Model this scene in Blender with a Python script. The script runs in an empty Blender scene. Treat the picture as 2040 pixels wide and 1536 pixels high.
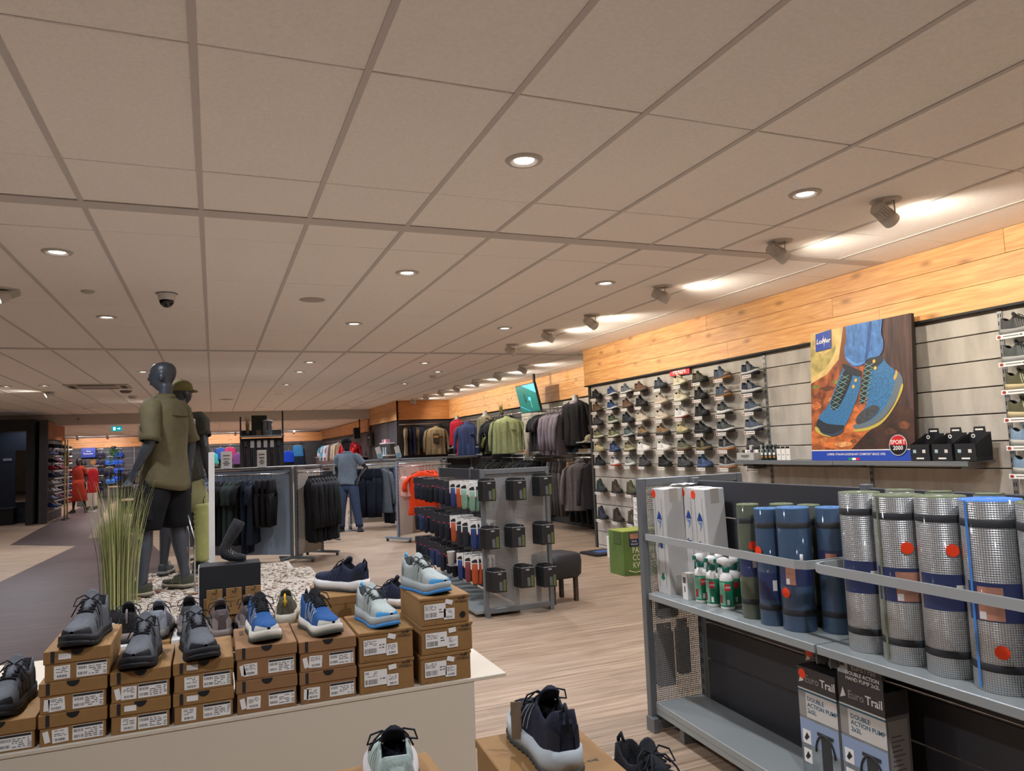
import bpy, math, random
from mathutils import Matrix, Vector
random.seed(7)
R=random.Random(11)
sc=bpy.context.scene
COL=sc.collection
# ---------------------------------------------------------------- camera
EYE=1.55; CZ=2.968
def _cam():
    yaw,pitch,roll=0.386655,0.0824927,-0.0396937
    cy,sy,cp,sp=math.cos(yaw),math.sin(yaw),math.cos(pitch),math.sin(pitch)
    f=Vector((sy*cp,cy*cp,sp)); r=Vector((cy,-sy,0)); u=r.cross(f)
    c,s=math.cos(roll),math.sin(roll)
    r2=c*r+s*u; u2=-s*r+c*u
    d=bpy.data.cameras.new('camera'); o=bpy.data.objects.new('camera',d); COL.objects.link(o)
    m=Matrix((r2,u2,-f)).transposed().to_4x4(); m.translation=(0,0,EYE)
    o.matrix_world=m; d.sensor_fit='HORIZONTAL'; d.sensor_width=36; d.lens=1468/2040*36; d.clip_end=200; d.clip_start=.02
    sc.camera=o
_cam()
# ---------------------------------------------------------------- world and exposure
w=bpy.data.worlds.new('world'); sc.world=w; w.use_nodes=True
w.node_tree.nodes['Background'].inputs[0].default_value=(.9,.85,.8,1)
w.node_tree.nodes['Background'].inputs[1].default_value=.05
sc.view_settings.view_transform='Standard'; sc.view_settings.look='None'
sc.view_settings.exposure=0.15; sc.view_settings.gamma=1.0
sc.view_settings.use_curve_mapping=False
sc.cycles.max_bounces=5; sc.cycles.diffuse_bounces=3; sc.cycles.glossy_bounces=2; sc.cycles.transmission_bounces=3; sc.cycles.transparent_max_bounces=6
DOWN_W=115.0; SPOT_W=46.0
# ---------------------------------------------------------------- materials
def lin(c):
    return tuple(((x/255)/12.92 if x/255<=.04045 else ((x/255+.055)/1.055)**2.4) for x in c)
MC={}
def M(c,rough=.6,metal=0,spec=.5,noise=None,bump=None,alpha=None,emit=None,coat=0,key=None,trans=0):
    """plain procedural material; noise=(scale,amount[,stretch xyz]), bump=(scale,strength)"""
    k=(tuple(c),rough,metal,spec,noise,bump,alpha,emit,coat,trans)
    if k in MC: return MC[k]
    m=bpy.data.materials.new('surface_%d_%d_%d'%tuple(int(x) for x in c)); m.use_nodes=True
    nt=m.node_tree; b=nt.nodes['Principled BSDF']; L=nt.links
    lc=lin(c)+(1,)
    b.inputs['Base Color'].default_value=lc
    b.inputs['Roughness'].default_value=rough; b.inputs['Metallic'].default_value=metal
    b.inputs['Specular IOR Level'].default_value=spec
    if coat: b.inputs['Coat Weight'].default_value=coat; b.inputs['Coat Roughness'].default_value=.12
    if trans: b.inputs['Transmission Weight'].default_value=trans
    if alpha is not None: b.inputs['Alpha'].default_value=alpha
    if emit: 
        b.inputs['Emission Color'].default_value=lc; b.inputs['Emission Strength'].default_value=emit
    if noise or bump:
        tc=nt.nodes.new('ShaderNodeTexCoord'); oi=nt.nodes.new('ShaderNodeObjectInfo')
        mp=nt.nodes.new('ShaderNodeMapping'); L.new(tc.outputs['Object'],mp.inputs['Vector'])
        ml=nt.nodes.new('ShaderNodeMath'); ml.operation='MULTIPLY'; ml.inputs[1].default_value=37.0
        L.new(oi.outputs['Random'],ml.inputs[0])
        cx=nt.nodes.new('ShaderNodeCombineXYZ')
        for i in range(3): L.new(ml.outputs[0],cx.inputs[i])
        L.new(cx.outputs[0],mp.inputs['Location'])
        if noise and len(noise)>2: mp.inputs['Scale'].default_value=noise[2]
        if noise:
            n=nt.nodes.new('ShaderNodeTexNoise'); n.inputs['Scale'].default_value=noise[0]; n.inputs['Detail'].default_value=5
            L.new(mp.outputs[0],n.inputs['Vector'])
            rp=nt.nodes.new('ShaderNodeValToRGB'); a=noise[1]
            rp.color_ramp.elements[0].position=.3; rp.color_ramp.elements[1].position=.7
            rp.color_ramp.elements[0].color=tuple(x*(1-a) for x in lc[:3])+(1,)
            rp.color_ramp.elements[1].color=tuple(min(1,x*(1+a)) for x in lc[:3])+(1,)
            L.new(n.outputs['Fac'],rp.inputs[0]); L.new(rp.outputs[0],b.inputs['Base Color'])
        if bump:
            n2=nt.nodes.new('ShaderNodeTexNoise'); n2.inputs['Scale'].default_value=bump[0]; n2.inputs['Detail'].default_value=3
            L.new(mp.outputs[0],n2.inputs['Vector'])
            bn=nt.nodes.new('ShaderNodeBump'); bn.inputs['Strength'].default_value=bump[1]; bn.inputs['Distance'].default_value=.01
            L.new(n2.outputs['Fac'],bn.inputs['Height']); L.new(bn.outputs[0],b.inputs['Normal'])
    MC[k]=m; return m
def wood(c0,c1,axis,rough=.5,scale=9,tint=.12,name='timber',knots=True):
    """board grain running along one axis, with knots and a per-board tint"""
    m=bpy.data.materials.new(name); m.use_nodes=True; nt=m.node_tree; L=nt.links; b=nt.nodes['Principled BSDF']
    b.inputs['Roughness'].default_value=rough
    tc=nt.nodes.new('ShaderNodeTexCoord'); oi=nt.nodes.new('ShaderNodeObjectInfo')
    ml=nt.nodes.new('ShaderNodeMath'); ml.operation='MULTIPLY'; ml.inputs[1].default_value=51.0; L.new(oi.outputs['Random'],ml.inputs[0])
    cx=nt.nodes.new('ShaderNodeCombineXYZ')
    for i in range(3): L.new(ml.outputs[0],cx.inputs[i])
    mp=nt.nodes.new('ShaderNodeMapping'); L.new(tc.outputs['Object'],mp.inputs['Vector']); L.new(cx.outputs[0],mp.inputs['Location'])
    s=[1,1,1]; s[axis]=.07; mp.inputs['Scale'].default_value=s
    n=nt.nodes.new('ShaderNodeTexNoise'); n.inputs['Scale'].default_value=scale; n.inputs['Detail'].default_value=6; n.inputs['Distortion'].default_value=1.2
    L.new(mp.outputs[0],n.inputs['Vector'])
    rp=nt.nodes.new('ShaderNodeValToRGB'); rp.color_ramp.elements[0].position=.32; rp.color_ramp.elements[1].position=.68
    rp.color_ramp.elements[0].color=lin(c0)+(1,); rp.color_ramp.elements[1].color=lin(c1)+(1,)
    L.new(n.outputs['Fac'],rp.inputs[0])
    out=rp.outputs[0]
    if knots:
        mp2=nt.nodes.new('ShaderNodeMapping'); L.new(tc.outputs['Object'],mp2.inputs['Vector']); L.new(cx.outputs[0],mp2.inputs['Location'])
        s2=[1,1,1]; s2[axis]=.42; mp2.inputs['Scale'].default_value=s2
        sp_=nt.nodes.new('ShaderNodeSeparateXYZ'); L.new(mp2.outputs[0],sp_.inputs[0]); cb_=nt.nodes.new('ShaderNodeCombineXYZ'); L.new(sp_.outputs[axis],cb_.inputs[0]); L.new(sp_.outputs[2],cb_.inputs[1])
        v=nt.nodes.new('ShaderNodeTexVoronoi'); v.voronoi_dimensions='2D'; v.inputs['Scale'].default_value=3.4; L.new(cb_.outputs[0],v.inputs['Vector'])
        r2=nt.nodes.new('ShaderNodeValToRGB'); r2.color_ramp.elements[0].position=.02; r2.color_ramp.elements[1].position=.12
        r2.color_ramp.elements[0].color=(1,1,1,1); r2.color_ramp.elements[1].color=(0,0,0,1); L.new(v.outputs['Distance'],r2.inputs[0])
        mx=nt.nodes.new('ShaderNodeMix'); mx.data_type='RGBA'; mx.inputs[7].default_value=lin([x*.72 for x in c0])+(1,)
        mm=nt.nodes.new('ShaderNodeMath'); mm.operation='MULTIPLY'; mm.inputs[1].default_value=.75; L.new(r2.outputs[0],mm.inputs[0])
        gt=nt.nodes.new('ShaderNodeMath'); gt.operation='GREATER_THAN'; gt.inputs[1].default_value=.45; L.new(v.outputs['Color'],gt.inputs[0])
        m3=nt.nodes.new('ShaderNodeMath'); m3.operation='MULTIPLY'; L.new(mm.outputs[0],m3.inputs[0]); L.new(gt.outputs[0],m3.inputs[1])
        L.new(m3.outputs[0],mx.inputs[0]); L.new(out,mx.inputs[6]); out=mx.outputs[2]
    hs=nt.nodes.new('ShaderNodeHueSaturation'); mr=nt.nodes.new('ShaderNodeMapRange'); mr.inputs[3].default_value=1-tint; mr.inputs[4].default_value=1+tint
    L.new(oi.outputs['Random'],mr.inputs[0]); L.new(mr.outputs[0],hs.inputs['Value']); L.new(out,hs.inputs['Color'])
    L.new(hs.outputs[0],b.inputs['Base Color'])
    bn=nt.nodes.new('ShaderNodeBump'); bn.inputs['Strength'].default_value=.08; bn.inputs['Distance'].default_value=.01
    L.new(n.outputs['Fac'],bn.inputs['Height']); L.new(bn.outputs[0],b.inputs['Normal'])
    return m
def glow(c,s):
    m=bpy.data.materials.new('lamp_glow'); m.use_nodes=True; nt=m.node_tree
    b=nt.nodes['Principled BSDF']; b.inputs['Emission Color'].default_value=lin(c)+(1,); b.inputs['Emission Strength'].default_value=s
    b.inputs['Base Color'].default_value=lin(c)+(1,)
    return m
# ---------------------------------------------------------------- mesh helper
class B:
    def __init__(s): s.v=[]; s.f=[]; s.m=[]; s.sm=[]
    def add(s,vs,fs,mi=0,smooth=False,T=None):
        k=len(s.v)
        s.v+= [tuple(T@Vector(p)) for p in vs] if T is not None else [tuple(p) for p in vs]
        for f in fs: s.f.append(tuple(i+k for i in f)); s.m.append(mi); s.sm.append(smooth)
        return s
    def box(s,x0,y0,z0,x1,y1,z1,mi=0,T=None):
        vs=[(x,y,z) for z in (z0,z1) for y in (y0,y1) for x in (x0,x1)]
        return s.add(vs,[(0,2,3,1),(4,5,7,6),(0,1,5,4),(2,6,7,3),(0,4,6,2),(1,3,7,5)],mi,False,T)
    def cbox(s,x0,y0,z0,x1,y1,z1,c=.004,mi=0,T=None):
        """box with small chamfers on all edges"""
        c=min(c,(x1-x0)*.49,(y1-y0)*.49,(z1-z0)*.49)
        vs=[];idx={}
        X=(x0,x1);Y=(y0,y1);Z=(z0,z1)
        for i in (0,1):
            for j in (0,1):
                for k in (0,1):
                    sx,sy,sz=(1,-1)[i],(1,-1)[j],(1,-1)[k]
                    p=(X[i],Y[j],Z[k])
                    idx[i,j,k,0]=len(vs); vs.append((p[0],p[1]+sy*c,p[2]+sz*c))
                    idx[i,j,k,1]=len(vs); vs.append((p[0]+sx*c,p[1],p[2]+sz*c))
                    idx[i,j,k,2]=len(vs); vs.append((p[0]+sx*c,p[1]+sy*c,p[2]))
        g=lambda *a: idx[a]
        fs=[]
        for i in (0,1):
            q=[g(i,0,0,0),g(i,1,0,0),g(i,1,1,0),g(i,0,1,0)]; fs.append(q if i else q[::-1])
            q=[g(0,i,0,1),g(1,i,0,1),g(1,i,1,1),g(0,i,1,1)]; fs.append(q[::-1] if i else q)
            q=[g(0,0,i,2),g(1,0,i,2),g(1,1,i,2),g(0,1,i,2)]; fs.append(q if i else q[::-1])
        for i in (0,1):
            for j in (0,1):
                fs.append((g(i,j,0,0),g(i,j,1,0),g(i,j,1,1),g(i,j,0,1)))
                fs.append((g(i,0,j,0),g(i,1,j,0),g(i,1,j,2),g(i,0,j,2)))
                fs.append((g(0,i,j,1),g(1,i,j,1),g(1,i,j,2),g(0,i,j,2)))
                for k in (0,1): fs.append((g(i,j,k,0),g(i,j,k,1),g(i,j,k,2)))
        return s.add(vs,fs,mi,False,T)
    def loft(s,rings,mi=0,smooth=True,caps=True,closed=True,T=None):
        n=len(rings[0]); vs=[p for r in rings for p in r]; fs=[]
        for a in range(len(rings)-1):
            for i in range(n if closed else n-1):
                j=(i+1)%n; fs.append((a*n+i,a*n+j,(a+1)*n+j,(a+1)*n+i))
        if caps:
            fs.append(tuple(range(n))[::-1]); fs.append(tuple((len(rings)-1)*n+i for i in range(n)))
        return s.add(vs,fs,mi,smooth,T)
    def tube(s,path,r,n=8,mi=0,caps=True,closed=False,T=None):
        P=[Vector(p) for p in path]; rings=[]; up=None
        m=len(P)
        for i,p in enumerate(P):
            a=P[i-1] if (i>0 or closed) else p; b=P[(i+1)%m] if (i<m-1 or closed) else p
            t=(b-a).normalized()
            if up is None:
                up=Vector((0,0,1)) if abs(t.z)<.9 else Vector((1,0,0))
            x=t.cross(up)
            if x.length<1e-6: x=t.orthogonal()
            x.normalize(); up=x.cross(t).normalized()
            rr=r[i] if isinstance(r,(list,tuple)) else r
            rings.append([p+rr*(math.cos(q)*x+math.sin(q)*up) for q in [2*math.pi*k/n for k in range(n)]])
        if closed: rings.append(rings[0]); caps=False
        return s.loft(rings,mi,True,caps,True,T)
    def lathe(s,prof,n=20,mi=0,T=None,caps=True,smooth=True):
        rings=[[(r*math.cos(2*math.pi*k/n),r*math.sin(2*math.pi*k/n),z) for k in range(n)] for r,z in prof]
        return s.loft(rings,mi,smooth,caps,True,T)
    def prism(s,poly,d0,d1,ax='y',mi=0,T=None,mside=None):
        """poly (a,b) extruded along axis: x->(d,a,b) y->(a,d,b) z->(a,b,d)"""
        mk={'x':lambda a,b,d:(d,a,b),'y':lambda a,b,d:(a,d,b),'z':lambda a,b,d:(a,b,d)}[ax]
        n=len(poly); vs=[mk(a,b,d0) for a,b in poly]+[mk(a,b,d1) for a,b in poly]
        s.add(vs,[tuple(range(n)),tuple(range(n,2*n))[::-1]],mi,False,T)
        vs2=vs; fs=[(i,n+i,n+(i+1)%n,(i+1)%n) for i in range(n)]
        return s.add(vs2,fs,mi if mside is None else mside,False,T)
    def mesh(s,name,mats):
        me=bpy.data.meshes.new(name); me.from_pydata(s.v,[],s.f)
        for m in (mats if isinstance(mats,(list,tuple)) else [mats]): me.materials.append(m)
        me.polygons.foreach_set('material_index',s.m); me.polygons.foreach_set('use_smooth',s.sm)
        me.validate(); me.update(); return me
    def ob(s,name,mats,parent=None,loc=(0,0,0),rz=0,rot=None):
        return obj(name,s.mesh(name,mats),parent,loc,rz,rot)
def obj(name,me,parent=None,loc=(0,0,0),rz=0,rot=None,mats=None):
    o=bpy.data.objects.new(name,me); COL.objects.link(o)
    o.location=loc; o.rotation_euler=rot if rot is not None else (0,0,rz)
    if parent is not None: o.parent=parent
    if mats:
        for i,m in enumerate(mats):
            sl=o.material_slots[i]; sl.link='OBJECT'; sl.material=m
    return o
def tag(o,label=None,cat=None,group=None,kind=None):
    if label: o['label']=label
    if cat: o['category']=cat
    if group: o['group']=group
    if kind: o['kind']=kind
    return o
def thing(name,label,cat,loc=(0,0,0),rz=0,group=None,rot=None):
    o=bpy.data.objects.new(name,None); COL.objects.link(o); o.empty_display_size=.05
    o.location=loc; o.rotation_euler=rot if rot is not None else (0,0,rz)
    return tag(o,label,cat,group)
def struct(name,b,mats,label=None,**k):
    return tag(b.ob(name,mats,**k),label,None,None,'structure')
def copytree(o,parent=None):
    c=o.copy(); COL.objects.link(c); c.parent=parent
    for ch in o.children: copytree(ch,c)
    return c
def rect(w,h,r,n=4,cx=0,cy=0):
    """rounded rectangle outline"""
    out=[]
    for (sx,sy,a0) in ((1,1,0),(-1,1,90),(-1,-1,180),(1,-1,270)):
        for k in range(n+1):
            a=math.radians(a0+90*k/n); out.append((cx+sx*(w/2-r)+r*math.cos(a),cy+sy*(h/2-r)+r*math.sin(a)))
    return out
def circ(r,n=24,cx=0,cy=0): return [(cx+r*math.cos(2*math.pi*k/n),cy+r*math.sin(2*math.pi*k/n)) for k in range(n)]
TX={}
def text(s,size,mat,parent,T,bold=0,name='lettering',align='CENTER',shear=0,sx=1):
    """flat lettering; local x right, y up, faces +z, placed by matrix T"""
    k=(s,bold,align,shear)
    if k not in TX:
        cu=bpy.data.curves.new('t','FONT'); cu.body=s; cu.size=1; cu.offset=bold; cu.align_x=align; cu.align_y='CENTER'; cu.resolution_u=2; cu.shear=shear
        o=bpy.data.objects.new('t',cu); COL.objects.link(o)
        dg=bpy.context.evaluated_depsgraph_get(); dg.update()
        me=bpy.data.meshes.new_from_object(o.evaluated_get(dg)); TX[k]=me
        bpy.data.objects.remove(o); bpy.data.curves.remove(cu)
        if not me.materials: me.materials.append(None)
    o=bpy.data.objects.new(name,TX[k]); COL.objects.link(o)
    o.parent=parent
    o.matrix_local=T@Matrix.Diagonal((size*sx,size,size,1))
    o.material_slots[0].link='OBJECT'; o.material_slots[0].material=mat
    return o
def face_my(x,y,z): # lettering plane facing -Y: local x->+X, y->+Z
    return Matrix.Translation((x,y,z))@Matrix.Rotation(math.pi/2,4,'X')
def face_mx(x,y,z): # facing -X: local x->-Y, y->+Z
    return Matrix.Translation((x,y,z))@Matrix.Rotation(-math.pi/2,4,'Z')@Matrix.Rotation(math.pi/2,4,'X')
def rotz(a,x=0,y=0,z=0): return Matrix.Translation((x,y,z))@Matrix.Rotation(a,4,'Z')
WHITE=M((225,220,212),.5); STEEL=M((150,150,150),.35,.6); GREYM=M((118,121,122),.45,.3); CHROME=M((190,190,190),.2,.9)
BLACK=M((18,18,20),.6); DARK=M((40,40,44),.6); PAPER=M((226,222,216),.6); KRAFT=M((140,103,57),.75,noise=(30,.06))
KRAFTD=M((120,84,44),.8); INK=M((30,28,28),.7); RED=M((205,40,48),.5); ORANGE=M((250,66,24),.45)
# ================================================================ the shop: floor, ceiling, walls
def floor_mat(name,c0,c1,cj,axis_scale,rough):
    m=bpy.data.materials.new(name); m.use_nodes=True; nt=m.node_tree; L=nt.links; b=nt.nodes['Principled BSDF']
    b.inputs['Roughness'].default_value=rough; b.inputs['Specular IOR Level'].default_value=.35
    tc=nt.nodes.new('ShaderNodeTexCoord'); mp=nt.nodes.new('ShaderNodeMapping'); L.new(tc.outputs['Object'],mp.inputs['Vector'])
    mp.inputs['Scale'].default_value=axis_scale
    n=nt.nodes.new('ShaderNodeTexNoise'); n.inputs['Scale'].default_value=7; n.inputs['Detail'].default_value=7; n.inputs['Roughness'].default_value=.62; n.inputs['Distortion'].default_value=.6
    L.new(mp.outputs[0],n.inputs['Vector'])
    rp=nt.nodes.new('ShaderNodeValToRGB'); e=rp.color_ramp.elements; e[0].position=.33; e[1].position=.62
    e[0].color=lin(c0)+(1,); e[1].color=lin(c1)+(1,)
    L.new(n.outputs['Fac'],rp.inputs[0])
    br=nt.nodes.new('ShaderNodeTexBrick'); br.offset=.37; br.inputs['Scale'].default_value=1
    br.inputs['Brick Width'].default_value=1.5; br.inputs['Row Height'].default_value=.18; br.inputs['Mortar Size'].default_value=.0012
    br.inputs['Color1'].default_value=(.93,.93,.93,1); br.inputs['Color2'].default_value=(1.06,1.05,1.04,1); br.inputs['Mortar'].default_value=cj+(1,)
    L.new(tc.outputs['Object'],br.inputs['Vector'])
    mx=nt.nodes.new('ShaderNodeMix'); mx.data_type='RGBA'; mx.blend_type='MULTIPLY'; mx.inputs[0].default_value=1
    L.new(rp.outputs[0],mx.inputs[6]); L.new(br.outputs['Color'],mx.inputs[7]); L.new(mx.outputs[2],b.inputs['Base Color'])
    return m
FL=floor_mat('pale_oak_vinyl',(126,104,84),(176,152,128),(.84,.82,.80),(.20,5.0,1),.55)
FD=floor_mat('dark_walnut_vinyl',(66,54,52),(96,80,78),(.85,.85,.85),(.22,3.0,1),.42)
f=B().add([(-14,-6,0),(8,-6,0),(8,44,0),(-14,44,0)],[(0,1,2,3)])
fl=struct('floor',f,FL,'pale oak floor of the whole shop')
# dark zigzag walkway let into the pale floor (thin inlay pieces)
wk=B()
W=[(-.7,1.0),(-.7,13.0),(-1.39,17.62),(-2.43,17.74),(-3.5,30.2),(-3.74,37.15),(-4.7,37.3),(-4.15,24.5),(-3.74,17.45),(-2.43,16.23),(-2.68,11.99),(-2.1,8.6),(-2.1,1.0)]
wk.prism(W,.0005,.003,'z')
o=struct('floor_walkway',wk,FD); o.parent=fl; o['label']='dark walnut zigzag walkway'
# ---- ceiling
XL=[-.0576+.6*k for k in range(-16,12)]
YL=[-3.44,-2.22,-1.0,.206,1.42,2.634,3.848,4.45,4.58,5.03,6.244,7.457,8.67,9.884,10.36,10.49,11.14,12.35,13.57,14.78,16.0,17.21,18.42,19.64,20.85,22.07,23.28,24.36]
TILE=M((250,242,233),.9,noise=(55,.035),bump=(160,.25))
TEE=M((205,196,188),.6)
cb=B().box(-14,-6,3.0,8,24.5,3.05)
ceil=struct('ceiling',cb,M((70,64,58),.9),'suspended tile ceiling over the shop')
tiles=[]
def wallx(y): return 5.3 if y<9.95 else (6.4 if y<20.5 else 4.8)
for i in range(len(XL)-1):
    for j in range(len(YL)-1):
        x0,x1,y0,y1=XL[i],XL[i+1],YL[j],YL[j+1]
        if y1-y0<.2: continue
        wx=wallx((y0+y1)/2)
        if x0>wx-.05: continue
        x1=min(x1,wx)
        d=math.hypot((x0+x1)/2-2,(y0+y1)/2)
        vis=(y0>1.0)
        tiles.append((0 if vis else 1,d,x0,x1,y0,y1))
tiles.sort()
tm={}
def tilemesh(w,l):
    k=(round(w,3),round(l,3))
    if k not in tm: tm[k]=B().cbox(-w/2+.002,-l/2+.004,0,w/2-.002,l/2-.004,.018,.003).mesh('ceiling_tile',TILE)
    return tm[k]
rest=B()
for n,(v,d,x0,x1,y0,y1) in enumerate(tiles):
    if n<300: obj('ceiling_tile',tilemesh(x1-x0,y1-y0),ceil,((x0+x1)/2,(y0+y1)/2,CZ+R.uniform(-.0012,.0012)))
    else: rest.box(x0+.002,y0+.004,CZ,x1-.002,y1-.004,CZ+.018)
o=rest.ob('far_ceiling_tiles',TILE,ceil); o['kind']='stuff'
for x in XL:
    b=B(); y1=24.4
    if x>4.75: y1=20.5
    if x>5.3: b.box(x-.014,9.95,CZ-.004,x+.014,20.5,CZ+.004)
    else: b.box(x-.014,-3.4,CZ-.004,x+.014,y1,CZ+.004)
    b.ob('grid_runner',TEE,ceil)
for y in (4.515,10.425): B().box(-10,y-.062,CZ-.005,5.3 if y<9 else 6.4,y+.062,CZ+.004).ob('wide_ceiling_profile',TEE,ceil)
# beam and the lower ceiling behind it
WP=M((205,196,186),.8)
struct('ceiling_beam',B().box(-14,24.36,2.66,4.8,24.62,3.0),WP,'painted beam across the shop where the ceiling drops')
lc=struct('ceiling_lower',B().box(-14,24.6,2.68,8,44,2.74),M((235,225,215),.9),'lower ceiling of the far end')
for k in range(-12,9): B().box(.2+k*1.2-.012,24.63,2.675,.2+k*1.2+.012,40,2.684).ob('grid_runner',TEE,lc)
for k in range(0,13): B().box(-14,25.4+k*1.2-.008,2.6755,8,25.4+k*1.2+.008,2.684).ob('grid_runner',TEE,lc)
# ---- walls
def concrete():
    m=bpy.data.materials.new('concrete_look_board'); m.use_nodes=True; nt=m.node_tree; L=nt.links; b=nt.nodes['Principled BSDF']; b.inputs['Roughness'].default_value=.7
    tc=nt.nodes.new('ShaderNodeTexCoord'); mp=nt.nodes.new('ShaderNodeMapping'); mp.inputs['Scale'].default_value=(1,1,.35); L.new(tc.outputs['Object'],mp.inputs['Vector'])
    oi=nt.nodes.new('ShaderNodeObjectInfo'); ml=nt.nodes.new('ShaderNodeMath'); ml.operation='MULTIPLY'; ml.inputs[1].default_value=40; L.new(oi.outputs['Random'],ml.inputs[0])
    cx=nt.nodes.new('ShaderNodeCombineXYZ'); L.new(ml.outputs[0],cx.inputs[0]); L.new(ml.outputs[0],cx.inputs[1]); L.new(cx.outputs[0],mp.inputs['Location'])
    n=nt.nodes.new('ShaderNodeTexNoise'); n.inputs['Scale'].default_value=6; n.inputs['Detail'].default_value=8; L.new(mp.outputs[0],n.inputs['Vector'])
    rp=nt.nodes.new('ShaderNodeValToRGB'); e=rp.color_ramp.elements; e[0].position=.3; e[0].color=lin((158,150,140))+(1,); e[1].position=.6; e[1].color=lin((190,182,170))+(1,)
    L.new(n.outputs['Fac'],rp.inputs[0])
    n2=nt.nodes.new('ShaderNodeTexNoise'); n2.inputs['Scale'].default_value=38; n2.inputs['Detail'].default_value=3; L.new(tc.outputs['Object'],n2.inputs['Vector'])
    r2=nt.nodes.new('ShaderNodeValToRGB'); r2.color_ramp.elements[0].position=.66; r2.color_ramp.elements[0].color=(1,1,1,1); r2.color_ramp.elements[1].position=.74; r2.color_ramp.elements[1].color=(.6,.59,.57,1)
    L.new(n2.outputs['Fac'],r2.inputs[0])
    mx=nt.nodes.new('ShaderNodeMix'); mx.data_type='RGBA'; mx.blend_type='MULTIPLY'; mx.inputs[0].default_value=.6
    L.new(rp.outputs[0],mx.inputs[6]); L.new(r2.outputs[0],mx.inputs[7]); L.new(mx.outputs[2],b.inputs['Base Color'])
    return m
CONC=concrete(); DSLAT=M((62,60,62),.6,noise=(5,.12)); GROOVE=M((60,57,53),.8)
TIMY=wood((196,136,78),(226,172,110),1,tint=.13,scale=26); TIMX=wood((186,122,68),(214,152,92),0,tint=.12,scale=26)
wr=struct('wall_right',B().box(5.33,-6,0,5.5,9.95,3.0).box(5.3,9.9,0,6.6,9.95,3.0),GROOVE,'slatted shoe wall on the right')
MODS=[-2.62,-1.38,-.14,1.1,2.33,3.57,4.81,6.05,7.28,8.51,9.86]
ZS=[2.42,2.25]+[2.25-.2*k for k in range(1,12)]+[0.0]
sm={}
for a,c in zip(MODS,MODS[1:]):
    for z1,z0 in zip(ZS,ZS[1:]):
        if z1-z0<.03: continue
        k=(round(c-a,3),round(z1-z0,3))
        if k not in sm: sm[k]=B().cbox(0,-(c-a)/2+.004,-(z1-z0)/2+.004,.028,(c-a)/2-.004,(z1-z0)/2-.004,.003).mesh('slat_board',CONC)
        obj('slat_board',sm[k],wr,(5.302,(a+c)/2,(z0+z1)/2))
for y in (3.57,4.81,6.05):
    b=B().box(5.292,y-.017,0,5.31,y+.017,2.42)
    for k in range(40):
        for s in (-.008,.008): b.box(5.2905,y+s-.003,.08+k*.058,5.293,y+s+.003,.08+k*.058+.03,1)
    b.ob('upright_rail',[STEEL,BLACK],wr)
# wood fascia boards
def fascia_y(par,x,y0,y1,joints,zs=(2.42,2.603,2.786,2.966),t=.05):
    for r,(za,zb) in enumerate(zip(zs,zs[1:])):
        js=[y0]+sorted(joints[r])+[y1]
        for a,c in zip(js,js[1:]):
            B().cbox(-t/2,-(c-a)/2+.001,-(zb-za)/2+.0012,t/2,(c-a)/2-.001,(zb-za)/2-.0012,.002).ob('fascia_plank',TIMY,par,(x+t/2,(a+c)/2,(za+zb)/2))
fascia_y(wr,5.24,-3,9.95,[[.8,4.55,6.55,8.9],[1.9,5.05,7.95,8.75],[-.5,3.45,6.9,9.0]])
B().box(5.236,-3,2.405,5.32,9.95,2.42).ob('fascia_edge',BLACK,wr)
# recessed clothing wall
w2=struct('wall_clothing',B().box(6.43,9.95,0,6.6,20.6,3.0),GROOVE,'recessed clothing wall with concrete boards')
ZS2=[2.42,2.2,2.0,1.8,1.6,1.4,1.2,1.0,.8,.6,.4,.2,0]
for a,c in [(9.95+1.32*k,9.95+1.32*(k+1)) for k in range(8)]:
    for z1,z0 in zip(ZS2,ZS2[1:]):
        mt=CONC if (c<16.0 and z1>1.3) else DSLAT
        B().box(6.4,a+.004,z0+.004,6.43,c-.004,z1-.004).ob('slat_board',mt,w2)
fascia_y(w2,6.33,9.95,20.5,[[11.6,14.1,17.2],[12.4,15.6,18.9],[11.2,14.8,16.8]])
# wall that faces the camera in the far corner
w3=struct('wall_corner',B().box(4.8,20.55,0,6.6,20.7,3.0).box(4.86,20.7,0,5.0,24.5,3.0).box(4.86,24.4,0,5.0,44,2.75),DSLAT,'dark clothing wall in the far corner')
for z1,z0 in zip(ZS2,ZS2[1:]): B().box(4.83,20.53,z0+.006,6.42,20.55,z1-.006).ob('slat_board',DSLAT,w3)
zs=(2.42,2.603,2.786,2.966)
for r in range(3):
    B().cbox(-.82,-.03,-.0905,.82,.03,.0905,.002).ob('fascia_plank',TIMX,w3,(5.6,20.49,(zs[r]+zs[r+1])/2))
    for a,c in ((20.46,24.36),): B().cbox(-.025,-1.95,-.0905,.025,1.95,.0905,.002).ob('fascia_plank',TIMY,w3,(4.81,22.41,(zs[r]+zs[r+1])/2))
for r,(za,zb) in enumerate(((2.24,2.46),(2.46,2.66))):
    for a,c in ((24.64,30),(30,37)): B().cbox(-.025,-(c-a)/2,-(zb-za)/2,.025,(c-a)/2,(zb-za)/2,.002).ob('fascia_plank',TIMY,w3,(4.81,(a+c)/2,(za+zb)/2))
for k in range(10):
    B().box(4.835,24.7+k*1.2,.0,4.86,24.7+k*1.2+1.18,2.22).ob('wall_panel',DSLAT,w3)
for k in range(3): B().box(4.835,20.6+k*1.25,.0,4.86,20.6+k*1.25+1.2,2.4).ob('wall_panel',DSLAT,w3)
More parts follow.
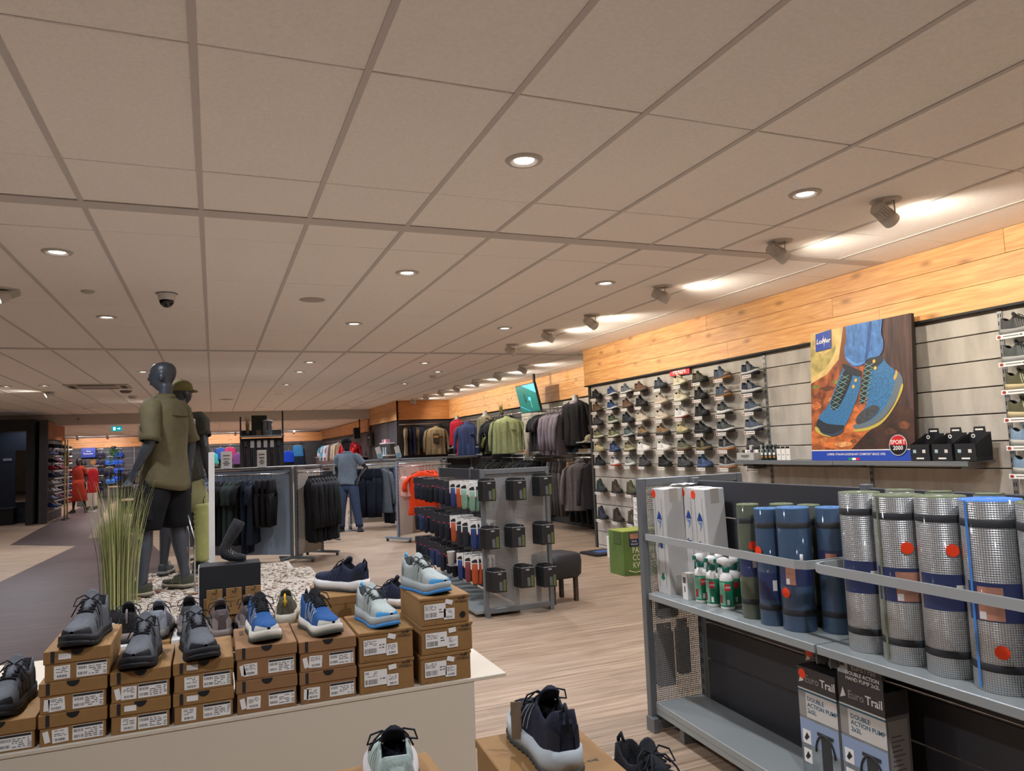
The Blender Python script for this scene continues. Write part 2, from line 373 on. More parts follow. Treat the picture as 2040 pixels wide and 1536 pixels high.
# far end wall
w4=struct('wall_far',B().box(-14,36.6,0,5,36.8,2.75),DSLAT,'dark slatted end wall of the shop')
for r,(za,zb) in enumerate(((2.2,2.42),(2.42,2.64))):
    for k in range(6): B().cbox(-1.6,-.03,-.108,1.6,.03,.108,.002).ob('fascia_plank',TIMX,w4,(-12.4+3.2*k+1.6*(r%2)*.6,36.56,(za+zb)/2))
for k in range(9):
    B().box(-12+1.25*k,36.57,.1,-12+1.25*k+1.22,36.6,2.18).ob('wall_panel',M((70,68,72),.55),w4)
    B().box(-12+1.25*k-.02,36.55,.1,-12+1.25*k+.02,36.6,2.18).ob('upright_rail',STEEL,w4)
    for z in (.5,.8,1.1,1.4,1.7,2.0): B().box(-12+1.25*k+.03,36.562,z,-12+1.25*k+1.2,36.572,z+.015).ob('slat_groove',STEEL,w4)
struct('wall_left',B().box(-14.2,-6,0,-14,44,3.0),M((120,112,104),.8),'left side wall of the shop')
struct('wall_back',B().box(-14,-6.2,0,8,-6,3.0),M((190,180,168),.8),'wall behind the entrance')
# ================================================================ lamps in the ceiling
RIM=M((196,188,178),.5); LAMPG=glow((255,240,225),9.0); PINKG=glow((255,205,225),8.0); BLUEG=glow((170,165,255),8.0)
dm_ring=B().lathe([(.064,-.004),(.066,-.013),(.088,-.010),(.095,-.001)],28,caps=False).mesh('trim_ring',RIM)
dm_bowl=B().lathe([(.048,-.003),(.066,-.013)],24,caps=False).mesh('reflector',M((230,228,225),.25,.3))
dm_disc=B().lathe([(.0005,-.004),(.05,-.004)],24,caps=False)
DL=[(1.44,3.26),(3.24,3.26),(3.24,5.66),(1.44,5.66),(-.96,5.6),(-.96,8.06),(1.44,8.07),(3.24,8.11),(3.2,11.6),(1.38,11.6),(1.37,12.94),(3.8,12.9),(1.36,15.3),(-1.03,12.97),(3.75,15.25),(1.4,17.7),(3.75,17.7),(1.34,20.2),(1.3,22.4),(3.7,22.3),(3.84,20.6),(-3.4,15.4),(-2.8,15.3),
    (1.44,.86),(3.24,.86),(-.96,.86),(-.96,3.2),(-3.3,3.2),(-3.3,8.0),(-3.3,12.0),(-5.8,12.0),(-5.8,18.0)]
bowlG={0:LAMPG,1:PINKG,2:BLUEG}
gm={k:dm_disc.mesh('lamp_lens',v) for k,v in bowlG.items()}
def spotlight(name,loc,aim,watt,angle,blend,col,par=None,r=.04):
    d=bpy.data.lights.new(name,'SPOT'); d.energy=watt; d.spot_size=math.radians(angle); d.spot_blend=blend; d.color=col; d.shadow_soft_size=r
    o=bpy.data.objects.new(name,d); COL.objects.link(o); o.location=loc
    o.rotation_euler=Vector(aim).to_track_quat('-Z','Y').to_euler()
    if par: o.parent=par
    return o
WARM=(1.0,.93,.82); NEUT=(.90,.955,1.07); COOL=(.86,.88,1.0)
def downlight(x,y,z,label,g=0,watt=None,col=NEUT,light=True):
    t=thing('recessed_downlight',label,'ceiling light',(x,y,z),0,'round recessed downlights')
    obj('trim_ring',dm_ring,t); obj('reflector',dm_bowl,t); obj('lamp_lens',gm[g],t)
    if light: spotlight('downlight_lamp',(0,0,-.02),(0,0,-1),watt or DOWN_W,150,.6,col,t,.05)
    return t
ORD=['first','second','third','fourth','fifth','sixth','seventh','eighth','ninth','tenth','eleventh','twelfth','thirteenth','fourteenth','fifteenth','sixteenth','seventeenth','eighteenth','nineteenth','twentieth','twenty-first','twenty-second','twenty-third']
DN=['large round downlight nearest the camera in mid ceiling','round downlight beside the nearest wall spotlight','round downlight between the second and third wall spotlights','round downlight in the middle ceiling ahead of the wide profile','round downlight at the far left of the picture, tilted bowl','small round downlight left of the dome camera, farther back','small round downlight above the black mesh rack gap','small round downlight near the fifth wall spotlight']
for i,(x,y) in enumerate(DL):
    lab=DN[i] if i<len(DN) else ('small round downlight, %s along the ceiling counting away from the camera'%ORD[i] if i<23 else 'round downlight out of the picture, %s of those behind'%ORD[i-23])
    downlight(x,y,CZ,lab)
FARL=[]
for i,(px_,g) in enumerate([((-3.3,24.9),1),((-3.2,26.6),1),((-3.2,28.2),1),((-3.0,29.8),0),((-2.9,31.2),1),((-2.8,33.2),0),((-2.6,34.4),1),((-3.3,34.6),1),((3.4,25.8),0),((3.45,27.6),0),((3.45,29.2),1),((3.45,30.8),1),((3.45,32.3),1),((3.4,33.6),1),((3.4,34.8),2),((.1,25.8),1),((1.4,29.0),1),((1.7,30.2),0),((-6,27),1),((-6,31),1)]):
    downlight(px_[0],px_[1],2.68,'tiny pinkish downlight in the lower far ceiling, %s of its run'%ORD[i],g,120,(1,.9,.93))
for x,y,g,l in ((-4.75,23.1,2,'bluish downlight above the dark fitting booth'),(-3.3,19.6,1,'pink tinted downlight left of the air vent'),(-3.1,22.0,1,'pink tinted downlight just before the beam')): downlight(x,y,CZ,l,g,40,COOL if g==2 else NEUT)
# adjustable wall spotlights
body=B().lathe([(.0,-.16),(.036,-.16),(.042,-.155),(.042,-.075),(.05,-.07),(.052,.0),(.047,.0),(.045,-.01)],20,caps=False)
for k in range(18):
    a=2*math.pi*k/18; body.box(.040,-.003,-.15,.047,.003,-.085,0,Matrix.Rotation(a,4,'Z'))
SPB=M((214,206,198),.5,.0); sp_body=body.mesh('spot_head',SPB)
sp_lens=B().lathe([(.0005,-.012),(.045,-.012)],20,caps=False).mesh('lamp_lens',glow((255,238,210),30))
sp_plate=B().lathe([(.0005,-.001),(.045,-.001),(.047,-.012),(.085,-.010),(.092,0)],28,caps=False).mesh('mounting_plate',RIM)
sp_arm=B().tube([(-.052,0,-.008),(-.054,0,-.06),(-.054,0,-.1)],.004,6).mesh('bracket',RIM)
def wallspot(x,y,label,aim=(1,0,-.55),watt=None):
    t=thing('wall_spotlight',label,'spotlight',(x,y,CZ),0,'adjustable spotlights along the wall')
    obj('mounting_plate',sp_plate,t); 
    a=math.atan2(aim[1],aim[0]); obj('bracket',sp_arm,t,rz=a+math.pi/2)
    q=Vector(aim).to_track_quat('Z','Y').to_euler()
    v=Vector(aim).normalized()
    h=obj('spot_head',sp_body,t,(v.x*.05,v.y*.05,-.1+v.z*.05),rot=q)
    obj('lamp_lens',sp_lens,t,(v.x*.05,v.y*.05,-.1+v.z*.05),rot=q)
    p=Vector((0,0,-.1))+v*.075
    spotlight('spot_lamp',p,aim,watt or SPOT_W,140,.8,WARM,t,.035)
SPT=[(3.85,3.23),(3.85,4.15),(3.85,5.67),(3.9,7.15),(3.86,8.17),(3.87,9.43),(5.05,11.83),(5.05,13.06),(5.08,14.42),(5.1,15.8),(5.09,16.99),(5.09,18.35),(5.12,19.74)]
aims=[(1,.12,-.5),(1,-.1,-.62),(1,-.3,-.5),(1,.35,-.45),(1,-.15,-.5),(1,-.1,-.55)]+[(1,-.1,-.5)]*7
for i,(x,y) in enumerate(SPT): wallspot(x,y,'grey ribbed spotlight aimed at the wall, %s from the camera'%ORD[i],aims[i])
wallspot(3.85,1.9,'grey ribbed spotlight beyond the picture edge',(1,.1,-.6)); wallspot(3.85,.6,'grey ribbed spotlight behind the picture edge',(1,.1,-.6))

for i,(x,y_) in enumerate(((-5.2,34.9),(-4.1,34.9),(-.2,34.9),(.9,34.9),(3.4,34.9))):
    t=thing('wall_spotlight','tiny spotlight aimed at the far end wall, %s from the left'%ORD[i],'spotlight',(x,y_,2.68),0,'spotlights of the far end'); obj('mounting_plate',sp_plate,t); v=Vector((0,1,-.6)).normalized(); q=v.to_track_quat('Z','Y').to_euler()
    obj('spot_head',sp_body,t,(0,v.y*.05,-.1+v.z*.05),rot=q); obj('lamp_lens',sp_lens,t,(0,v.y*.05,-.1+v.z*.05),rot=q); spotlight('spot_lamp',Vector((0,0,-.1))+v*.075,v,70,130,.8,(1,.97,1),t,.035)
# ================================================================ builders: shoes
def interp(pts,t):
    if t<=pts[0][0]: return pts[0][1]
    for (a,va),(b,vb) in zip(pts,pts[1:]):
        if t<=b:
            q=(t-a)/(b-a); q=q*q*(3-2*q) if False else q
            return va+(vb-va)*q
    return pts[-1][1]
SW=[(0,.016),(.02,.026),(.06,.034),(.14,.039),(.28,.038),(.42,.037),(.55,.043),(.68,.049),(.78,.050),(.86,.046),(.93,.036),(.97,.024),(1,.006)]
SH={'low':dict(hc=[(0,.085),(.03,.104),(.07,.106),(.13,.092),(.22,.080),(.30,.090),(.37,.105),(.40,.106)],top=[(.40,.106),(.47,.098),(.55,.086),(.64,.075),(.74,.067),(.84,.061),(.92,.054),(.97,.045),(1,.036)],zb=.030,op=(.05,.375),tong=.135),
    'run':dict(hc=[(0,.095),(.03,.118),(.07,.118),(.13,.100),(.22,.090),(.30,.098),(.37,.112),(.40,.114)],top=[(.40,.114),(.47,.107),(.55,.096),(.64,.084),(.74,.074),(.84,.068),(.92,.060),(.97,.050),(1,.042)],zb=.040,op=(.05,.375),tong=.142),
    'mid':dict(hc=[(0,.11),(.03,.150),(.07,.156),(.13,.150),(.22,.148),(.30,.156),(.36,.150),(.40,.136)],top=[(.40,.136),(.46,.116),(.54,.094),(.64,.078),(.74,.069),(.84,.063),(.92,.055),(.97,.046),(1,.036)],zb=.030,op=(.05,.355),tong=.182)}
SL=.295
def spring(t): return .018*max(0,(t-.72)/.28)**2+.004*max(0,(.12-t)/.12)
def ring(st,t):
    S=SH[st]; w=interp(SW,t); zb=S['zb']-.004; a,b=S['op']; out=[]
    if t<=b:
        h=interp(S['hc'],t)
        for k in range(5):
            s=k/4; out.append((w*(1+.05*math.sin(math.pi*s))*(1-.20*s*s),zb+(h-zb)*s))
        out+= [(w*.66,h+.001),(w*.52,h-.022),(0,.052)] if t>=a else [(w*.66,h+.001),(w*.4,h+.001),(0,h+.001)]
    else:
        h=interp(S['top'],t)
        for k in range(8):
            q=math.pi/2*k/7; out.append((w*math.cos(q)**.62 if k<7 else 0,zb+(h-zb)*math.sin(q)**.85))
    sp=spring(t)
    return [(y,z+sp) for y,z in out]
def surf(st,t,side,s,off=.0016):
    r=ring(st,t); a,b=SH[st]['op']; km=4.6 if t<=b else 6.6
    k=s*km; i=min(int(k),len(r)-2); q=k-i
    y=r[i][0]+(r[i+1][0]-r[i][0])*q; z=r[i][1]+(r[i+1][1]-r[i][1])*q
    L=math.hypot(y,z-.02) or 1
    ex=off if t>.9 else (-off if t<.06 else 0)
    return (t*SL-SL/2+ex,side*(y+off*y/L*1.2),z+off*max(0,(z-.02))/L)
def ribbon(b,st,path,w,side,mi=0):
    vs=[]
    for (t,s) in path:
        vs.append(surf(st,max(0,t-w/2),side,s)); vs.append(surf(st,min(1,t+w/2),side,s))
    n=len(path); fs=[(2*i,2*i+1,2*i+3,2*i+2) for i in range(n-1)]
    b.add(vs,fs,mi,True)
SMC={}
def shoe_meshes(st,lod=0,over='stripes'):
    k=(st,lod,over)
    if k in SMC: return SMC[k]
    S=SH[st]; a,bb=S['op']; D={}
    ts=[0,.012,.03,a-.001,a,.09,.14,.2,.26,.31,bb,bb+.001,.42,.48,.55,.62,.69,.76,.83,.89,.935,.965,.985,1] if lod==0 else [0,.02,a-.001,a,.12,.22,.31,bb,bb+.001,.46,.56,.68,.8,.9,.96,1]
    b=B(); rows=[]
    for t in ts:
        r=ring(st,t); x=t*SL-SL/2
        rows.append([(x,y,z) for y,z in r]+[(x,-y,z) for y,z in r[-2::-1]])
    n=len(rows[0]); vs=[p for r in rows for p in r]; F0=[];F1=[]
    for i in range(len(rows)-1):
        for j in range(n-1):
            q=(i*n+j,i*n+j+1,(i+1)*n+j+1,(i+1)*n+j)
            lining=(a-.002<=ts[i] and ts[i+1]<=bb+.002 and 5<=j<=8)
            (F1 if lining else F0).append(q)
    b.add(vs,F0,0,True); kk=len(b.v)-len(vs)
    for q in F1: b.f.append(tuple(i+kk for i in q)); b.m.append(1); b.sm.append(True)
    b.f.append(tuple(range(n))); b.m.append(0); b.sm.append(False)
    D['upper']=b
    # soles
    def sole(z0f,z1f,wf,zig=0,ns=22):
        b=B(); pts=[i/(ns-1) for i in range(ns)]
        rings=[]
        for lv in (0,.5,1):
            rg=[]
            for sd in (1,-1):
                for ii,t in enumerate(pts if sd==1 else pts[::-1]):
                    w=interp(SW,t)*wf+.0045
                    if zig: w*=1+zig*(1 if ii%2 else -1)
                    w*=1+(.03 if lv==.5 else 0)
                    ext=.006*(wf-1)/.1
                    x=(t*SL-SL/2)+(ext if t>.97 else (-ext if t<.03 else 0))
                    z=z0f(t)+(z1f(t)-z0f(t))*lv+spring(t); rg.append((x,sd*w,z))
            rings.append(rg)
        b.loft(rings,0,True,True); return b
    zb=S['zb']
    mh=(lambda t: zb+.006*max(0,1-abs(t-.08)/.15)) if st!='run' else (lambda t: zb+.010*max(0,1-abs(t-.05)/.2)-.004*max(0,(t-.7)/.3))
    D['midsole']=sole(lambda t:.010,mh,1.10)
    D['outsole']=sole(lambda t:0,lambda t:.0125,1.12,.035 if lod==0 else 0,30 if lod==0 else 18)
    # tongue
    b=B(); rg=[]
    path=[(.56,interp(S['top'],.56)+.001),(.48,interp(S['top'],.48)+.003),(.42,interp(S['top'],.42)+.004),(.365,S['tong']-.022),(.325,S['tong']-.004),(.315,S['tong'])]
    for i,(t,z) in enumerate(path):
        w=[.014,.018,.021,.025,.024,.016][i]; th=.0035
        x=t*SL-SL/2
        rg.append([(x+ (th if math.sin(q)>0 else -th)*abs(math.sin(q))*1.0,w*math.cos(q),z-.5*w*math.cos(q)**2*.6+th*math.sin(q)) for q in [2*math.pi*k/10 for k in range(10)]])
    b.loft(rg,0,True,True); D['tongue']=b
    # laces
    b=B(); nl=5 if lod==0 else 4; lt=[.39+.045*i for i in range(nl)]; n=6 if lod==0 else 4; r=.0029 if lod==0 else .003
    def lp(t,y):
        h=interp(S['top'],t)+spring(t); return (t*SL-SL/2,y,h+.0035-.55*(abs(y)/.03)**2*.014)
    for i,t in enumerate(lt):
        b.tube([lp(t,-.026),lp(t,-.012),lp(t,.0),lp(t,.012),lp(t,.026)],r,n)
        if i<nl-1 and lod==0:
            b.tube([lp(t,-.026),lp(t+.022,0),lp(t+.045,.026)],r,n); b.tube([lp(t,.026),lp(t+.022,0),lp(t+.045,-.026)],r,n)
    if lod==0:
        x0=lt[0]*SL-SL/2; z0=interp(S['top'],lt[0])+.006
        for sd in (-1,1):
            b.tube([(x0,0,z0),(x0-.004,sd*.022,z0+.012),(x0+.004,sd*.045,z0+.004),(x0+.014,sd*.052,z0-.016),(x0+.016,sd*.036,z0-.014),(x0+.006,sd*.014,z0+.002),(x0,0,z0+.001)],.002,6)
            b.tube([(x0,0,z0),(x0+.02,sd*.02,z0+.003),(x0+.038,sd*.034,z0-.016),(x0+.05,sd*.046,z0-.04)],.002,6)
    D['laces']=b
    # overlays
    b=B()
    for sd in (1,-1):
        if over=='stripes':
            for t0 in (.40,.47,.54,.61): ribbon(b,st,[(t0+.10*(1-i/5),.08+.14*i) for i in range(6)],.020,sd)
            ribbon(b,st,[(.40+.045*i,.80) for i in range(6)],.05,sd)
        elif over=='zig':
            for t0 in (.30,.37,.44,.51,.58):
                ribbon(b,st,[(t0+.05*(1-i/4),.12+.17*i) for i in range(5)],.010,sd)
                ribbon(b,st,[(t0+.05*(i/4),.12+.17*i) for i in range(5)],.010,sd)
        elif over=='panel':
            ribbon(b,st,[(.46,.08+.1*i) for i in range(8)],.10,sd); ribbon(b,st,[(.60,.08+.09*i) for i in range(6)],.07,sd)
        elif over=='three':
            for t0 in (.42,.485,.55): ribbon(b,st,[(t0+.07*(1-i/5),.10+.14*i) for i in range(6)],.013,sd)
    if over: D['overlay']=b
    def patch(b,t0,t1,s1,sd,nt=6,ns=5):
        vs=[]
        for i in range(nt+1):
            t=t0+(t1-t0)*i/nt; f=1
            for j in range(ns+1): vs.append(surf(st,t,sd,s1*f*j/ns))
        b.add(vs,[(i*(ns+1)+j,i*(ns+1)+j+1,(i+1)*(ns+1)+j+1,(i+1)*(ns+1)+j) for i in range(nt) for j in range(ns)],0,True)
    b=B()
    for sd in (1,-1): patch(b,.84,1.0,.50,sd)
    D['toe_cap']=b
    b=B()
    for sd in (1,-1):
        patch(b,0,.135,.55,sd)
    D['heel_counter']=b
    b=B(); hz=interp(S['hc'],.03)
    b.tube([(-SL/2-.004,0,hz-.03),(-SL/2-.008,0,hz+.004),(-SL/2+.004,0,hz+.016),(-SL/2+.012,0,hz+.002)],.0045,6)
    D['pull_tab']=b
    SMC[k]={n:v.mesh(n,[None,None] if n=='upper' else [None]) for n,v in D.items()}
    return SMC[k]
def fab(c,r=.8): return M(c,r,spec=.25,noise=(60,.10),bump=(220,.25))
def rub(c,r=.55): return M(c,r,spec=.35)
def shoe(label,loc,rz,st='low',up=(60,60,62),mid=(40,40,42),out=(25,25,26),over=None,overc=None,lace=(25,25,25),lin_=(18,18,20),toe=None,heel=None,tab=None,tong=None,size=1,group=None,lod=0,name='hiking_shoe',rot=None):
    ms=shoe_meshes(st,lod,over)
    t=thing(name,label,'shoe',loc,rz,group,rot); t.scale=(size,size*.93,size*(1.14 if st=='low' else 1.04))
    obj('upper',ms['upper'],t,mats=[fab(up),fab(lin_)])
    obj('midsole',ms['midsole'],t,mats=[rub(mid)]); obj('outsole',ms['outsole'],t,mats=[rub(out)])
    obj('tongue',ms['tongue'],t,mats=[fab(tong or up)]); obj('laces',ms['laces'],t,mats=[fab(lace)])
    if over: obj('overlay',ms['overlay'],t,mats=[rub(overc or mid)])
    if toe: obj('toe_cap',ms['toe_cap'],t,mats=[rub(toe)])
    if heel: obj('heel_counter',ms['heel_counter'],t,mats=[rub(heel)])
    if tab: obj('pull_tab',ms['pull_tab'],t,mats=[fab(tab)])
    return t
# ================================================================ builders: hanging clothes
GMC={}
HANG=B().tube([(.012,0,-.01),(.008,0,.016),(-.008,0,.02),(-.014,0,.004),(0,0,-.03),(0,0,-.075)],.0025,5).tube([(-.19,0,-.125),(-.1,0,-.092),(0,0,-.075),(.1,0,-.092),(.19,0,-.125)],.007,6)
def garment_mesh(kind,L=.7,W=.46,D=.09,seed=0,n=18):
    k=(kind,L,W,D,seed)
    if k in GMC: return GMC[k]
    r=random.Random(seed*7+len(kind)); b=B(); ph=r.uniform(0,6); kf=r.choice([5,6,7])
    if D>=.12: n=40; kf=13
    def el(z,hw,hd,fold,cx=0,p=.75):
        o=[]
        for i in range(n):
            a=2*math.pi*i/n; c,s_=math.cos(a),math.sin(a)
            f=1+fold*math.sin(kf*a+ph)+fold*.6*math.sin(3*a+2*ph+z*6)
            o.append((cx+math.copysign(abs(c)**p,c)*hw*(1+.25*fold*math.sin(5*a+ph)),math.copysign(abs(s_)**p,s_)*hd*f,z))
        return o
    if kind in('tee','jacket','vest','hoodie'):
        fz=1.0 if D<.11 else 1.5
        zs=[(-.08,.06,.03,0),(-.09,.075,.045,.0),(-.105,.12,.05,.03),(-.13,W*.34,.06,.05),(-.16,W*.43,.5*D+.02,.08),(-.21,W*.475,.5*D+.02,.10*fz),(-.28,W*.48,.5*D+.02,.12*fz),(-.26-(L-.26)*.35,W*.47,D*.55,.22*fz),(-.26-(L-.26)*.55,W*.475,D*.57,.26*fz),(-.26-(L-.26)*.75,W*.48,D*.6,.30*fz),(-L+.02,W*.51,D*.62,.34),(-L,W*.505,D*.6,.34)]
        b.loft([el(*q) for q in zs],0,True,True)
        if kind!='vest':
            for sd in (-1,1):
                ln=.22 if kind=='tee' else min(.60,L-.12)
                P=[(sd*W*.40,-.15,.05),(sd*W*.50,-.19,.055),(sd*(W*.55+.02),-.19-ln*.35,.055),(sd*(W*.56+.03),-.19-ln*.7,.05),(sd*(W*.55+.03),-.19-ln,.045)]
                rg=[]
                for i,(x,z,rr) in enumerate(P):
                    rg.append([(x+rr*.8*math.cos(a)*(1+.08*math.sin(3*a+i+ph)),.85*rr*math.sin(a)+.012*math.sin(i*1.7+ph),z+.25*rr*math.cos(a)*(-sd)*(1 if i<2 else 0)) for a in [2*math.pi*q/10 for q in range(10)]])
                b.loft(rg,0,True,True)
        if kind=='jacket': b.lathe([(.058,-.10),(.06,-.075),(.056,-.055),(.05,-.055)],12,0,Matrix.Scale(.7,4,(0,1,0)),False)
        if kind=='hoodie':
            rg=[[(.085*f*math.cos(a),.045+.06*f*math.sin(a)*.7,z) for a in [2*math.pi*q/10 for q in range(10)]] for z,f in ((-.16,.6),(-.12,1.05),(-.07,1.15),(-.03,.85),(-.01,.4))]
            b.loft(rg,0,True,True)
    elif kind in('trousers','shorts','skirt'):
        b.loft([el(-.075,W*.40,.022,.02),el(-.10,W*.41,.03,.06),el(-.20,W*.46,D*.45,.12),el(-.30,W*.49,D*.55,.15)],0,True,True)
        if kind=='skirt': b.loft([el(-.29,W*.48,D*.5,.15),el(-.4,W*.52,D*.6,.3),el(-L,W*.55,D*.6,.4)],0,True,True)
        else:
            for sd in (-1,1):
                b.loft([el(-.27,W*.25,D*.5,.1,sd*W*.235),el(-.4,W*.235,D*.5,.18,sd*W*.245),el(-.27-(L-.27)*.6,W*.20,D*.42,.22,sd*W*.24),el(-L,W*.18,D*.36,.2,sd*W*.235)],0,True,True)
    me=b.mesh('garment_body',[None]); GMC[k]=me; return me
HME=HANG.mesh('hanger',[M((30,30,32),.4)])
HWH=HANG.mesh('hanger',[M((200,200,200),.4)])
TAGM=B().cbox(-.022,-.004,-.04,.022,.004,.04,.002).mesh('price_tag',[PAPER])
def garment(label,cat,loc,rz,kind,col,L=.7,W=.46,D=.09,seed=0,group=None,name=None,hang=True,tagp=None,rough=.85,bust=False,white=False):
    me=garment_mesh(kind,L,W,D,seed)
    nm=name or {'tee':'hanging_shirt','jacket':'hanging_jacket','hoodie':'hanging_hoodie','vest':'hanging_vest','trousers':'hanging_trousers','shorts':'hanging_shorts','skirt':'hanging_skirt'}[kind]
    o=obj(nm,me,None,loc,rz,mats=[M(col,rough,spec=.2,noise=(14,.10),bump=(26,.35))]); tag(o,label,cat,group)
    if hang: obj('hanger',HWH if white else HME,o)
    if tagp: obj('price_tag',TAGM,o,tagp)
    if D>=.12 and kind in ('jacket','hoodie'):
        dk_=M([q*.6 for q in col],.7)
        B().tube([(0,-D*.74-.01,-.14),(0,-D*.80-.012,-.3),(.004,-D*.84-.012,-L*.62)],.006,6).ob('zip',dk_,o)
        B().lathe([(.0005,-.082),(.05,-.082),(.058,-.075)],14,0,Matrix.Scale(.7,4,(0,1,0)),False).ob('neck_opening',dk_,o)
        B().tube([(W*.40,-D*.5,-.19),(W*.42,-D*.62,-.4),(W*.43,-D*.6,-L*.8)],.004,5).ob('sleeve_seam',dk_,o)
        B().cbox(W*.14,-D*.86-.012,-.36,W*.30,-D*.5,-.352,.002).ob('pocket_flap',dk_,o)
    return o
# ================================================================ builders: shoe boxes
def print_lines(b,x,z,w,h,y,rows=5,mi=0,rr=R):
    """rows of small print on a label that faces -Y"""
    for k in range(rows):
        zz=z+h/2-(k+.5)*h/rows; xx=x-w/2
        while xx<x+w/2-.004:
            l=rr.uniform(.004,.02); l=min(l,x+w/2-xx)
            if rr.random()<.8: b.add([(xx,y,zz-h/rows*.22),(xx+l,y,zz-h/rows*.22),(xx+l,y,zz+h/rows*.22),(xx,y,zz+h/rows*.22)],[(0,1,2,3)],mi)
            xx+=l+.004
def barcode(b,x,z,w,h,y,mi=0,rr=R):
    xx=x-w/2
    while xx<x+w/2:
        l=rr.choice([.0008,.0014,.002]); b.add([(xx,y,z-h/2),(xx+l,y,z-h/2),(xx+l,y,z+h/2),(xx,y,z+h/2)],[(0,1,2,3)],mi); xx+=l+rr.choice([.0008,.0016])
def plate(b,x,z,w,h,y,a=0,mi=0):
    T=Matrix.Translation((x,y,z))@Matrix.Rotation(a,4,'Y'); b.box(-w/2,-.0006,-h/2,w/2,0,h/2,mi,T)
INK2=M((92,88,84),.7)
def shoebox(label,x0,x1,y0,z0,h,style='a',depth=.33,rz=0,variant=0,group=None,col=KRAFT):
    w=x1-x0; t=thing('shoe_box',label,'box',((x0+x1)/2,y0+depth/2,z0),rz,group); f=-depth/2
    r=random.Random(int((x0+9)*1000+z0*100))
    if style=='a':
        lid=.042
        B().cbox(-w/2+.005,f+.004,0,w/2-.005,depth/2-.004,h-.004,.002).ob('body',col,t)
        l=B().cbox(-w/2+.001,f,h-lid,w/2-.001,depth/2,h,.002).ob('lid',col,t)
        B().prism([(.019*math.cos(math.pi*(1+k/10)),.019*math.sin(math.pi*(1+k/10))+h-.0005) for k in range(11)],f-.0012,f-.0002,'y').ob('finger_hole',BLACK,l)
        B().box(-w/2+.022,f-.0012,h-lid+.004,-w/2+.033,f-.0002,h-.001).ob('tape_tab',INK,l)
        b=B(); plate(b,w/2-.056,(h-lid)*.52,.088,.046,f+.0035); sl=b.ob('size_label',PAPER,t)
        b=B(); plate(b,w/2-.056,(h-lid)*.52+.0185,.086,.007,f+.0029); b.ob('label_header',INK,sl); b=B()
        barcode(b,w/2-.083,(h-lid)*.52+.006,.026,.009,f+.0027); barcode(b,w/2-.083,(h-lid)*.52-.012,.026,.009,f+.0027)
        print_lines(b,w/2-.047,(h-lid)*.52-.004,.036,.03,f+.0027,5,0,r); print_lines(b,w/2-.018,(h-lid)*.52-.004,.010,.032,f+.0027,6,0,r); b.ob('label_print',INK2,sl)
        b=B(); px=-w/2+.056+r.uniform(-.008,.012); plate(b,px,(h-lid)*.5,.046,.042,f+.0035,r.uniform(-.06,.06)); pl=b.ob('price_sticker',PAPER,t)
        b=B(); print_lines(b,px,(h-lid)*.5+.008,.034,.02,f+.0027,4,0,r); barcode(b,px,(h-lid)*.5-.012,.028,.008,f+.0027); b.ob('sticker_print',INK2,pl)
        if variant==1: b=B(); plate(b,-w/2+.062,h-.02,.036,.018,f-.0008,.02); b.ob('small_sticker',PAPER,l)
        if variant==2: b=B(); plate(b,-w/2+.024,(h-lid)*.5,.016,.036,f+.0035,-.2 if r.random()<.5 else .05); b.ob('small_sticker',PAPER,t)
        b=B(); print_lines(b,-w/2+.045,.010,.04,.004,f+.0035,1,0,r); b.ob('small_print',KRAFTD,t)
        b=B(); b.box(-w/2+.02,f+.20,h,-w/2+.035,f+.28,h+.0006); b.ob('lid_print',M((96,68,36),.8),l)
    else:
        B().cbox(-w/2+.003,f+.003,0,w/2-.003,depth/2-.003,h-.003,.002).ob('body',col,t)
        lid=B().cbox(-w/2,f-.001,h-.012,w/2,depth/2,h,.002).ob('lid',col,t)
        b=B(); plate(b,-w/2+.062,h*.5,.086,.056,f); sl=b.ob('size_label',PAPER,t)
        b=B(); barcode(b,-w/2+.045,h*.5-.013,.044,.018,f-.0008); print_lines(b,-w/2+.045,h*.5+.014,.045,.02,f-.0008,4,0,r); print_lines(b,-w/2+.088,h*.5,.02,.02,f-.0008,2,0,r); b.ob('label_print',INK2,sl)
        b=B(); plate(b,w/2-.085,h*.36,.044,.042,f,r.uniform(-.05,.05)); pl=b.ob('price_sticker',PAPER,t)
        b=B(); print_lines(b,w/2-.085,h*.36+.008,.03,.018,f-.0008,4,0,r); barcode(b,w/2-.085,h*.36-.012,.024,.008,f-.0008); b.ob('sticker_print',INK2,pl)
        b=B(); plate(b,w/2-.085,h*.78,.030,.018,f,.3 if variant else -.1); b.ob('small_sticker',PAPER,t)
        text('Jack\nWolfskin',.014,INK,t,face_my(w/2-.036,f-.001,h*.82),.01)
        b=B()
        b.prism(circ(.0042,10,w/2-.022,h*.88),f-.0012,f-.0008,'y')
        for q in (-.005,0,.005): b.prism(circ(.0018,8,w/2-.022+q,h*.88+.0065-abs(q)*.3),f-.0012,f-.0008,'y')
        b.ob('paw_mark',INK,t)
        if variant==2: B().prism(circ(.012,16,w/2-.03,h*.28),f-.0012,f-.0002,'y').ob('finger_hole',BLACK,t)
        b=B(); print_lines(b,-w/2+.045,.010,.05,.004,f-.0004,1,0,r); b.ob('small_print',KRAFTD,t)
    return t
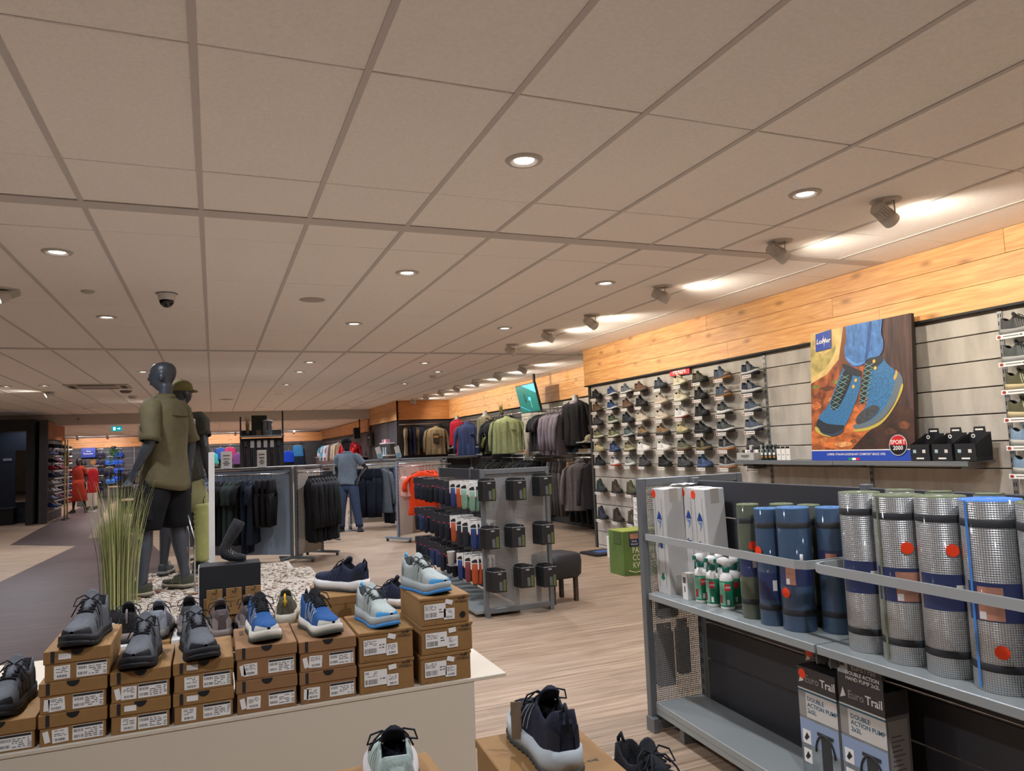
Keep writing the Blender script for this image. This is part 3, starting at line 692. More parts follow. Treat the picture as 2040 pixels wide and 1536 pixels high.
# ================================================================ shoe table in front
TT=.65
LAM=M((206,194,174),.45)
t=thing('display_table','long white laminate display table under the brown shoe boxes','table',(0,3.4,0))
B().cbox(-1.6,-.566,TT-.014,1.08,.68,TT,.002).ob('table_top',LAM,t)
B().cbox(-1.5,-.562,.0,.945,-.51,TT-.014,.002).ob('front_panel',LAM,t)
B().cbox(.92,-.51,.0,.945,.56,TT-.014,.002).ob('side_panel',LAM,t)
B().cbox(-1.5,-.51,.0,-1.475,.56,TT-.014,.002).ob('side_panel',LAM,t)
B().cbox(-1.475,.535,.0,.92,.56,TT-.014,.002).ob('back_panel',LAM,t)
GB='brown shoe boxes stacked along the white table'
h=.099
shoebox('single low brown shoe box at the left end of the table',-.735,-.532,2.845,TT,h,'a',group=GB)
for k,l in enumerate(('bottom','middle','top')):
    shoebox('brown shoe box, %s of the three-high stack at left under a dark shoe'%l,-.527+(.012 if k==2 else 0),-.33+(.010 if k==2 else 0),2.842-(.0 if k<2 else .0),TT+k*h,h,'a',variant=(2,2,1)[k],group=GB)
for k,l in enumerate(('bottom','top')):
    shoebox('brown shoe box, %s of the second stack from the left'%l,-.324,-.139,2.842,TT+k*(h+.002),h+.002,'a',variant=(1,2)[k],group=GB)
    shoebox('brown shoe box, %s of the third stack from the left'%l,-.134,.062,2.842,TT+k*(h+.004),h+.004,'a',variant=1,group=GB)
    shoebox('reddish brown shoe box, %s of the stack under the left blue trail shoe'%l,.067,.277,2.842,TT+k*.114,.114,'a',variant=2,group=GB,col=M((136,98,62),.75,noise=(30,.06)))
    shoebox('reddish brown shoe box, %s of the stack under the right blue trail shoe'%l,.282,.490,2.842,TT+k*.111,.111,'a',variant=2,group=GB,col=M((136,98,62),.75,noise=(30,.06)))
    shoebox('plain kraft shoe box, %s of the two-high stack under a grey shoe'%l,.497,.708,2.842,TT+k*.113,.112,'b',variant=k,group=GB)
for k,l in enumerate(('bottom','middle','top')):
    shoebox('plain kraft shoe box, %s of the three-high stack at the right end'%l,.73+(.0,.006,.004)[k],.938+(.0,.010,.0)[k],2.842,TT+k*.109,.108,'b',variant=(1,0,2)[k],group=GB)
D2=-math.pi/2
GS='shoes set out on the boxes'
dk=dict(up=(88,90,94),mid=(26,26,30),out=(18,18,20),over='panel',overc=(60,62,66),lace=(18,18,21),toe=(26,27,30),heel=(44,45,48),lin_=(24,24,26),name='hiking_shoe')
shoe('dark grey hiking shoe on the lowest box at the far left',(-.635,2.99,TT+h),D2-.12,group=GS,size=1.03,**dk)
shoe('dark grey hiking shoe on top of the three-high box stack',(-.405,2.955,TT+3*h),D2-.16,group=GS,size=1.03,**dk)
shoe('dark grey hiking shoe on the second stack from the left',(-.235,2.955,TT+2*(h+.002)),D2-.10,group=GS,size=1.03,**dk)
shoe('dark grey hiking shoe on the third stack from the left',(-.055,2.945,TT+2*(h+.004)),D2+.18,group=GS,size=1.03,**dk)
bl=dict(st='low',up=(34,76,128),mid=(206,200,186),out=(70,72,62),over='zig',overc=(190,196,200),lace=(20,20,22),tong=(20,20,22),toe=(200,196,184),heel=(190,186,170),lin_=(24,26,34),tab=(24,26,34),name='trail_shoe')
shoe('blue trail shoe with white zigzag overlay, left of the blue two',(.165,2.99,TT+.228),D2+.10,group=GS,**bl)
shoe('blue trail shoe with white zigzag overlay, right of the blue two',(.375,2.985,TT+.222),D2+.22,group=GS,**bl)
gr=dict(st='run',up=(160,166,160),mid=(158,162,160),out=(60,130,190),over='panel',overc=(146,152,146),lace=(60,62,62),toe=(70,150,205),heel=(120,122,122),lin_=(60,62,64),tab=(70,165,225),name='running_shoe')
shoe('light grey running shoe with blue pull tab on the two-high kraft stack',(.595,2.985,TT+.225),D2+.20,group=GS,**gr)
shoe('light grey running shoe with blue pull tab on the three-high kraft stack',(.80,2.99,TT+.326),D2+.30,group=GS,**gr)
# ---- second row seen from behind, heels towards the camera
WB=M((200,196,190),.6)
def backbox(label,x,y,z1,w=.2,col=WB,d=.33,mark=None,nm='shoe_box'):
    t=thing(nm,label,'box',(x,y,TT),0,'boxes in the second row of the table'); hh=z1-TT
    B().cbox(-w/2+.003,-d/2+.003,0,w/2-.003,d/2-.003,hh-.003,.002).ob('body',col,t)
    B().cbox(-w/2,-d/2,hh-.035,w/2,d/2,hh,.002).ob('lid',col,t)
    if mark: text(mark,.05,M((120,118,116),.6),t,face_my(-w*.1,-d/2-.0008,hh*.48))
    return t
backbox('pale grey shoe box behind the stacks with large letters on its end',-.335,3.66,.795,.17,mark='OC')
backbox('pale grey shoe box behind the second and third stacks',-.105,3.66,.795,.13,mark='OC')
backbox('brown shoe box hidden behind the left dark shoes',-.21,3.68,.79,.07,KRAFT)
backbox('narrow brown shoe box in front of the black display',.025,3.56,.79,.10,KRAFT,.30)
backbox('pale shoe box under the mauve black shoe',.14,3.56,.795,.11,d=.30)
backbox('brown shoe box under the olive shoe with yellow tab',.30,3.60,.80,.2,M((150,108,66),.75))
backbox('tall brown box behind the right blue shoe with a navy shoe on it',.515,3.42,.945,.21,KRAFT,.34)
backbox('brown shoe box behind the grey running shoes',.80,3.62,.80,.22,KRAFT)
U2=math.pi/2
mv=dict(st='low',up=(84,74,74),mid=(128,116,112),out=(30,28,28),over='panel',overc=(120,108,104),lace=(60,56,56),heel=(130,118,114),lin_=(16,16,18),lod=0,name='hiking_shoe')
shoe('black shoe with mauve heel stripe on the pale box marked with letters',(-.345,3.68,.795),U2+.03,group=GS,**{**mv,'up':(30,29,31),'heel':None,'tab':(120,110,112)})
shoe('pale blue grey shoe seen from the heel behind the dark shoes',(-.225,3.69,.79),U2-.04,group=GS,**{**mv,'up':(120,124,132),'mid':(120,116,110),'heel':(140,144,152)})
shoe('grey shoe with dark band seen from the heel, left of the display box',(-.105,3.68,.795),U2+.0,group=GS,**{**mv,'up':(60,58,60),'heel':(128,122,124)})
shoe('mauve shoe seen from the heel in front of the black display box',(.02,3.55,.79),U2+.06,group=GS,**mv)
shoe('mauve shoe with black collar right in front of the display box',(.14,3.55,.795),U2-.02,group=GS,**mv)
shoe('pinkish grey shoe half hidden behind the three-high stack',(-.49,3.62,.65),U2+.2,group=GS,**{**mv,'up':(140,122,122)})
shoe('olive shoe with bright yellow heel tab seen from behind',(.305,3.60,.80),U2-.12,group=GS,st='run',up=(84,80,66),mid=(190,184,168),out=(110,96,60),over='panel',overc=(96,92,76),lace=(170,164,150),heel=(84,80,66),lin_=(150,142,134),tab=(222,180,30),name='running_shoe')
B().cbox(-.008,-.148,.03,.008,-.142,.11,.002).ob('heel_stripe',fab((222,180,30)),bpy.data.objects['running_shoe.002'])
bpy.data.objects['heel_stripe'].rotation_euler=(0,0,-U2); bpy.data.objects['heel_stripe'].location=(.001,0,0)
nv=dict(st='run',up=(38,42,62),mid=(214,210,204),out=(60,62,60),over='three',overc=(60,64,84),lace=(30,32,40),lin_=(20,22,30),toe=(34,38,56),heel=(30,32,44),tab=(24,26,34),name='running_shoe')
s=shoe('navy running shoe with thick white sole on the tall rear box',(.525,3.40,.945),U2+.62,group=GS,**nv)
shoe('navy shoe with white sole far behind the grey running shoes',(.79,3.64,.80),U2+.7,group=GS,**nv)
for o_ in [q for q in bpy.data.objects if q.type=='EMPTY' and q.get('label','').startswith('navy') and q.get('group')==GS]:
    B().cbox(-.158,-.034,.002,-.118,.034,.030,.008).ob('yellow_heel_sole',rub((206,170,40)),o_)
# black sock display box with foot form
t=thing('sock_display','black sock display box with kraft sock cards among the shoes','display',(.07,3.80,TT))
B().cbox(-.135,-.03,0,.135,.10,.40,.003).ob('box_body',M((24,24,27),.6),t)
sd=B().cbox(-.139,-.03,0,-.135,.10,.395,.001).ob('printed_side',PAPER,t)
b=B(); 
for k in range(16): b.box(-.1396,-.02,.06+k*.02,-.139,.07-.03*(k%3),.066+k*.02)
b.ob('side_print',M((150,140,150),.7),sd)
B().cbox(-.120,-.036,.0,.125,-.030,.16,.002).ob('front_lip',M((24,24,27),.6),t)
for r in range(2):
    for c in range(3):
        g=B().cbox(-.034,-.005,-.12,.034,.003,0,.001).ob('sock_card',KRAFT,t,(-.082+c*.084+(.012 if r else 0),-.045-.02*r,.275+.022*r-(.0 if r else .02)))
        B().tube([(-.008,-.006,-.012),(0,-.008,-.020),(.008,-.006,-.012),(.008,-.006,.006)],.002,5).ob('card_hook',BLACK,g)
        b=B(); print_lines(b,0,-.04,.05,.008,-.0058,1); print_lines(b,0,-.058,.04,.006,-.0058,1); b.ob('card_print',KRAFTD,g)
SK=M((38,38,40),.9,noise=(40,.2),bump=(120,.4))
t2=thing('sock_form','dark grey trekking sock stretched over a foot form','sock',(.085,3.84,TT+.398),math.pi); t2.scale=(.68,.68,.68)
b=B()
P=[(-.085,.028,.020),(-.06,.03,.026),(-.02,.036,.031),(.02,.046,.034),(.05,.062,.037),(.062,.085,.037),(.054,.115,.034),(.034,.155,.036),(.006,.2,.041),(-.022,.25,.043),(-.044,.29,.042)]
b.tube([(p[0],0,p[1]) for p in P],[p[2] for p in P],12); b.ob('sock',SK,t2)
b=B()
for k in range(5):
    b.tube([(-.005+.013*k,-.033,.045+.012*k),(-.012+.013*k,0,.074+.012*k),(-.005+.013*k,.033,.045+.012*k)],.003,5)
b.ob('ribbing',M((120,118,116),.9),t2)
t=thing('sign_pole','white square sign pole standing behind the sock display','pole',(-.01,4.02,TT))
B().cbox(-.014,-.014,0,.014,.014,.93,.002).ob('pole',WHITE,t); B().cbox(.012,-.006,.86,.03,.006,.875,.001).ob('clip',STEEL,t); B().cbox(-.06,-.06,0,.06,.06,.01,.002).ob('base_plate',WHITE,t)
# ================================================================ nearest table, cut by the lower picture edge
t=thing('front_table','white table nearest the camera, below the picture edge','table',(.6,1.3,0))
B().cbox(-1.5,-.55,.62,.5,.42,.65,.002).ob('table_top',LAM,t)
for x,y in ((-1.4,-.45),(.45,-.45),(-1.4,.4),(.45,.4)): B().cbox(x-.025,y-.025,0,x+.025,y+.025,.62,.002).ob('leg',LAM,t)
def fgbox(label,x0,x1,y0,y1,z0,z1,rz):
    t=thing('shoe_box',label,'box',((x0+x1)/2,(y0+y1)/2,z0),rz,'boxes on the nearest table'); w=x1-x0; d=y1-y0; hh=z1-z0
    B().cbox(-w/2+.003,-d/2+.003,0,w/2-.003,d/2-.003,hh-.003,.002).ob('body',KRAFT,t)
    l=B().cbox(-w/2,-d/2,hh-.02,w/2,d/2,hh,.002).ob('lid',KRAFT,t)
    T=Matrix.Translation((w*.18,-d*.14,hh+.0006))@Matrix.Rotation(math.pi,4,'Z')
    text('Jack Wolfskin',.016,INK,t,T,.008)
    return t
fgbox('kraft box under the navy shoe at the lower picture edge',.53,.765,1.29,1.625,.775,.90,-.06)
fgbox('lower kraft box beneath the nearest navy shoe',.53,.765,1.29,1.625,.65,.775,-.05)
fgbox('kraft box under the mint shoe at the lower picture edge',.20,.44,1.32,1.66,.65,.88,.02)
fgbox('kraft box under the black shoe at the lower right picture edge',.80,1.02,1.20,1.52,.65,.76,-.1)
s=shoe('navy shoe with pale sole and paper hang tag, on kraft box',(.652,1.50,.90),U2-.10,group='shoes on the nearest table',**{**nv,'up':(30,32,46),'lin_':(12,12,14),'overc':(150,150,156),'mid':(176,182,184)})
hg=B().cbox(-.012,-.002,-.075,.012,.002,.0,.001).ob('hang_tag',M((132,112,88),.8),s,(.015,.060,.10)); hg.rotation_euler=(0,0,1.2)
B().tube([(-.03,.03,.11),(.0,.05,.108),(.02,.062,.098)],.0015,5).ob('tag_cord',BLACK,s)
shoe('mint and grey shoe with navy collar at the lower picture edge',(.322,1.49,.88),U2-.16,group='shoes on the nearest table',**{**nv,'up':(148,160,152),'mid':(196,188,186),'lin_':(14,14,26),'heel':(120,122,126),'overc':(176,196,184),'tab':None,'tong':(14,14,26),'st':'run'})
shoe('black laced shoe at the lower right picture edge',(.862,1.37,.76),D2+.1,group='shoes on the nearest table',**{**nv,'up':(26,27,30),'mid':(200,204,208),'lin_':(12,12,14),'heel':(28,30,32),'overc':(70,72,74),'st':'low'})
shoe('navy and mint shoe barely showing at the picture edge',(.49,1.10,.65),U2-.2,group='shoes on the nearest table',**{**nv,'tong':(140,200,196)})
# ================================================================ camping gondola on the right
CHAR=M((52,51,55),.55); GFR=M((112,114,115),.45,.35)
def wiremesh(w,h,pitch=.0105,t=.0019):
    b=B(); n=int(w/pitch)
    for k in range(n+1): b.box(-w/2+k*w/n-t,-.001,0,-w/2+k*w/n+t,.001,h)
    n=int(h/pitch)
    for k in range(n+1): b.box(-w/2,-.0025,k*h/n-t,w/2,-.0005,k*h/n+t)
    return b
def bar(b,path,w,h,mi=0):
    """flat rail: rectangular section swept along a level path"""
    P=[Vector(p) for p in path]; rg=[]
    for i,p in enumerate(P):
        d=(P[min(i+1,len(P)-1)]-P[max(i-1,0)]); d.z=0; d.normalize(); n=Vector((-d.y,d.x,0))*w/2
        rg.append([p+n+Vector((0,0,-h/2)),p-n+Vector((0,0,-h/2)),p-n+Vector((0,0,h/2)),p+n+Vector((0,0,h/2))])
    b.loft(rg,mi,False,True)
def gondola(label,x0,x1,xc,ye,y_near,sgn,zt=1.345):
    """end frame at y=ye; body runs towards sgn*y"""
    t=thing('gondola_rack',label,'display rack',(xc,ye,0))
    a,c=x0-xc,x1-xc
    fr=B()
    fr.cbox(a,-.02,.03,a+.04,.02,zt,.003); fr.cbox(c-.04,-.02,.03,c,.02,zt,.003); fr.cbox(a+.04,-.02,zt-.045,c-.04,.02,zt,.003); fr.cbox(a+.04,-.02,.03,c-.04,.02,.075,.003)
    e=fr.ob('end_frame',GFR,t)
    wm=wiremesh(c-a-.08,zt-.12).ob('wire_mesh',M((166,164,160),.45,.2),t,((a+c)/2,0,.075)); wm['kind']='stuff'
    return t
G=gondola('grey camping gondola holding rolled mats, with a wire mesh end panel',2.17,2.87,2.52,3.55,0,-1)
y=lambda v:v-3.55
b=B().cbox(-.02,-.06,0,.02,-.02,1.335,.002)
for k in range(22): b.box(-.0205,-.049,.09+k*.056,-.0195,-.043,.09+k*.056+.03,1); b.box(-.0205,-.037,.09+k*.056,-.0195,-.031,.09+k*.056+.03,1)
b.ob('upright_post',[GFR,BLACK],G)
for q in (2.32,1.09):
    b=B().cbox(-.02,y(q)-.02,0,.02,y(q)+.02,1.335,.002); b.ob('upright_post',GFR,G)
ZP=[.08,.35,.545,.83,1.13,1.325]
for (ya,yb) in ((3.47,2.345),(2.295,1.115),(1.065,-.1)):
    for za,zb in zip(ZP,ZP[1:]):
        B().cbox(-.012,y(yb),za+.004,.012,y(ya),zb-.004,.003).ob('back_panel',CHAR,G)
B().cbox(-.36,-.055,.0,-.325,.02,.075,.002).ob('foot',GFR,G); B().cbox(-.325,-.05,.015,.33,-.02,.055,.002).ob('base_beam',GFR,G)
SHG=M((146,150,148),.4,.15)
for i,(ya,yb) in enumerate(((3.525,2.325),(2.315,1.09),(1.08,-.12))):
    s_=B().cbox(-.335,y(yb),.692,-.02,y(ya),.727,.003).ob('shelf',SHG,G)
    for q in (ya-.03,yb+.03): B().cbox(-.30,y(q)-.003,.64,-.02,y(q)+.003,.692,.001).ob('shelf_bracket',GFR,s_)
    b=B(); P=[(-.03,y(ya)-.02,1.03)] if i else [(-.335,y(ya)-.01,1.03)]
    if i: P+= [(-.28,y(ya)-.012,1.03),(-.325,y(ya)-.025,1.03),(-.345,y(ya)-.06,1.03)]
    P+=[(-.345,y(yb)+.06,1.03),(-.325,y(yb)+.025,1.03),(-.28,y(yb)+.012,1.03),(-.03,y(yb)+.012,1.03)]
    bar(b,P,.012,.034); b.ob('guard_rail',M((168,170,168),.4,.2),G)
    B().lathe([(.0005,.016),(.006,.016),(.006,-.016),(.0005,-.016)],8,0,Matrix.Translation((-.33,y(yb)+.04,1.055)),False).ob('rail_knob',WHITE,G)
bs=thing('loose_base_shelf','grey bottom shelf lying slightly askew on the gondola feet','shelf',(2.2,3.53,0),-.055)
B().cbox(.0,-1.45,.115,.29,-.0,.15,.003).ob('shelf_tray',SHG,bs); B().cbox(.002,-1.45,.085,.012,-.0,.115,.001).ob('front_lip',SHG,bs)
for q in (-.2,-1.25): B().cbox(.03,q-.02,0,.27,q+.02,.113,.002).ob('foot',GFR,bs)
# hooks with bags hanging on the far side of the wire mesh
for i,(x,z,w,h_) in enumerate(((2.36,.56,.13,.12),(2.33,.19,.11,.30),(2.45,.24,.08,.26))):
    o=thing('hanging_pouch','black packaged pouch %s behind the wire mesh end panel'%('high up','low, near the corner post','low, near the middle post')[i],'pouch',(x,3.615,z),0,'pouches behind the mesh panel')
    B().cbox(-w/2,-.025,0,w/2,.03,h_,.012).ob('pouch_body',M((26,26,28),.7),o); B().cbox(-w*.4,-.006,h_,w*.4,.006,h_+.04,.002).ob('header_card',BLACK,o); B().tube([(0,-.064,h_+.025),(0,.05,h_+.025)],.003,5).ob('hook',CHROME,o)
# rolled mats
def wafer(c):
    m=bpy.data.materials.new('waffle_foil'); m.use_nodes=True; nt=m.node_tree; L=nt.links; b=nt.nodes['Principled BSDF']
    b.inputs['Metallic'].default_value=.75; b.inputs['Roughness'].default_value=.33
    tc=nt.nodes.new('ShaderNodeTexCoord'); sp=nt.nodes.new('ShaderNodeSeparateXYZ'); L.new(tc.outputs['Object'],sp.inputs[0])
    at=nt.nodes.new('ShaderNodeMath'); at.operation='ARCTAN2'; L.new(sp.outputs[1],at.inputs[0]); L.new(sp.outputs[0],at.inputs[1])
    def wave(src,k):
        a=nt.nodes.new('ShaderNodeMath'); a.operation='MULTIPLY'; a.inputs[1].default_value=k; L.new(src,a.inputs[0])
        s=nt.nodes.new('ShaderNodeMath'); s.operation='SINE'; L.new(a.outputs[0],s.inputs[0])
        ab=nt.nodes.new('ShaderNodeMath'); ab.operation='ABSOLUTE'; L.new(s.outputs[0],ab.inputs[0]); return ab.outputs[0]
    mu=nt.nodes.new('ShaderNodeMath'); mu.operation='MINIMUM'; L.new(wave(at.outputs[0],36),mu.inputs[0]); L.new(wave(sp.outputs[2],430),mu.inputs[1])
    rp=nt.nodes.new('ShaderNodeValToRGB'); rp.color_ramp.elements[0].position=.1; rp.color_ramp.elements[1].position=.5
    rp.color_ramp.elements[0].color=lin([x*.62 for x in c])+(1,); rp.color_ramp.elements[1].color=lin(c)+(1,); L.new(mu.outputs[0],rp.inputs[0]); L.new(rp.outputs[0],b.inputs['Base Color'])
    bn=nt.nodes.new('ShaderNodeBump'); bn.inputs['Strength'].default_value=.5; bn.inputs['Distance'].default_value=.003; L.new(mu.outputs[0],bn.inputs['Height']); L.new(bn.outputs[0],b.inputs['Normal'])
    return m
FOIL=wafer((222,222,220))
FILM=M((120,122,124),.06,spec=.9,alpha=.07)
NAVY=M((34,46,92),.35)
def arc_patch(b,r,a0,a1,z0,z1,n=10,mi=0):
    vs=[]
    for k in range(n+1):
        a=a0+(a1-a0)*k/n
        for z in (z0,z1): vs.append((r*math.cos(a),r*math.sin(a),z))
    b.add(vs,[(2*k,2*k+2,2*k+3,2*k+1) for k in range(n)],mi,True)
CAMA=math.radians(229) # direction from the shelf towards the aisle
def mat_roll(label,x,y_,r,h_,mt,edge,lab=True,dot=None,photo=None,group='rolled foam mats on the gondola shelf',seam=None,laba=(-1.3,1.3),labz=(.37,.57)):
    t=thing('foam_mat_roll',label,'camping mat',(x,y_,.727),0,group)
    prof=[(.0005,0),(r*.98,0),(r,.004),(r,h_-.004),(r*.985,h_)]
    q=r*.9; up=False
    while q>.018: prof+=[(q+.004,h_),(q+.003,h_-.006),(q,h_-.006),(q-.001,h_)]; q-=.014
    prof.append((.012,h_)); prof.append((.011,h_-.05)); prof.append((.0005,h_-.05))
    b=B().lathe(prof,36,caps=False)
    for i,f in enumerate(b.f):
        if sum(b.v[j][2] for j in f)/len(f)>h_-.008: b.m[i]=1
    b.ob('mat_body',[mt,edge],t)
    for z in (.065,h_-.085): B().lathe([(r+.0005,z),(r+.002,z+.001),(r+.002,z+.024),(r+.0005,z+.025)],36,caps=False).ob('strap',M((24,24,26),.7),t)
    B().lathe([(r*.5,h_+.004),(r+.004,h_+.002),(r+.004,.0),],30,caps=False).ob('plastic_wrap',FILM,t)
    if lab:
        b=B(); arc_patch(b,r+.0016,CAMA+laba[0],CAMA+laba[1],h_*labz[0],h_*labz[1],14); lb=b.ob('paper_band',NAVY,t)
        if photo:
            b=B(); arc_patch(b,r+.0024,CAMA+photo[0],CAMA+photo[1],h_*labz[0]+.004,h_*labz[1]-.012); b.ob('label_photo',M((176,120,96),.5,noise=(14,.5)),lb)
            b=B(); arc_patch(b,r+.003,CAMA+photo[0]+.03,CAMA+photo[0]+.25,h_*labz[0]+.006,h_*labz[0]+.03); b.ob('label_icons',PAPER,lb)
        else:
            b=B(); arc_patch(b,r+.0024,CAMA+.15,CAMA+.5,h_*labz[0]+.04,h_*labz[0]+.085); b.ob('price_sticker',PAPER,lb)
    if seam: b=B(); arc_patch(b,r+.003,CAMA+seam-.06,CAMA+seam+.06,.01,h_-.002,3); b.ob('seam_edge',edge,t)
    if dot is not None:
        a=CAMA+dot[0]; T=Matrix.Translation(((r+.003)*math.cos(a),(r+.003)*math.sin(a),dot[1]))@Matrix.Rotation(a,4,'Z')
        B().prism(circ(.021,18),0,.0012,'x',0,T).ob('price_dot',ORANGE,t)
    return t
OLI=M((84,90,66),.55,noise=(20,.08),coat=.6); BLU=M((48,76,106),.5,noise=(20,.08),coat=.6)
OLE=M((108,116,78),.7); BLE=M((74,120,170),.7); BLE2=M((60,130,210),.6)
mat_roll('olive foam mat roll with orange dot, first of the dark rolls',2.295,2.80,.050,.515,OLI,OLE,True,(.3,.33))
mat_roll('blue foam mat roll with orange dot on its left side',2.285,2.665,.052,.505,BLU,BLE,True,(-.9,.32),labz=(.22,.45))
mat_roll('widest blue foam mat roll with a printed band at mid height',2.315,2.535,.068,.515,BLU,BLE,True,(-.75,.16),(-.7,-.1))
mat_roll('blue foam mat roll next to the silver rolls',2.42,2.425,.062,.515,BLU,BLE,True,(1.0,.34),(-.6,.1),labz=(.5,.66))
mat_roll('olive foam mat roll behind the first blue roll',2.405,2.70,.052,.515,OLI,OLE,False)
mat_roll('olive foam mat roll behind the wide blue roll',2.445,2.575,.048,.515,OLI,OLE,False)
mat_roll('olive foam mat roll squeezed behind the silver rolls',2.452,2.305,.046,.52,OLI,OLE,False)
mat_roll('silver foil mat roll with plain navy band, first of the silver rolls',2.32,2.175,.074,.595,FOIL,OLE,True)
mat_roll('silver foil mat roll with orange dot and photo band',2.325,2.005,.086,.592,FOIL,OLE,True,(.05,.41),(-.45,.75),seam=-1.05)
mat_roll('silver foil mat roll with orange dot and white price sticker',2.325,1.835,.080,.596,FOIL,OLE,True,(.12,.42))
mat_roll('silver foil mat roll with bright blue core and low orange dot',2.325,1.655,.089,.594,FOIL,BLE2,True,(-.28,.13),(-.9,-.1),seam=-1.1)
mat_roll('silver foil mat roll cut by the right picture edge',2.325,1.47,.088,.594,FOIL,OLE,True,(-.8,.42))
mat_roll('silver foil mat roll in the back row, near the blue rolls',2.443,2.095,.050,.60,FOIL,OLE,False)
mat_roll('silver foil mat roll in the back row, behind the navy band roll',2.448,1.93,.046,.60,FOIL,OLE,False)
mat_roll('silver foil mat roll in the back row, behind the blue core roll',2.448,1.745,.046,.60,FOIL,OLE,False)
# tall white tent boxes
def tentbox(label,x,y_,rz,tilt):
    t=thing('tent_carton',label,'carton',(x,y_,.727),0,'white tent cartons',(tilt[0],tilt[1],rz))
    w,d,h_=.125,.11,.565
    B().cbox(-w/2,-d/2,0,w/2,d/2,h_,.003).ob('carton',M((200,196,190),.6),t)
    b=B(); b.box(-w*.2,-d/2-.0006,h_-.075,w*.22,-d/2,h_,0); b.box(-w*.15,-d/2-.0006,0,w*.3,-d/2,.10,0); b.ob('packing_tape',M((176,168,156),.25),t)
    b=B()
    for q in (-.03,.032): b.box(-w/2-.0006,q-.0008,.035,-w/2,q+.0008,h_-.05)
    b.ob('border_line',INK,t)
    # emblem: blue peaked tent mark with a blue lower half
    b=B().prism([(-.026,.40),(.022,.40),(.0,.445),(-.014,.43)],-w/2-.001,-w/2-.0004,'x'); b.ob('emblem',M((30,66,140),.5),t)
    b=B().prism([(.02,.395),(-.022,.395),(-.012,.365),(.004,.345),(-.004,.375)],-w/2-.001,-w/2-.0004,'x'); b.ob('emblem_tail',M((120,140,180),.5),t)
    b=B().prism([(-.018,.245),(.006,.245),(.006,.285),(-.018,.285)],-w/2-.001,-w/2-.0004,'x'); b.ob('printed_square',M((40,74,150),.5),t)
    b=B().prism([(-.02,.085),(0,.072),(.02,.085),(.01,.098),(.012,.115),(0,.105),(-.012,.118),(-.01,.098)],-w/2-.001,-w/2-.0004,'x'); b.ob('printed_star',M((20,110,80),.5),t)
    text('VAL',.030,INK,t,Matrix.Translation((-w/2-.001,.014,.27))@Matrix(((0,0,-1,0),(0,-1,0,0),(-1,0,0,0),(0,0,0,1))),.01)
    B().prism([(.04+.019*math.cos(2*math.pi*k/16),h_-.03+.022*math.sin(2*math.pi*k/16)) for k in range(16)],-w/2-.0016,-w/2-.0004,'x').ob('price_dot',ORANGE,t)
    return t
tentbox('tall white carton standing against the mesh end panel',2.315,3.468,0,(.02,-.03))
tentbox('tall white carton beside the spray bottles',2.415,3.235,0,(.0,-.03))
tentbox('tall white carton half hidden between the other two cartons',2.43,3.372,0,(.0,0))
t=thing('loose_paper','crumpled white paper lying on top of the tall cartons','paper',(2.36,3.39,1.30),.4)
b=B(); vs=[(.0+.04*i,.03*j,.004*math.sin(i*2.1+j*1.7)+.006) for j in range(4) for i in range(5)]
b.add(vs,[(j*5+i,j*5+i+1,(j+1)*5+i+1,(j+1)*5+i) for j in range(3) for i in range(4)],0,True); b.ob('sheet',PAPER,t)
# spray bottles
GRN=M((30,120,88),.4); TEAL=M((18,104,88),.4); LGR=M((120,180,150),.45)
bb=B().lathe([(.0005,0),(.030,0),(.033,.004),(.033,.015)],24,caps=False)
m_base=bb.mesh('bottle_base',[WHITE])
m_label=B().lathe([(.033,.015),(.0335,.016),(.0335,.135),(.033,.136)],24,caps=False).mesh('label_wrap',[GRN])
m_should=B().lathe([(.033,.136),(.033,.145),(.028,.162),(.017,.172),(.013,.178),(.0005,.178)],24,caps=False).mesh('bottle_shoulder',[WHITE])
m_collar=B().lathe([(.0005,.176),(.017,.176),(.018,.20),(.014,.203),(.0005,.203)],20,caps=False).mesh('collar',[TEAL])
b=B(); b.loft([[(x+.0,yy*w,zz) for yy,zz in ((-1,z0),(1,z0),(1,z1),(-1,z1))] for x,w,z0,z1 in ((-.026,.008,.205,.226),(-.012,.014,.200,.240),(.006,.014,.200,.246),(.024,.011,.214,.242),(.042,.007,.220,.236))],0,True,True); m_head=b.mesh('spray_head',[WHITE])
b=B(); b.tube([(.026,0,.214),(.038,0,.205),(.044,0,.190),(.042,0,.172)],.005,6); b.cbox(.042,-.008,.218,.056,.008,.238,.002); m_trig=b.mesh('trigger',[TEAL])
m_dot=B(); arc_patch(m_dot,.0345,-.42,.42,.092,.122,8); m_dot=m_dot.mesh('discount_sticker',[RED])
m_pan=B(); arc_patch(m_pan,.0341,-1.5,-.35,.022,.13,8); m_pan=m_pan.mesh('label_panel',[LGR])
m_pic=B(); arc_patch(m_pic,.0345,-1.35,-.8,.03,.07,5); m_pic=m_pic.mesh('label_picture',[M((150,40,36),.5)])
m_bar=B(); arc_patch(m_bar,.0345,-.15,.2,.025,.05,4); m_bar=m_bar.mesh('barcode_patch',[PAPER])
GB2='green and white spray bottles'
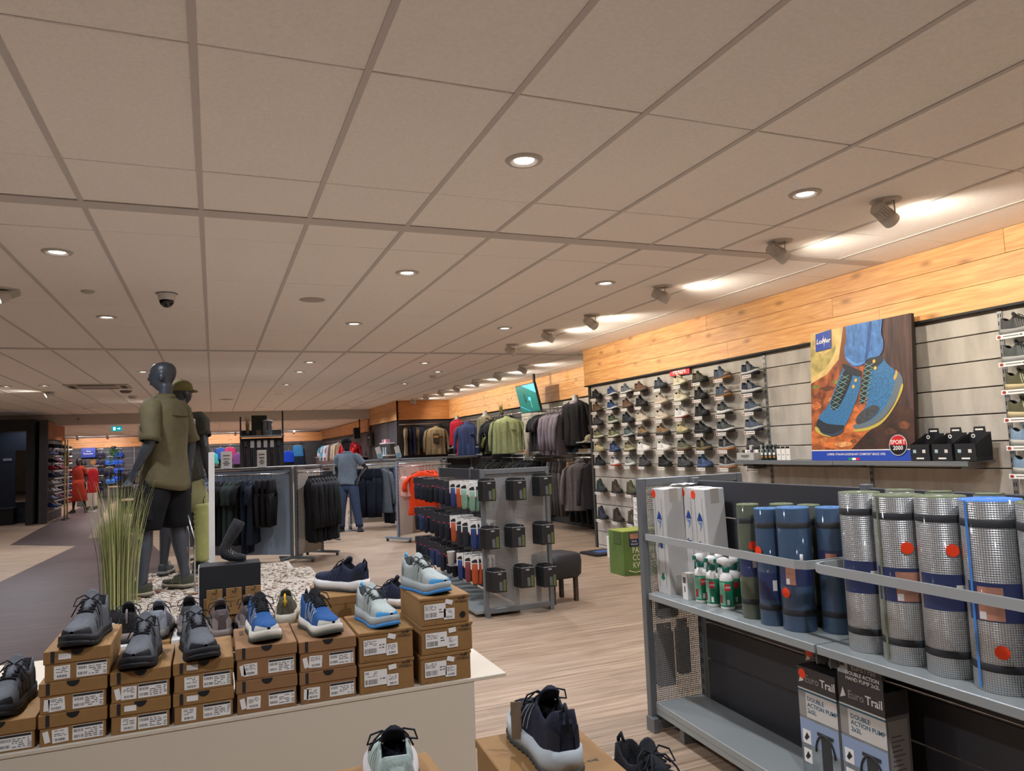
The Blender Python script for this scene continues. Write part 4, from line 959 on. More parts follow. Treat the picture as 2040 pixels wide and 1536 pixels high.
for i,(x,y_,a,lab) in enumerate(((2.262+.03,3.185,.35,'leftmost front spray bottle, beside the narrow white carton'),(2.287,3.085,-.1,'middle front spray bottle with discount sticker facing out'),(2.30,2.995,.15,'front spray bottle nearest the olive mat roll'),(2.375,3.03,.2,'spray bottle in the second row, behind the nearest one'),(2.372,3.125,.0,'spray bottle in the second row, behind the middle one'),(2.445,2.98,.2,'spray bottle at the back, beside the olive roll'),(2.448,3.075,.3,'spray bottle at the back, beside the tall carton'),(2.37,2.925,.2,'spray bottle wedged behind the olive roll'))):
    t=thing('spray_bottle',lab,'spray bottle',(x,y_,.727),CAMA+a,GB2)
    for n,m in (('bottle_base',m_base),('label_wrap',m_label),('bottle_shoulder',m_should),('collar',m_collar),('discount_sticker',m_dot),('label_panel',m_pan),('label_picture',m_pic),('barcode_patch',m_bar)): obj(n,m,t)
    hd=obj('spray_head',m_head,t,rz=(-.9,-.4,-1.6,.5,-.7,.3,-1,0)[i]); obj('trigger',m_trig,hd)
    if i<3: text('-50%',.014,WHITE,t,Matrix.Translation((.0352,0,.107))@Matrix.Rotation(math.pi/2,4,'Z')@Matrix.Rotation(math.pi/2,4,'X'),.02)
t=thing('narrow_carton','narrow white carton left of the spray bottles','carton',(2.275,3.275,.727),.1)
B().cbox(-.025,-.02,0,.025,.02,.135,.002).ob('carton',WHITE,t); b=B(); b.box(-.0256,-.01,.085,-.025,.012,.115); b.box(-.0256,-.004,.04,-.025,.004,.07); b.ob('print',INK2,t)
# pump cartons on the bottom shelf
PKG=M((58,56,56),.5); PKW=M((196,190,182),.5); PKB=M((40,92,112),.5)
def pump(label,x,y_,w,d,z0,h_,flap,dot):
    t=thing('pump_carton',label,'carton',(x,y_,z0),0,'hand pump cartons')
    xf=-d/2
    B().cbox(-d/2,-w/2,0,d/2,w/2,h_,.002).ob('carton',M((120,118,116),.55),t)
    B().box(xf-.0008,-w/2,h_-.085,xf,w/2,h_).ob('header_band',PKG,t); B().box(-d/2,-w/2-.0008,h_-.085,d/2,-w/2,h_).ob('side_band',PKG,t)
    B().box(-d/2,-w/2+.002,h_,d/2,w/2-.002,h_+.001).ob('top_face',M((24,24,26),.6),t)
    B().box(xf-.0010,-w/2,h_-.100,xf,w/2,h_-.092).ob('stripe',PKB,t)
    B().box(xf-.0010,-w/2,h_-.092,xf,w/2,h_-.087).ob('stripe',WHITE,t)
    B().box(xf-.0008,-w/2,h_-.20,xf,w/2-.04,h_-.100).ob('title_panel',PKW,t); B().box(xf-.0008,w/2-.04,h_-.20,xf,w/2,h_-.100).ob('title_margin',M((140,136,130),.5),t)
    text('Euro',.042,M((140,136,132),.5),t,face_mx(xf-.0016,.022,h_-.045),.015,sx=.95); text('Trail',.044,M((230,228,224),.5),t,face_mx(xf-.0016,-.062,h_-.045),.02,sx=.95)
    B().prism([(w/2-.008,h_-.066),(w/2-.024,h_-.024),(w/2-.036,h_-.055)],xf-.0018,xf-.001,'x').ob('sail_emblem',WHITE,t)
    text('DOUBLE\nACTION PUMP\n2x2L',.024,PKB,t,face_mx(xf-.0016,.055,h_-.148),.015,align='LEFT')
    ph=B().box(xf-.0008,-w/2,.0,xf,w/2,h_-.205); p=ph.ob('photo_panel',M((120,128,130),.6,noise=(9,.45)),t)
    B().box(xf-.0012,-w/2,h_*.30,xf-.0008,w/2,h_-.21).ob('photo_sky',M((136,152,178),.6),p)
    b=B(); b.tube([(xf-.004,-.03+.05*math.cos(a),h_*.27+.075*math.sin(a)) for a in [math.pi*k/12 for k in range(13)]],.004,6); b.ob('pictured_hose',M((34,36,38),.5),p)
    b=B(); b.box(xf-.003,-.06,.02,xf-.0012,-.01,h_*.42); b.box(xf-.003,-.075,h_*.42,xf-.0012,.01,h_*.45); b.ob('pictured_pump',M((44,46,48),.5),p)
    for k in range(2):
        ic=B().box(xf-.0016,w/2-.055,h_*.30-.075*k,xf-.001,w/2-.012,h_*.30+.055-.075*k).ob('icon_tile',PAPER,p)
        B().prism([(w/2-.03,h_*.30-.075*k+.012),(w/2-.02,h_*.30-.075*k+.02),(w/2-.035,h_*.30-.075*k+.045),(w/2-.048,h_*.30-.075*k+.03)],xf-.0024,xf-.0017,'x').ob('icon_mark',INK,ic)
    b=B()
    for k in range(14): b.box(-d*.32,-w/2-.0012,.06+k*.017,d*.2-.01*(k%3),-w/2-.0006,.064+k*.017)
    b.box(-d*.42,-w/2-.001,.03,d*.38,-w/2-.0004,h_-.1,1); b.ob('side_print',[INK2,M((160,156,150),.6)],t)
    if flap:
        fl_=B().box(xf-.0004,-w/2,h_,xf+.004,w/2,h_+.095).ob('hang_flap',PKG,t)
        text('EuroTrail',.030,M((170,168,164),.5),t,face_mx(xf-.0014,-.022,h_+.062),.012)
        text('DOUBLE ACTION\nHAND PUMP 2x2L',.020,WHITE,t,face_mx(xf-.0014,-.014,h_+.027),.015)
        B().box(xf-.0012,w/2-.055,h_+.03,xf-.0006,w/2-.005,h_+.092).ob('warning_label',M((170,176,178),.5),fl_)
        B().prism([(w/2-.043,h_+.058),(w/2-.017,h_+.058),(w/2-.03,h_+.082)],xf-.0018,xf-.0012,'x').ob('warning_triangle',INK2,fl_)
    if dot: B().prism(circ(.020,16,w/2-.03,h_-.028),xf-.0026,xf-.0018,'x').ob('price_dot',ORANGE,t)
    return t
pump('hand pump carton at the back with an orange dot, mostly hidden',2.405,2.46,.205,.11,.153,.50,False,True)
pump('hand pump carton in the middle with an orange dot over its name',2.305,2.41,.205,.09,.153,.44,False,True)
pump('hand pump carton with raised hanging flap and warning label',2.325,2.19,.215,.12,.153,.44,True,False)
# ================================================================ shoe wall
ACR=M((220,222,224),.05,spec=.5,alpha=.16)
plate_m=B().box(0,-.085,-.002,.15,.085,.002).mesh('acrylic_plate',[ACR]); strip_m=B().cbox(-.004,-.08,-.016,0,.08,.016,.001).mesh('price_strip',[PAPER])
b=B(); b.prism(circ(.011,12,.062,0),-.0052,-.0042,'x'); sdot=b.mesh('shop_mark',[M((150,50,44),.5)])
b=B(); b.box(-.0048,-.05,-.002,-.0042,.04,.004); b.box(-.0048,-.068,-.004,-.0042,-.054,.006); sprint=b.mesh('strip_print',[INK2])
backp=B().box(.146,-.085,-.06,.15,.085,.0).mesh('acrylic_back',[ACR])
ROWZ=[2.18,1.985,1.79,1.595,1.40,1.205]; COLY=[9.53,9.085,8.68,8.32,7.855,7.43,7.04,6.635,6.175]
cn=['leftmost','second','third','fourth','fifth','sixth','seventh','eighth','ninth']; rn=['top','second','third','fourth','fifth','sixth']
def wallshelf(y_,z,label,group='clear shoe shelves on the wall',w=1):
    t=thing('acrylic_shoe_shelf',label,'shelf',(5.15,y_,z+.016),0,group); t.scale=(1,w,1)
    obj('acrylic_plate',plate_m,t); s=obj('price_strip',strip_m,t,(0,0,-.016)); obj('shop_mark',sdot,s); obj('strip_print',sprint,s); obj('acrylic_back',backp,t)
# (colour word, upper, midsole, outsole, overlay kind, overlay colour, toe colour)
BK=('black',(30,31,33),(24,24,26),(18,18,20),'panel',(40,41,43),(24,24,26)); CH=('charcoal',(62,61,63),(56,56,58),(30,30,32),'panel',(76,75,77),(44,44,46))
BLS=('blue',(52,72,112),(190,188,182),(40,42,46),'panel',(40,58,96),None); GY=('grey',(96,100,106),(188,186,182),(40,40,42),'stripes',(120,124,128),None)
BR=('brown',(92,68,52),(100,80,64),(52,42,36),'panel',(112,84,64),None); SLT=('dark slate',(60,66,76),(40,44,50),(28,30,33),'panel',(76,82,92),(40,44,50))
CR=('cream and olive',(196,188,160),(206,200,178),(104,106,84),'stripes',(112,114,92),None); OL=('dark olive',(66,64,50),(48,48,40),(34,34,30),'panel',(80,78,60),(40,40,34))
SG=('slate blue gum soled',(72,82,96),(66,74,86),(170,118,70),'panel',(86,96,110),(176,122,74)); NS=('navy with pale stripes',(48,56,72),(190,190,188),(34,38,46),'stripes',(176,180,184),(40,46,58))
BE=('beige',(176,162,148),(196,184,166),(150,136,120),'panel',(190,178,164),None); WR=('white with dark red sole',(206,202,198),(210,206,200),(120,50,40),'stripes',(90,90,92),None)
DG=('dark green laced',(70,80,66),(180,178,160),(40,44,40),'stripes',(96,120,80),None); NB=('black navy',(36,38,46),(34,36,42),(26,26,30),'panel',(50,52,60),(30,32,38))
SB=('slate blue',(78,88,104),(180,178,174),(50,56,66),'stripes',(98,108,124),(60,68,80)); OS=('olive striped',(96,96,72),(190,184,160),(60,60,48),'stripes',(176,176,140),None)
TE=('slate teal',(78,88,90),(170,170,166),(40,44,46),'panel',(96,106,108),None); TN=('tan with dark sole',(128,102,72),(52,50,52),(38,36,38),'panel',(112,88,62),None)
TO=('tan and olive',(180,166,120),(100,96,68),(70,68,50),'stripes',(150,140,96),None); DW=('dark green with white sole',(62,68,68),(206,204,198),(40,42,42),'panel',(80,86,86),None)
KH=('khaki',(170,158,120),(150,140,108),(120,112,84),'panel',(186,174,138),None); NV=('navy',(52,66,96),(60,78,118),(36,44,60),'stripes',(110,130,160),None)
OV=('olive',(120,112,82),(176,166,140),(70,66,48),'panel',(136,128,96),None); WH=('white',(212,208,200),(214,210,202),(190,186,178),'stripes',(176,172,164),None)
GR=('moss green with red detail',(84,84,68),(110,104,84),(90,50,40),'panel',(100,98,80),None); BY=('black with yellow stripes',(40,40,38),(116,100,60),(70,60,40),'stripes',(160,144,86),None)
BG=('black and white gum soled',(44,44,46),(150,146,140),(168,112,66),'three',(196,192,186),None); WO=('white and red soled',(196,190,188),(206,202,198),(190,70,44),'panel',(70,66,68),None)
GW=('grey and white',(130,132,128),(206,204,198),(120,120,116),'stripes',(170,172,168),None)
GRID=[[BK,BLS,GY,BR,SLT,CR,OL,SG,NS],[BR,BLS,BR,BK,BE,CR,BK,SG,NS],[CH,DG,NB,BE,BE,WR,BK,DW,SB],[OS,OS,TE,TN,TN,TO,BK,DW,SB],[KH,NV,OV,WH,WH,GR,BY,BG,CH],[BK,WO,GW,CH,BK,CH,NV,BG,CH]]
AW=math.atan2(-1,-.16)
for r in range(6):
    for c in range(9):
        k=GRID[r][c]; z=ROWZ[r]
        wallshelf(COLY[c],z,'clear shelf with white price strip, %s row, %s from the left'%(rn[r],cn[c]))
        shoe('%s shoe on the wall, %s row, %s from the left'%(k[0],rn[r],cn[c]),(5.222,COLY[c]+.01,z+.0185),AW+R.uniform(-.1,.1),st='low' if (r+c)%3 else 'run',up=k[1],mid=k[2],out=k[3],over=k[4],overc=k[5],toe=k[6],lace=[x*.7 for x in k[5]],lin_=(30,30,32),lod=1,group='shoes on the wall display',size=.98,name='sport_shoe')
BT=[[('dark green',(44,54,52)),('dark brown',(62,50,42)),('olive',(76,76,54))],[('navy grey',(44,48,58)),('chocolate brown',(54,40,34)),('olive brown',(74,68,52))]]
for r,z in enumerate((.825,.433)):
    for c in range(3):
        n,u=BT[r][c]; wallshelf(COLY[c],z,'clear shelf with white price strip, %s boot row, %s from the left'%(('upper','lower')[r],cn[c]))
        shoe('%s ankle boot, %s boot row, %s from the left'%(n,('upper','lower')[r],cn[c]),(5.222,COLY[c],z+.0185),AW,st='mid',up=u,mid=[x*.7 for x in u],out=(26,26,28),over='panel',overc=[x*1.2 for x in u],toe=[x*.7 for x in u],heel=[x*.8 for x in u],lod=1,group='boots low on the wall display',size=1.0,name='ankle_boot')
RC=[('dark grey striped',(74,74,74),(150,150,148),(110,112,112)),('grey green striped',(80,84,82),(160,160,156),(112,116,114)),('olive and cream',(84,82,60),(190,174,136),(190,192,166)),('olive and cream',(84,82,60),(190,174,136),(190,192,166)),('pale blue',(120,142,162),(176,172,164),(92,106,122)),('pale blue',(120,142,162),(176,172,164),(92,106,122))]
for r in range(6):
    n,u,m,o_=RC[r]; z=ROWZ[r]
    wallshelf(3.41,z,'clear shelf with white price strip at the right picture edge, %s row'%rn[r],w=1.25)
    shoe('%s shoe at the right picture edge, %s row'%(n,rn[r]),(5.215,3.37,z+.0185),AW+.03,st='low',up=u,mid=m,out=[x*.7 for x in m],over='stripes',overc=o_,toe=[x*.9 for x in u],lace=[x*.6 for x in u],lod=0,group='shoes at the right picture edge',size=1.0,name='sport_shoe')
# red department sign
t=thing('department_sign','red sign reading HEREN above the wall of shoes','sign',(5.275,7.51,2.38))
B().cbox(-.01,-.205,-.045,0,.205,.045,.002).ob('sign_board',M((200,26,40),.4),t); text('HEREN',.085,WHITE,t,face_mx(-.0112,.005,0),.03)
# ---- grey wall shelf with poster
for i,(ya,yb) in enumerate(((6.25,4.95),(4.945,3.70))):
    t=thing('wall_shelf','grey wall shelf board, %s of the two under the big poster'%('farther','nearer')[i],'shelf',(5.3,(ya+yb)/2,1.314),0,'grey shelf boards')
    l=(ya-yb)/2
    B().cbox(-.30,-l,-.012,0,l,0,.002).ob('board',GREYM,t); B().cbox(-.30,-l,-.036,-.29,l,-.012,.002).ob('front_edge',GREYM,t)
    for q in (-l+.08,l-.08): B().box(-.26,q-.002,-.06,-.0,q+.002,-.012).ob('shelf_bracket',STEEL,t)
# poster (leans against the wall, standing on the shelf)
PW,PH=1.07,1.17
t=thing('advertising_poster','large poster of blue hiking boots standing on the grey shelf','poster',(5.055,4.705,1.316),0,None,(0,math.radians(4.5),0))
B().cbox(0,-PW/2,0,.032,PW/2,PH,.002).ob('poster_board',M((40,30,26),.6),t)
def flat(name,poly,mat,d,par=None):
    """poly in poster units: u 0..1 from left to right, v 0..1 upwards"""
    if name.startswith(('boot','jeans','heel','ground','yellow')):
        for _ in range(2): poly=[q for a,c in zip(poly,poly[1:]+poly[:1]) for q in ((a[0]*.75+c[0]*.25,a[1]*.75+c[1]*.25),(a[0]*.25+c[0]*.75,a[1]*.25+c[1]*.75))]
    return B().prism([((.5-u)*PW,v*PH) for u,v in poly],-.0005*d-.0004,-.0005*d,'x').ob(name,mat,par or t)
def pnoise(c,sc_,am,st=None): return M(c,.55,noise=(sc_,am)+((st,) if st else ()))
flat('autumn_ground',[(0,.075),(1,.075),(1,1),(0,1)],pnoise((150,80,42),16,.75,(1,1,.6)),0)
for (u,v,w_,h_,c,a_) in ((.10,.50,.14,.05,(120,60,30),12),(.24,.46,.10,.04,(196,120,66),10),(.06,.42,.10,.06,(186,104,54),12),(.18,.55,.14,.04,(96,52,28),10),(.05,.57,.08,.03,(110,118,50),9),(.27,.59,.08,.03,(130,124,56),9),(.13,.15,.16,.05,(190,112,56),11),(.34,.12,.16,.04,(216,150,92),10),(.45,.14,.08,.03,(120,66,34),9),(.92,.24,.12,.05,(110,62,34),11),(.62,.14,.12,.04,(44,30,22),10),(.80,.20,.10,.05,(76,46,30),9)):
    flat('ground_patch',[(u+w_/2*math.cos(2*math.pi*k/a_)*(1+.25*math.sin(5*k+u*40)),v+h_/2*math.sin(2*math.pi*k/a_)*(1+.3*math.cos(4*k+v*30))) for k in range(a_)],pnoise(c,40,.5),4)
flat('blurred_meadow',[(0,.60),(.18,.66),(.36,.80),(.38,1),(0,1)],pnoise((206,176,112),6,.35),1)
flat('yellow_grass',[(0,.64),(.14,.69),(.25,.78),(.30,.90),(.16,.80),(.06,.86),(0,.90)],pnoise((176,158,92),12,.4),2)
flat('tree_trunk',[(.70,.62),(.74,1),(1,1),(1,.30),(.86,.34),(.80,.44)],pnoise((70,46,40),22,.6,(1,1,.12)),1)
flat('dark_bark',[(.36,1),(.30,.72),(.34,.52),(.42,.60),(.42,1)],pnoise((110,62,32),12,.5,(1,1,.2)),2)
flat('orange_root',[(.0,.22),(.2,.30),(.42,.44),(.6,.30),(.8,.22),(.9,.12),(.9,.08),(.3,.08),(.0,.12)],pnoise((182,98,44),14,.7,(1,.5,1)),2)
flat('dark_hollow',[(.42,.08),(.58,.20),(.66,.24),(.84,.40),(1,.34),(1,.08)],pnoise((58,34,22),9,.6),3)
JE=pnoise((66,114,172),30,.35,(1,1,.5)); BO=pnoise((52,108,152),120,.6); DKB=M((30,32,38),.5)
# right boot
flat('boot_upper',[(.60,.40),(.57,.52),(.58,.66),(.62,.735),(.74,.735),(.78,.67),(.86,.62),(.86,.54),(.80,.42),(.70,.30),(.56,.25),(.47,.27),(.48,.32)],BO,5)
flat('boot_sole',[(.86,.63),(.91,.58),(.92,.52),(.86,.42),(.74,.29),(.60,.235),(.45,.225),(.44,.26),(.50,.265),(.64,.285),(.76,.37),(.84,.50)],M((96,108,116),.5),6)
flat('boot_sole_lugs',[(.91,.54),(.925,.50),(.86,.39),(.74,.262),(.60,.212),(.45,.205),(.445,.225),(.60,.235),(.74,.285),(.86,.41)],M((186,164,70),.5),7)
flat('boot_toe_guard',[(.47,.275),(.50,.255),(.62,.29),(.72,.36),(.66,.40),(.56,.37),(.48,.32)],pnoise((64,66,70),40,.4),7)
flat('boot_tongue',[(.57,.44),(.54,.40),(.51,.43),(.57,.70),(.63,.735),(.65,.70)],DKB,7)
flat('boot_cuff',[(.57,.68),(.60,.735),(.74,.74),(.75,.70),(.70,.67),(.63,.64)],M((34,38,46),.5),8)
flat('heel_tab',[(.855,.63),(.875,.61),(.865,.57),(.84,.55),(.835,.575),(.855,.60)],M((200,160,60),.5),8)
# left boot
flat('boot_upper',[(.40,.72),(.33,.66),(.26,.52),(.18,.40),(.11,.36),(.07,.31),(.06,.25),(.15,.21),(.26,.20),(.36,.24),(.44,.36),(.52,.50),(.54,.62),(.50,.66)],BO,9)
flat('boot_toe_guard',[(.07,.32),(.05,.26),(.12,.215),(.24,.195),(.34,.225),(.37,.26),(.28,.265),(.16,.28),(.10,.315)],M((40,44,52),.5),10)
flat('boot_sole',[(.05,.26),(.045,.235),(.12,.195),(.25,.175),(.34,.205),(.36,.24),(.30,.215),(.22,.195),(.12,.215)],M((56,66,84),.5),11)
flat('boot_sole_lugs',[(.045,.265),(.04,.235),(.10,.195),(.22,.172),(.22,.18),(.11,.205),(.085,.25)],M((190,170,72),.5),12)
flat('boot_tongue',[(.38,.69),(.31,.58),(.20,.41),(.27,.365),(.36,.46),(.46,.62),(.44,.68)],DKB,11)
flat('boot_cuff',[(.34,.70),(.36,.73),(.52,.655),(.55,.64),(.53,.60),(.44,.63)],M((34,38,46),.5),12)
flat('jeans',[(.39,1.0),(.40,.90),(.37,.83),(.38,.75),(.47,.68),(.57,.69),(.60,.735),(.74,.735),(.76,.84),(.73,.90),(.75,.985),(.75,1.0),(.74,1.0),(.40,1.0)],JE,13)
flat('jeans_fold',[(.62,1.0),(.60,.86),(.57,.70),(.60,.72),(.63,.84),(.66,1.0)],pnoise((40,78,134),12,.3),14)
flat('jeans_hem',[(.38,.76),(.47,.69),(.57,.70),(.57,.715),(.48,.705),(.39,.775)],pnoise((92,140,196),20,.2),14)
la=B()
for (u0,v0,u1,v1,n) in ((.37,.62,.25,.40,7),(.61,.68,.55,.43,8)):
    for k in range(n):
        q=k/(n-1); u=u0+(u1-u0)*q; v=v0+(v1-v0)*q
        for sgn in (1,-1):
            p0=(u-.035,v+sgn*.016); p1=(u+.045,v-sgn*.016-.01)
            la.prism([((.5-p0[0])*PW,p0[1]*PH),((.5-p0[0])*PW,(p0[1]+.006)*PH),((.5-p1[0])*PW,(p1[1]+.006)*PH),((.5-p1[0])*PW,p1[1]*PH)],-.0078,-.0072,'x')
la.ob('pictured_laces',M((110,150,140),.5),t)
ey=B()
for u,v in ((.485,.585),(.46,.54),(.665,.705),(.675,.655)): ey.prism([((.5-u)*PW+.016*math.cos(2*math.pi*k/10),v*PH+.016*math.sin(2*math.pi*k/10)) for k in range(10)],-.0082,-.0074,'x')
ey.ob('pictured_eyelets',M((206,170,66),.5),t)
BLP=M((34,66,160),.45)
flat('logo_square',[(.065,.845),(.235,.855),(.235,1.0),(.065,.985)],BLP,16)
T=face_mx(-.0092,(.5-.15)*PW,.92*PH)
text('LoMer',.062,WHITE,t,T,.02,shear=.2)
flat('logo_spike',[(.152,.935),(.1555,.968),(.159,.935)],WHITE,18); flat('logo_spike',[(.157,.905),(.1605,.872),(.164,.905)],WHITE,18)
ft=flat('footer_band',[(0,0),(1,0),(1,.072),(0,.072)],BLP,3)
flat('footer_line',[(0,.072),(1,.072),(1,.079),(0,.079)],WHITE,4)
text('LOMER: ITALIAN LEGENDARY COMFORT SINCE 1976',.026,WHITE,t,face_mx(-.004,(.5-.46)*PW,.045*PH),.012)
for k,cc in enumerate(((30,140,70),(235,235,230),(205,40,44))): flat('flag_stripe',[(.395+.036*k,.003),(.431+.036*k,.003),(.431+.036*k,.019),(.395+.036*k,.019)],M(cc,.5),6)
cx,cy,rr=.865,.105,.078
dp=lambda ang0,ang1,n=16:[((.5-cx)*PW+rr*math.cos(ang0+(ang1-ang0)*k/n),cy*PH+rr*math.sin(ang0+(ang1-ang0)*k/n)) for k in range(n+1)]
B().prism(circ(rr+.006,30,(.5-cx)*PW,cy*PH),-.0094,-.0086,'x').ob('badge_rim',M((190,190,190),.4),t)
B().prism(dp(0,math.pi),-.0102,-.0095,'x').ob('badge_upper',M((186,40,40),.35),t); B().prism(dp(math.pi,2*math.pi),-.0102,-.0095,'x').ob('badge_lower',M((24,22,24),.35),t)
text('SPORT\n2000',.047,WHITE,t,face_mx(-.0108,(.5-cx)*PW,cy*PH+.0),.015)
# shoe-care goods on the shelf
t=thing('care_tray','grey printed tray of shoe care tubes left of the poster','tray',(5.10,6.10,1.316))
B().cbox(-.09,-.13,0,.09,.13,.075,.003).ob('tray_box',M((170,168,160),.6,noise=(20,.1)),t); B().cbox(.07,-.12,.075,.085,.12,.15,.002).ob('header_card',M((180,178,170),.6),t)
b=B(); b.box(-.0915,-.06,.036,-.0905,.06,.052); b.box(-.0915,-.04,.026,-.0905,.04,.031); b.box(.0685,-.06,.108,.0695,.06,.124); b.ob('print',INK2,t)
for k in range(5): B().lathe([(.0005,.03),(.016,.03),(.016,.10),(.012,.105),(.0005,.105)],10,0,Matrix.Translation((R.uniform(-.04,.04),-.09+.045*k,0))@Matrix.Rotation(R.uniform(-.3,.3),4,'X'),False).ob('tube',(WHITE,BLACK,M((60,40,90),.5))[k%3],t)
for i in range(4):
    t=thing('care_bottle','small dark shoe care bottle, %s beside the grey tray'%ORD[i],'bottle',(5.09,5.915-.058*i,1.316),0,'dark shoe care bottles')
    B().lathe([(.0005,0),(.022,0),(.024,.005),(.024,.09),(.012,.105),(.012,.12),(.016,.122),(.016,.15),(.0005,.152)],14,caps=False).ob('bottle',M((24,40,42),.35),t)
    B().cbox(-.026,-.015,.05,-.022,.015,.075,.001).ob('label',PAPER,t); B().cbox(-.026,-.015,.022,-.022,.015,.042,.001).ob('label_picture',M((170,120,60),.5),t)
for i in range(3):
    t=thing('care_carton','slim white shoe care carton, %s before the poster'%ORD[i],'carton',(5.09,5.665-.062*i,1.316),0,'slim white cartons')
    B().cbox(-.035,-.028,0,.035,.028,.135,.002).ob('carton',WHITE,t); B().cbox(-.036,-.026,.112,-.0345,.026,.133,.0005).ob('dark_cap',BLACK,t); B().box(-.0356,-.012,.05,-.035,.012,.056).ob('print',INK2,t)
def pos_display(label,y_,light=False):
    t=thing('counter_display',label,'display',(5.10,y_,1.316),0,'black counter displays on the shelf')
    w=.165
    B().cbox(-.085,-w/2,0,.085,w/2,.035,.002).ob('tray',M((20,20,24),.55),t)
    B().cbox(-.085,-w/2,.035,-.08,w/2,.125,.001).ob('front_panel',M((20,20,24),.55),t)
    for s_ in (-1,1): B().prism([(-.085,.035),(.085,.035),(.085,.2),(-.085,.125)],s_*w/2-.003*(s_>0),s_*w/2+.003*(s_<0),'y').ob('side_panel',M((18,18,22),.55),t)
    hd=B().prism([(-w/2,.035),(w/2,.035),(w/2,.205),(w*.28,.205),(w*.25,.245),(-w*.25,.245),(-w*.28,.205),(-w/2,.205)],.08,.085,'x').ob('header',M((20,20,24),.55),t)
    B().box(-.0862,-.032,.014,-.0852,.032,.025).ob('print',WHITE,t); B().box(.0788,-.03,.218,.0798,.03,.230).ob('header_print',WHITE,t)
    B().prism(circ(.015,16,w*.30,.178),.0785,.0796,'x').ob('badge',WHITE,hd); B().prism(circ(.008,12,w*.30,.178),.0775,.0785,'x').ob('badge_centre',BLACK,hd)
    for k,(q,c_) in enumerate(((.045,(150,180,180)),(-.035,(200,196,186)))): B().cbox(-.0865,q-.013,.06,-.085,q+.013,.085,.0005).ob('window_label',M(c_,.5),t)
    for k in range(4): B().cbox(-.07,-.066+.035*k,.036,.06,-.04+.035*k,.118,.002).ob('packet',M((30,30,36) if k!=2 or not light else (180,174,164),.5),t)
    return t
pos_display('black counter display nearest the poster',4.09); pos_display('black counter display in the middle, with pale packet',3.905,True); pos_display('black counter display next to the right shoe column',3.72)
t=thing('blue_cloth','dark blue folded cloth beside the poster foot','cloth',(5.12,4.19,1.316)); b=B(); b.loft([[(.05*math.cos(a)*f,.035*math.sin(a)*f,z) for a in [2*math.pi*k/10 for k in range(10)]] for z,f in ((0,1),(.012,1.05),(.02,.6))],0,True,True); b.ob('cloth',M((26,36,80),.9),t)
# ================================================================ sock gondola in the middle
G2=gondola('grey sock gondola with black sock packs on its wire mesh end',2.29,2.985,2.6375,6.5,0,1)
for q in (6.56,7.77,8.98): B().cbox(-.02,q-6.52,0,.02,q-6.48,1.335,.002).ob('upright_post',GFR,G2)
for ya,yb in ((6.59,7.745),(7.795,8.955)):
    for za,zb in ((.08,.40),(.40,.72),(.72,1.02),(1.02,1.325)): B().cbox(-.012,ya-6.5,za+.004,.012,yb-6.5,zb-.004,.003).ob('back_panel',CHAR,G2)
B().cbox(-.34,-.03,.0,-.30,.03,.06,.002).ob('foot',GFR,G2); B().cbox(.30,-.03,.0,.34,.03,.06,.002).ob('foot',GFR,G2)
B().cbox(-.42,.03,.03,-.0,2.48,.06,.002).ob('base_deck',SHG,G2)
PKM=M((26,26,28),.45)
b=B().cbox(-.065,-.0095,-.185,.065,.0095,0,.002); m_pk=b.mesh('pack_box',[PKM])
m_tab=B().prism([(-.065,0),(.065,0),(.05,.018),(.02,.022),(-.02,.022),(-.05,.018)],-.002,.002,'y').mesh('hang_tab',[PKM])
m_edge=B().box(-.064,-.0105,-.004,.064,-.0095,-.001).mesh('pack_edge',[M((190,190,188),.4)])
b=B(); b.prism([(.02*math.cos(a)-.0,.008*math.sin(a)-.022) for a in [2*math.pi*k/14 for k in range(14)]],-.0112,-.0098,'y'); m_logo=b.mesh('pack_logo',[M((150,148,146),.4)])
b=B(); b.box(.030,-.0112,-.175,.056,-.0098,-.075); m_lime=b.mesh('lime_panel',[M((84,92,44),.5)])
b=B(); b.prism([(-.005,-.17),(.024,-.17),(.020,-.09),(-.008,-.095)],-.0112,-.0098,'y'); m_sock=b.mesh('sock_picture',[M((86,86,88),.6)])
pos=[(2.335,1.245,4),(2.62,1.238,6),(2.885,1.262,6),(2.345,.812,5),(2.59,.812,6),(2.875,.816,7),(2.39,.428,6),(2.665,.44,6),(2.89,.424,6)]
hn=['top left','top middle','top right','middle left','middle','middle right','bottom left','bottom middle','bottom right']
for (x,z,n),nm in zip(pos,hn):
    h_=B().tube([(x-2.6375,.0,z+.008),(x-2.6375,-.024*n-.06,z+.008),(x-2.6375,-.024*n-.066,z+.02)],.003,6).ob('hook',CHROME,G2)
    for k in range(n):
        front=(k==n-1)
        t=thing('sock_pack',('front black sock pack with lime panel, %s hook of the mesh panel' if front else 'black sock pack behind the front one on the %s hook')%nm,'sock pack',(x-.02*(n-1-k)*(.25 if x<2.8 else .2)+0,6.468-.0235*k,z),R.uniform(-.05,.05),'black sock packs on the mesh panel')
        obj('pack_box',m_pk,t); obj('hang_tab',m_tab,t); obj('pack_edge',m_edge,t)
        if front: obj('pack_logo',m_logo,t); obj('lime_panel',m_lime,t); obj('sock_picture',m_sock,t)
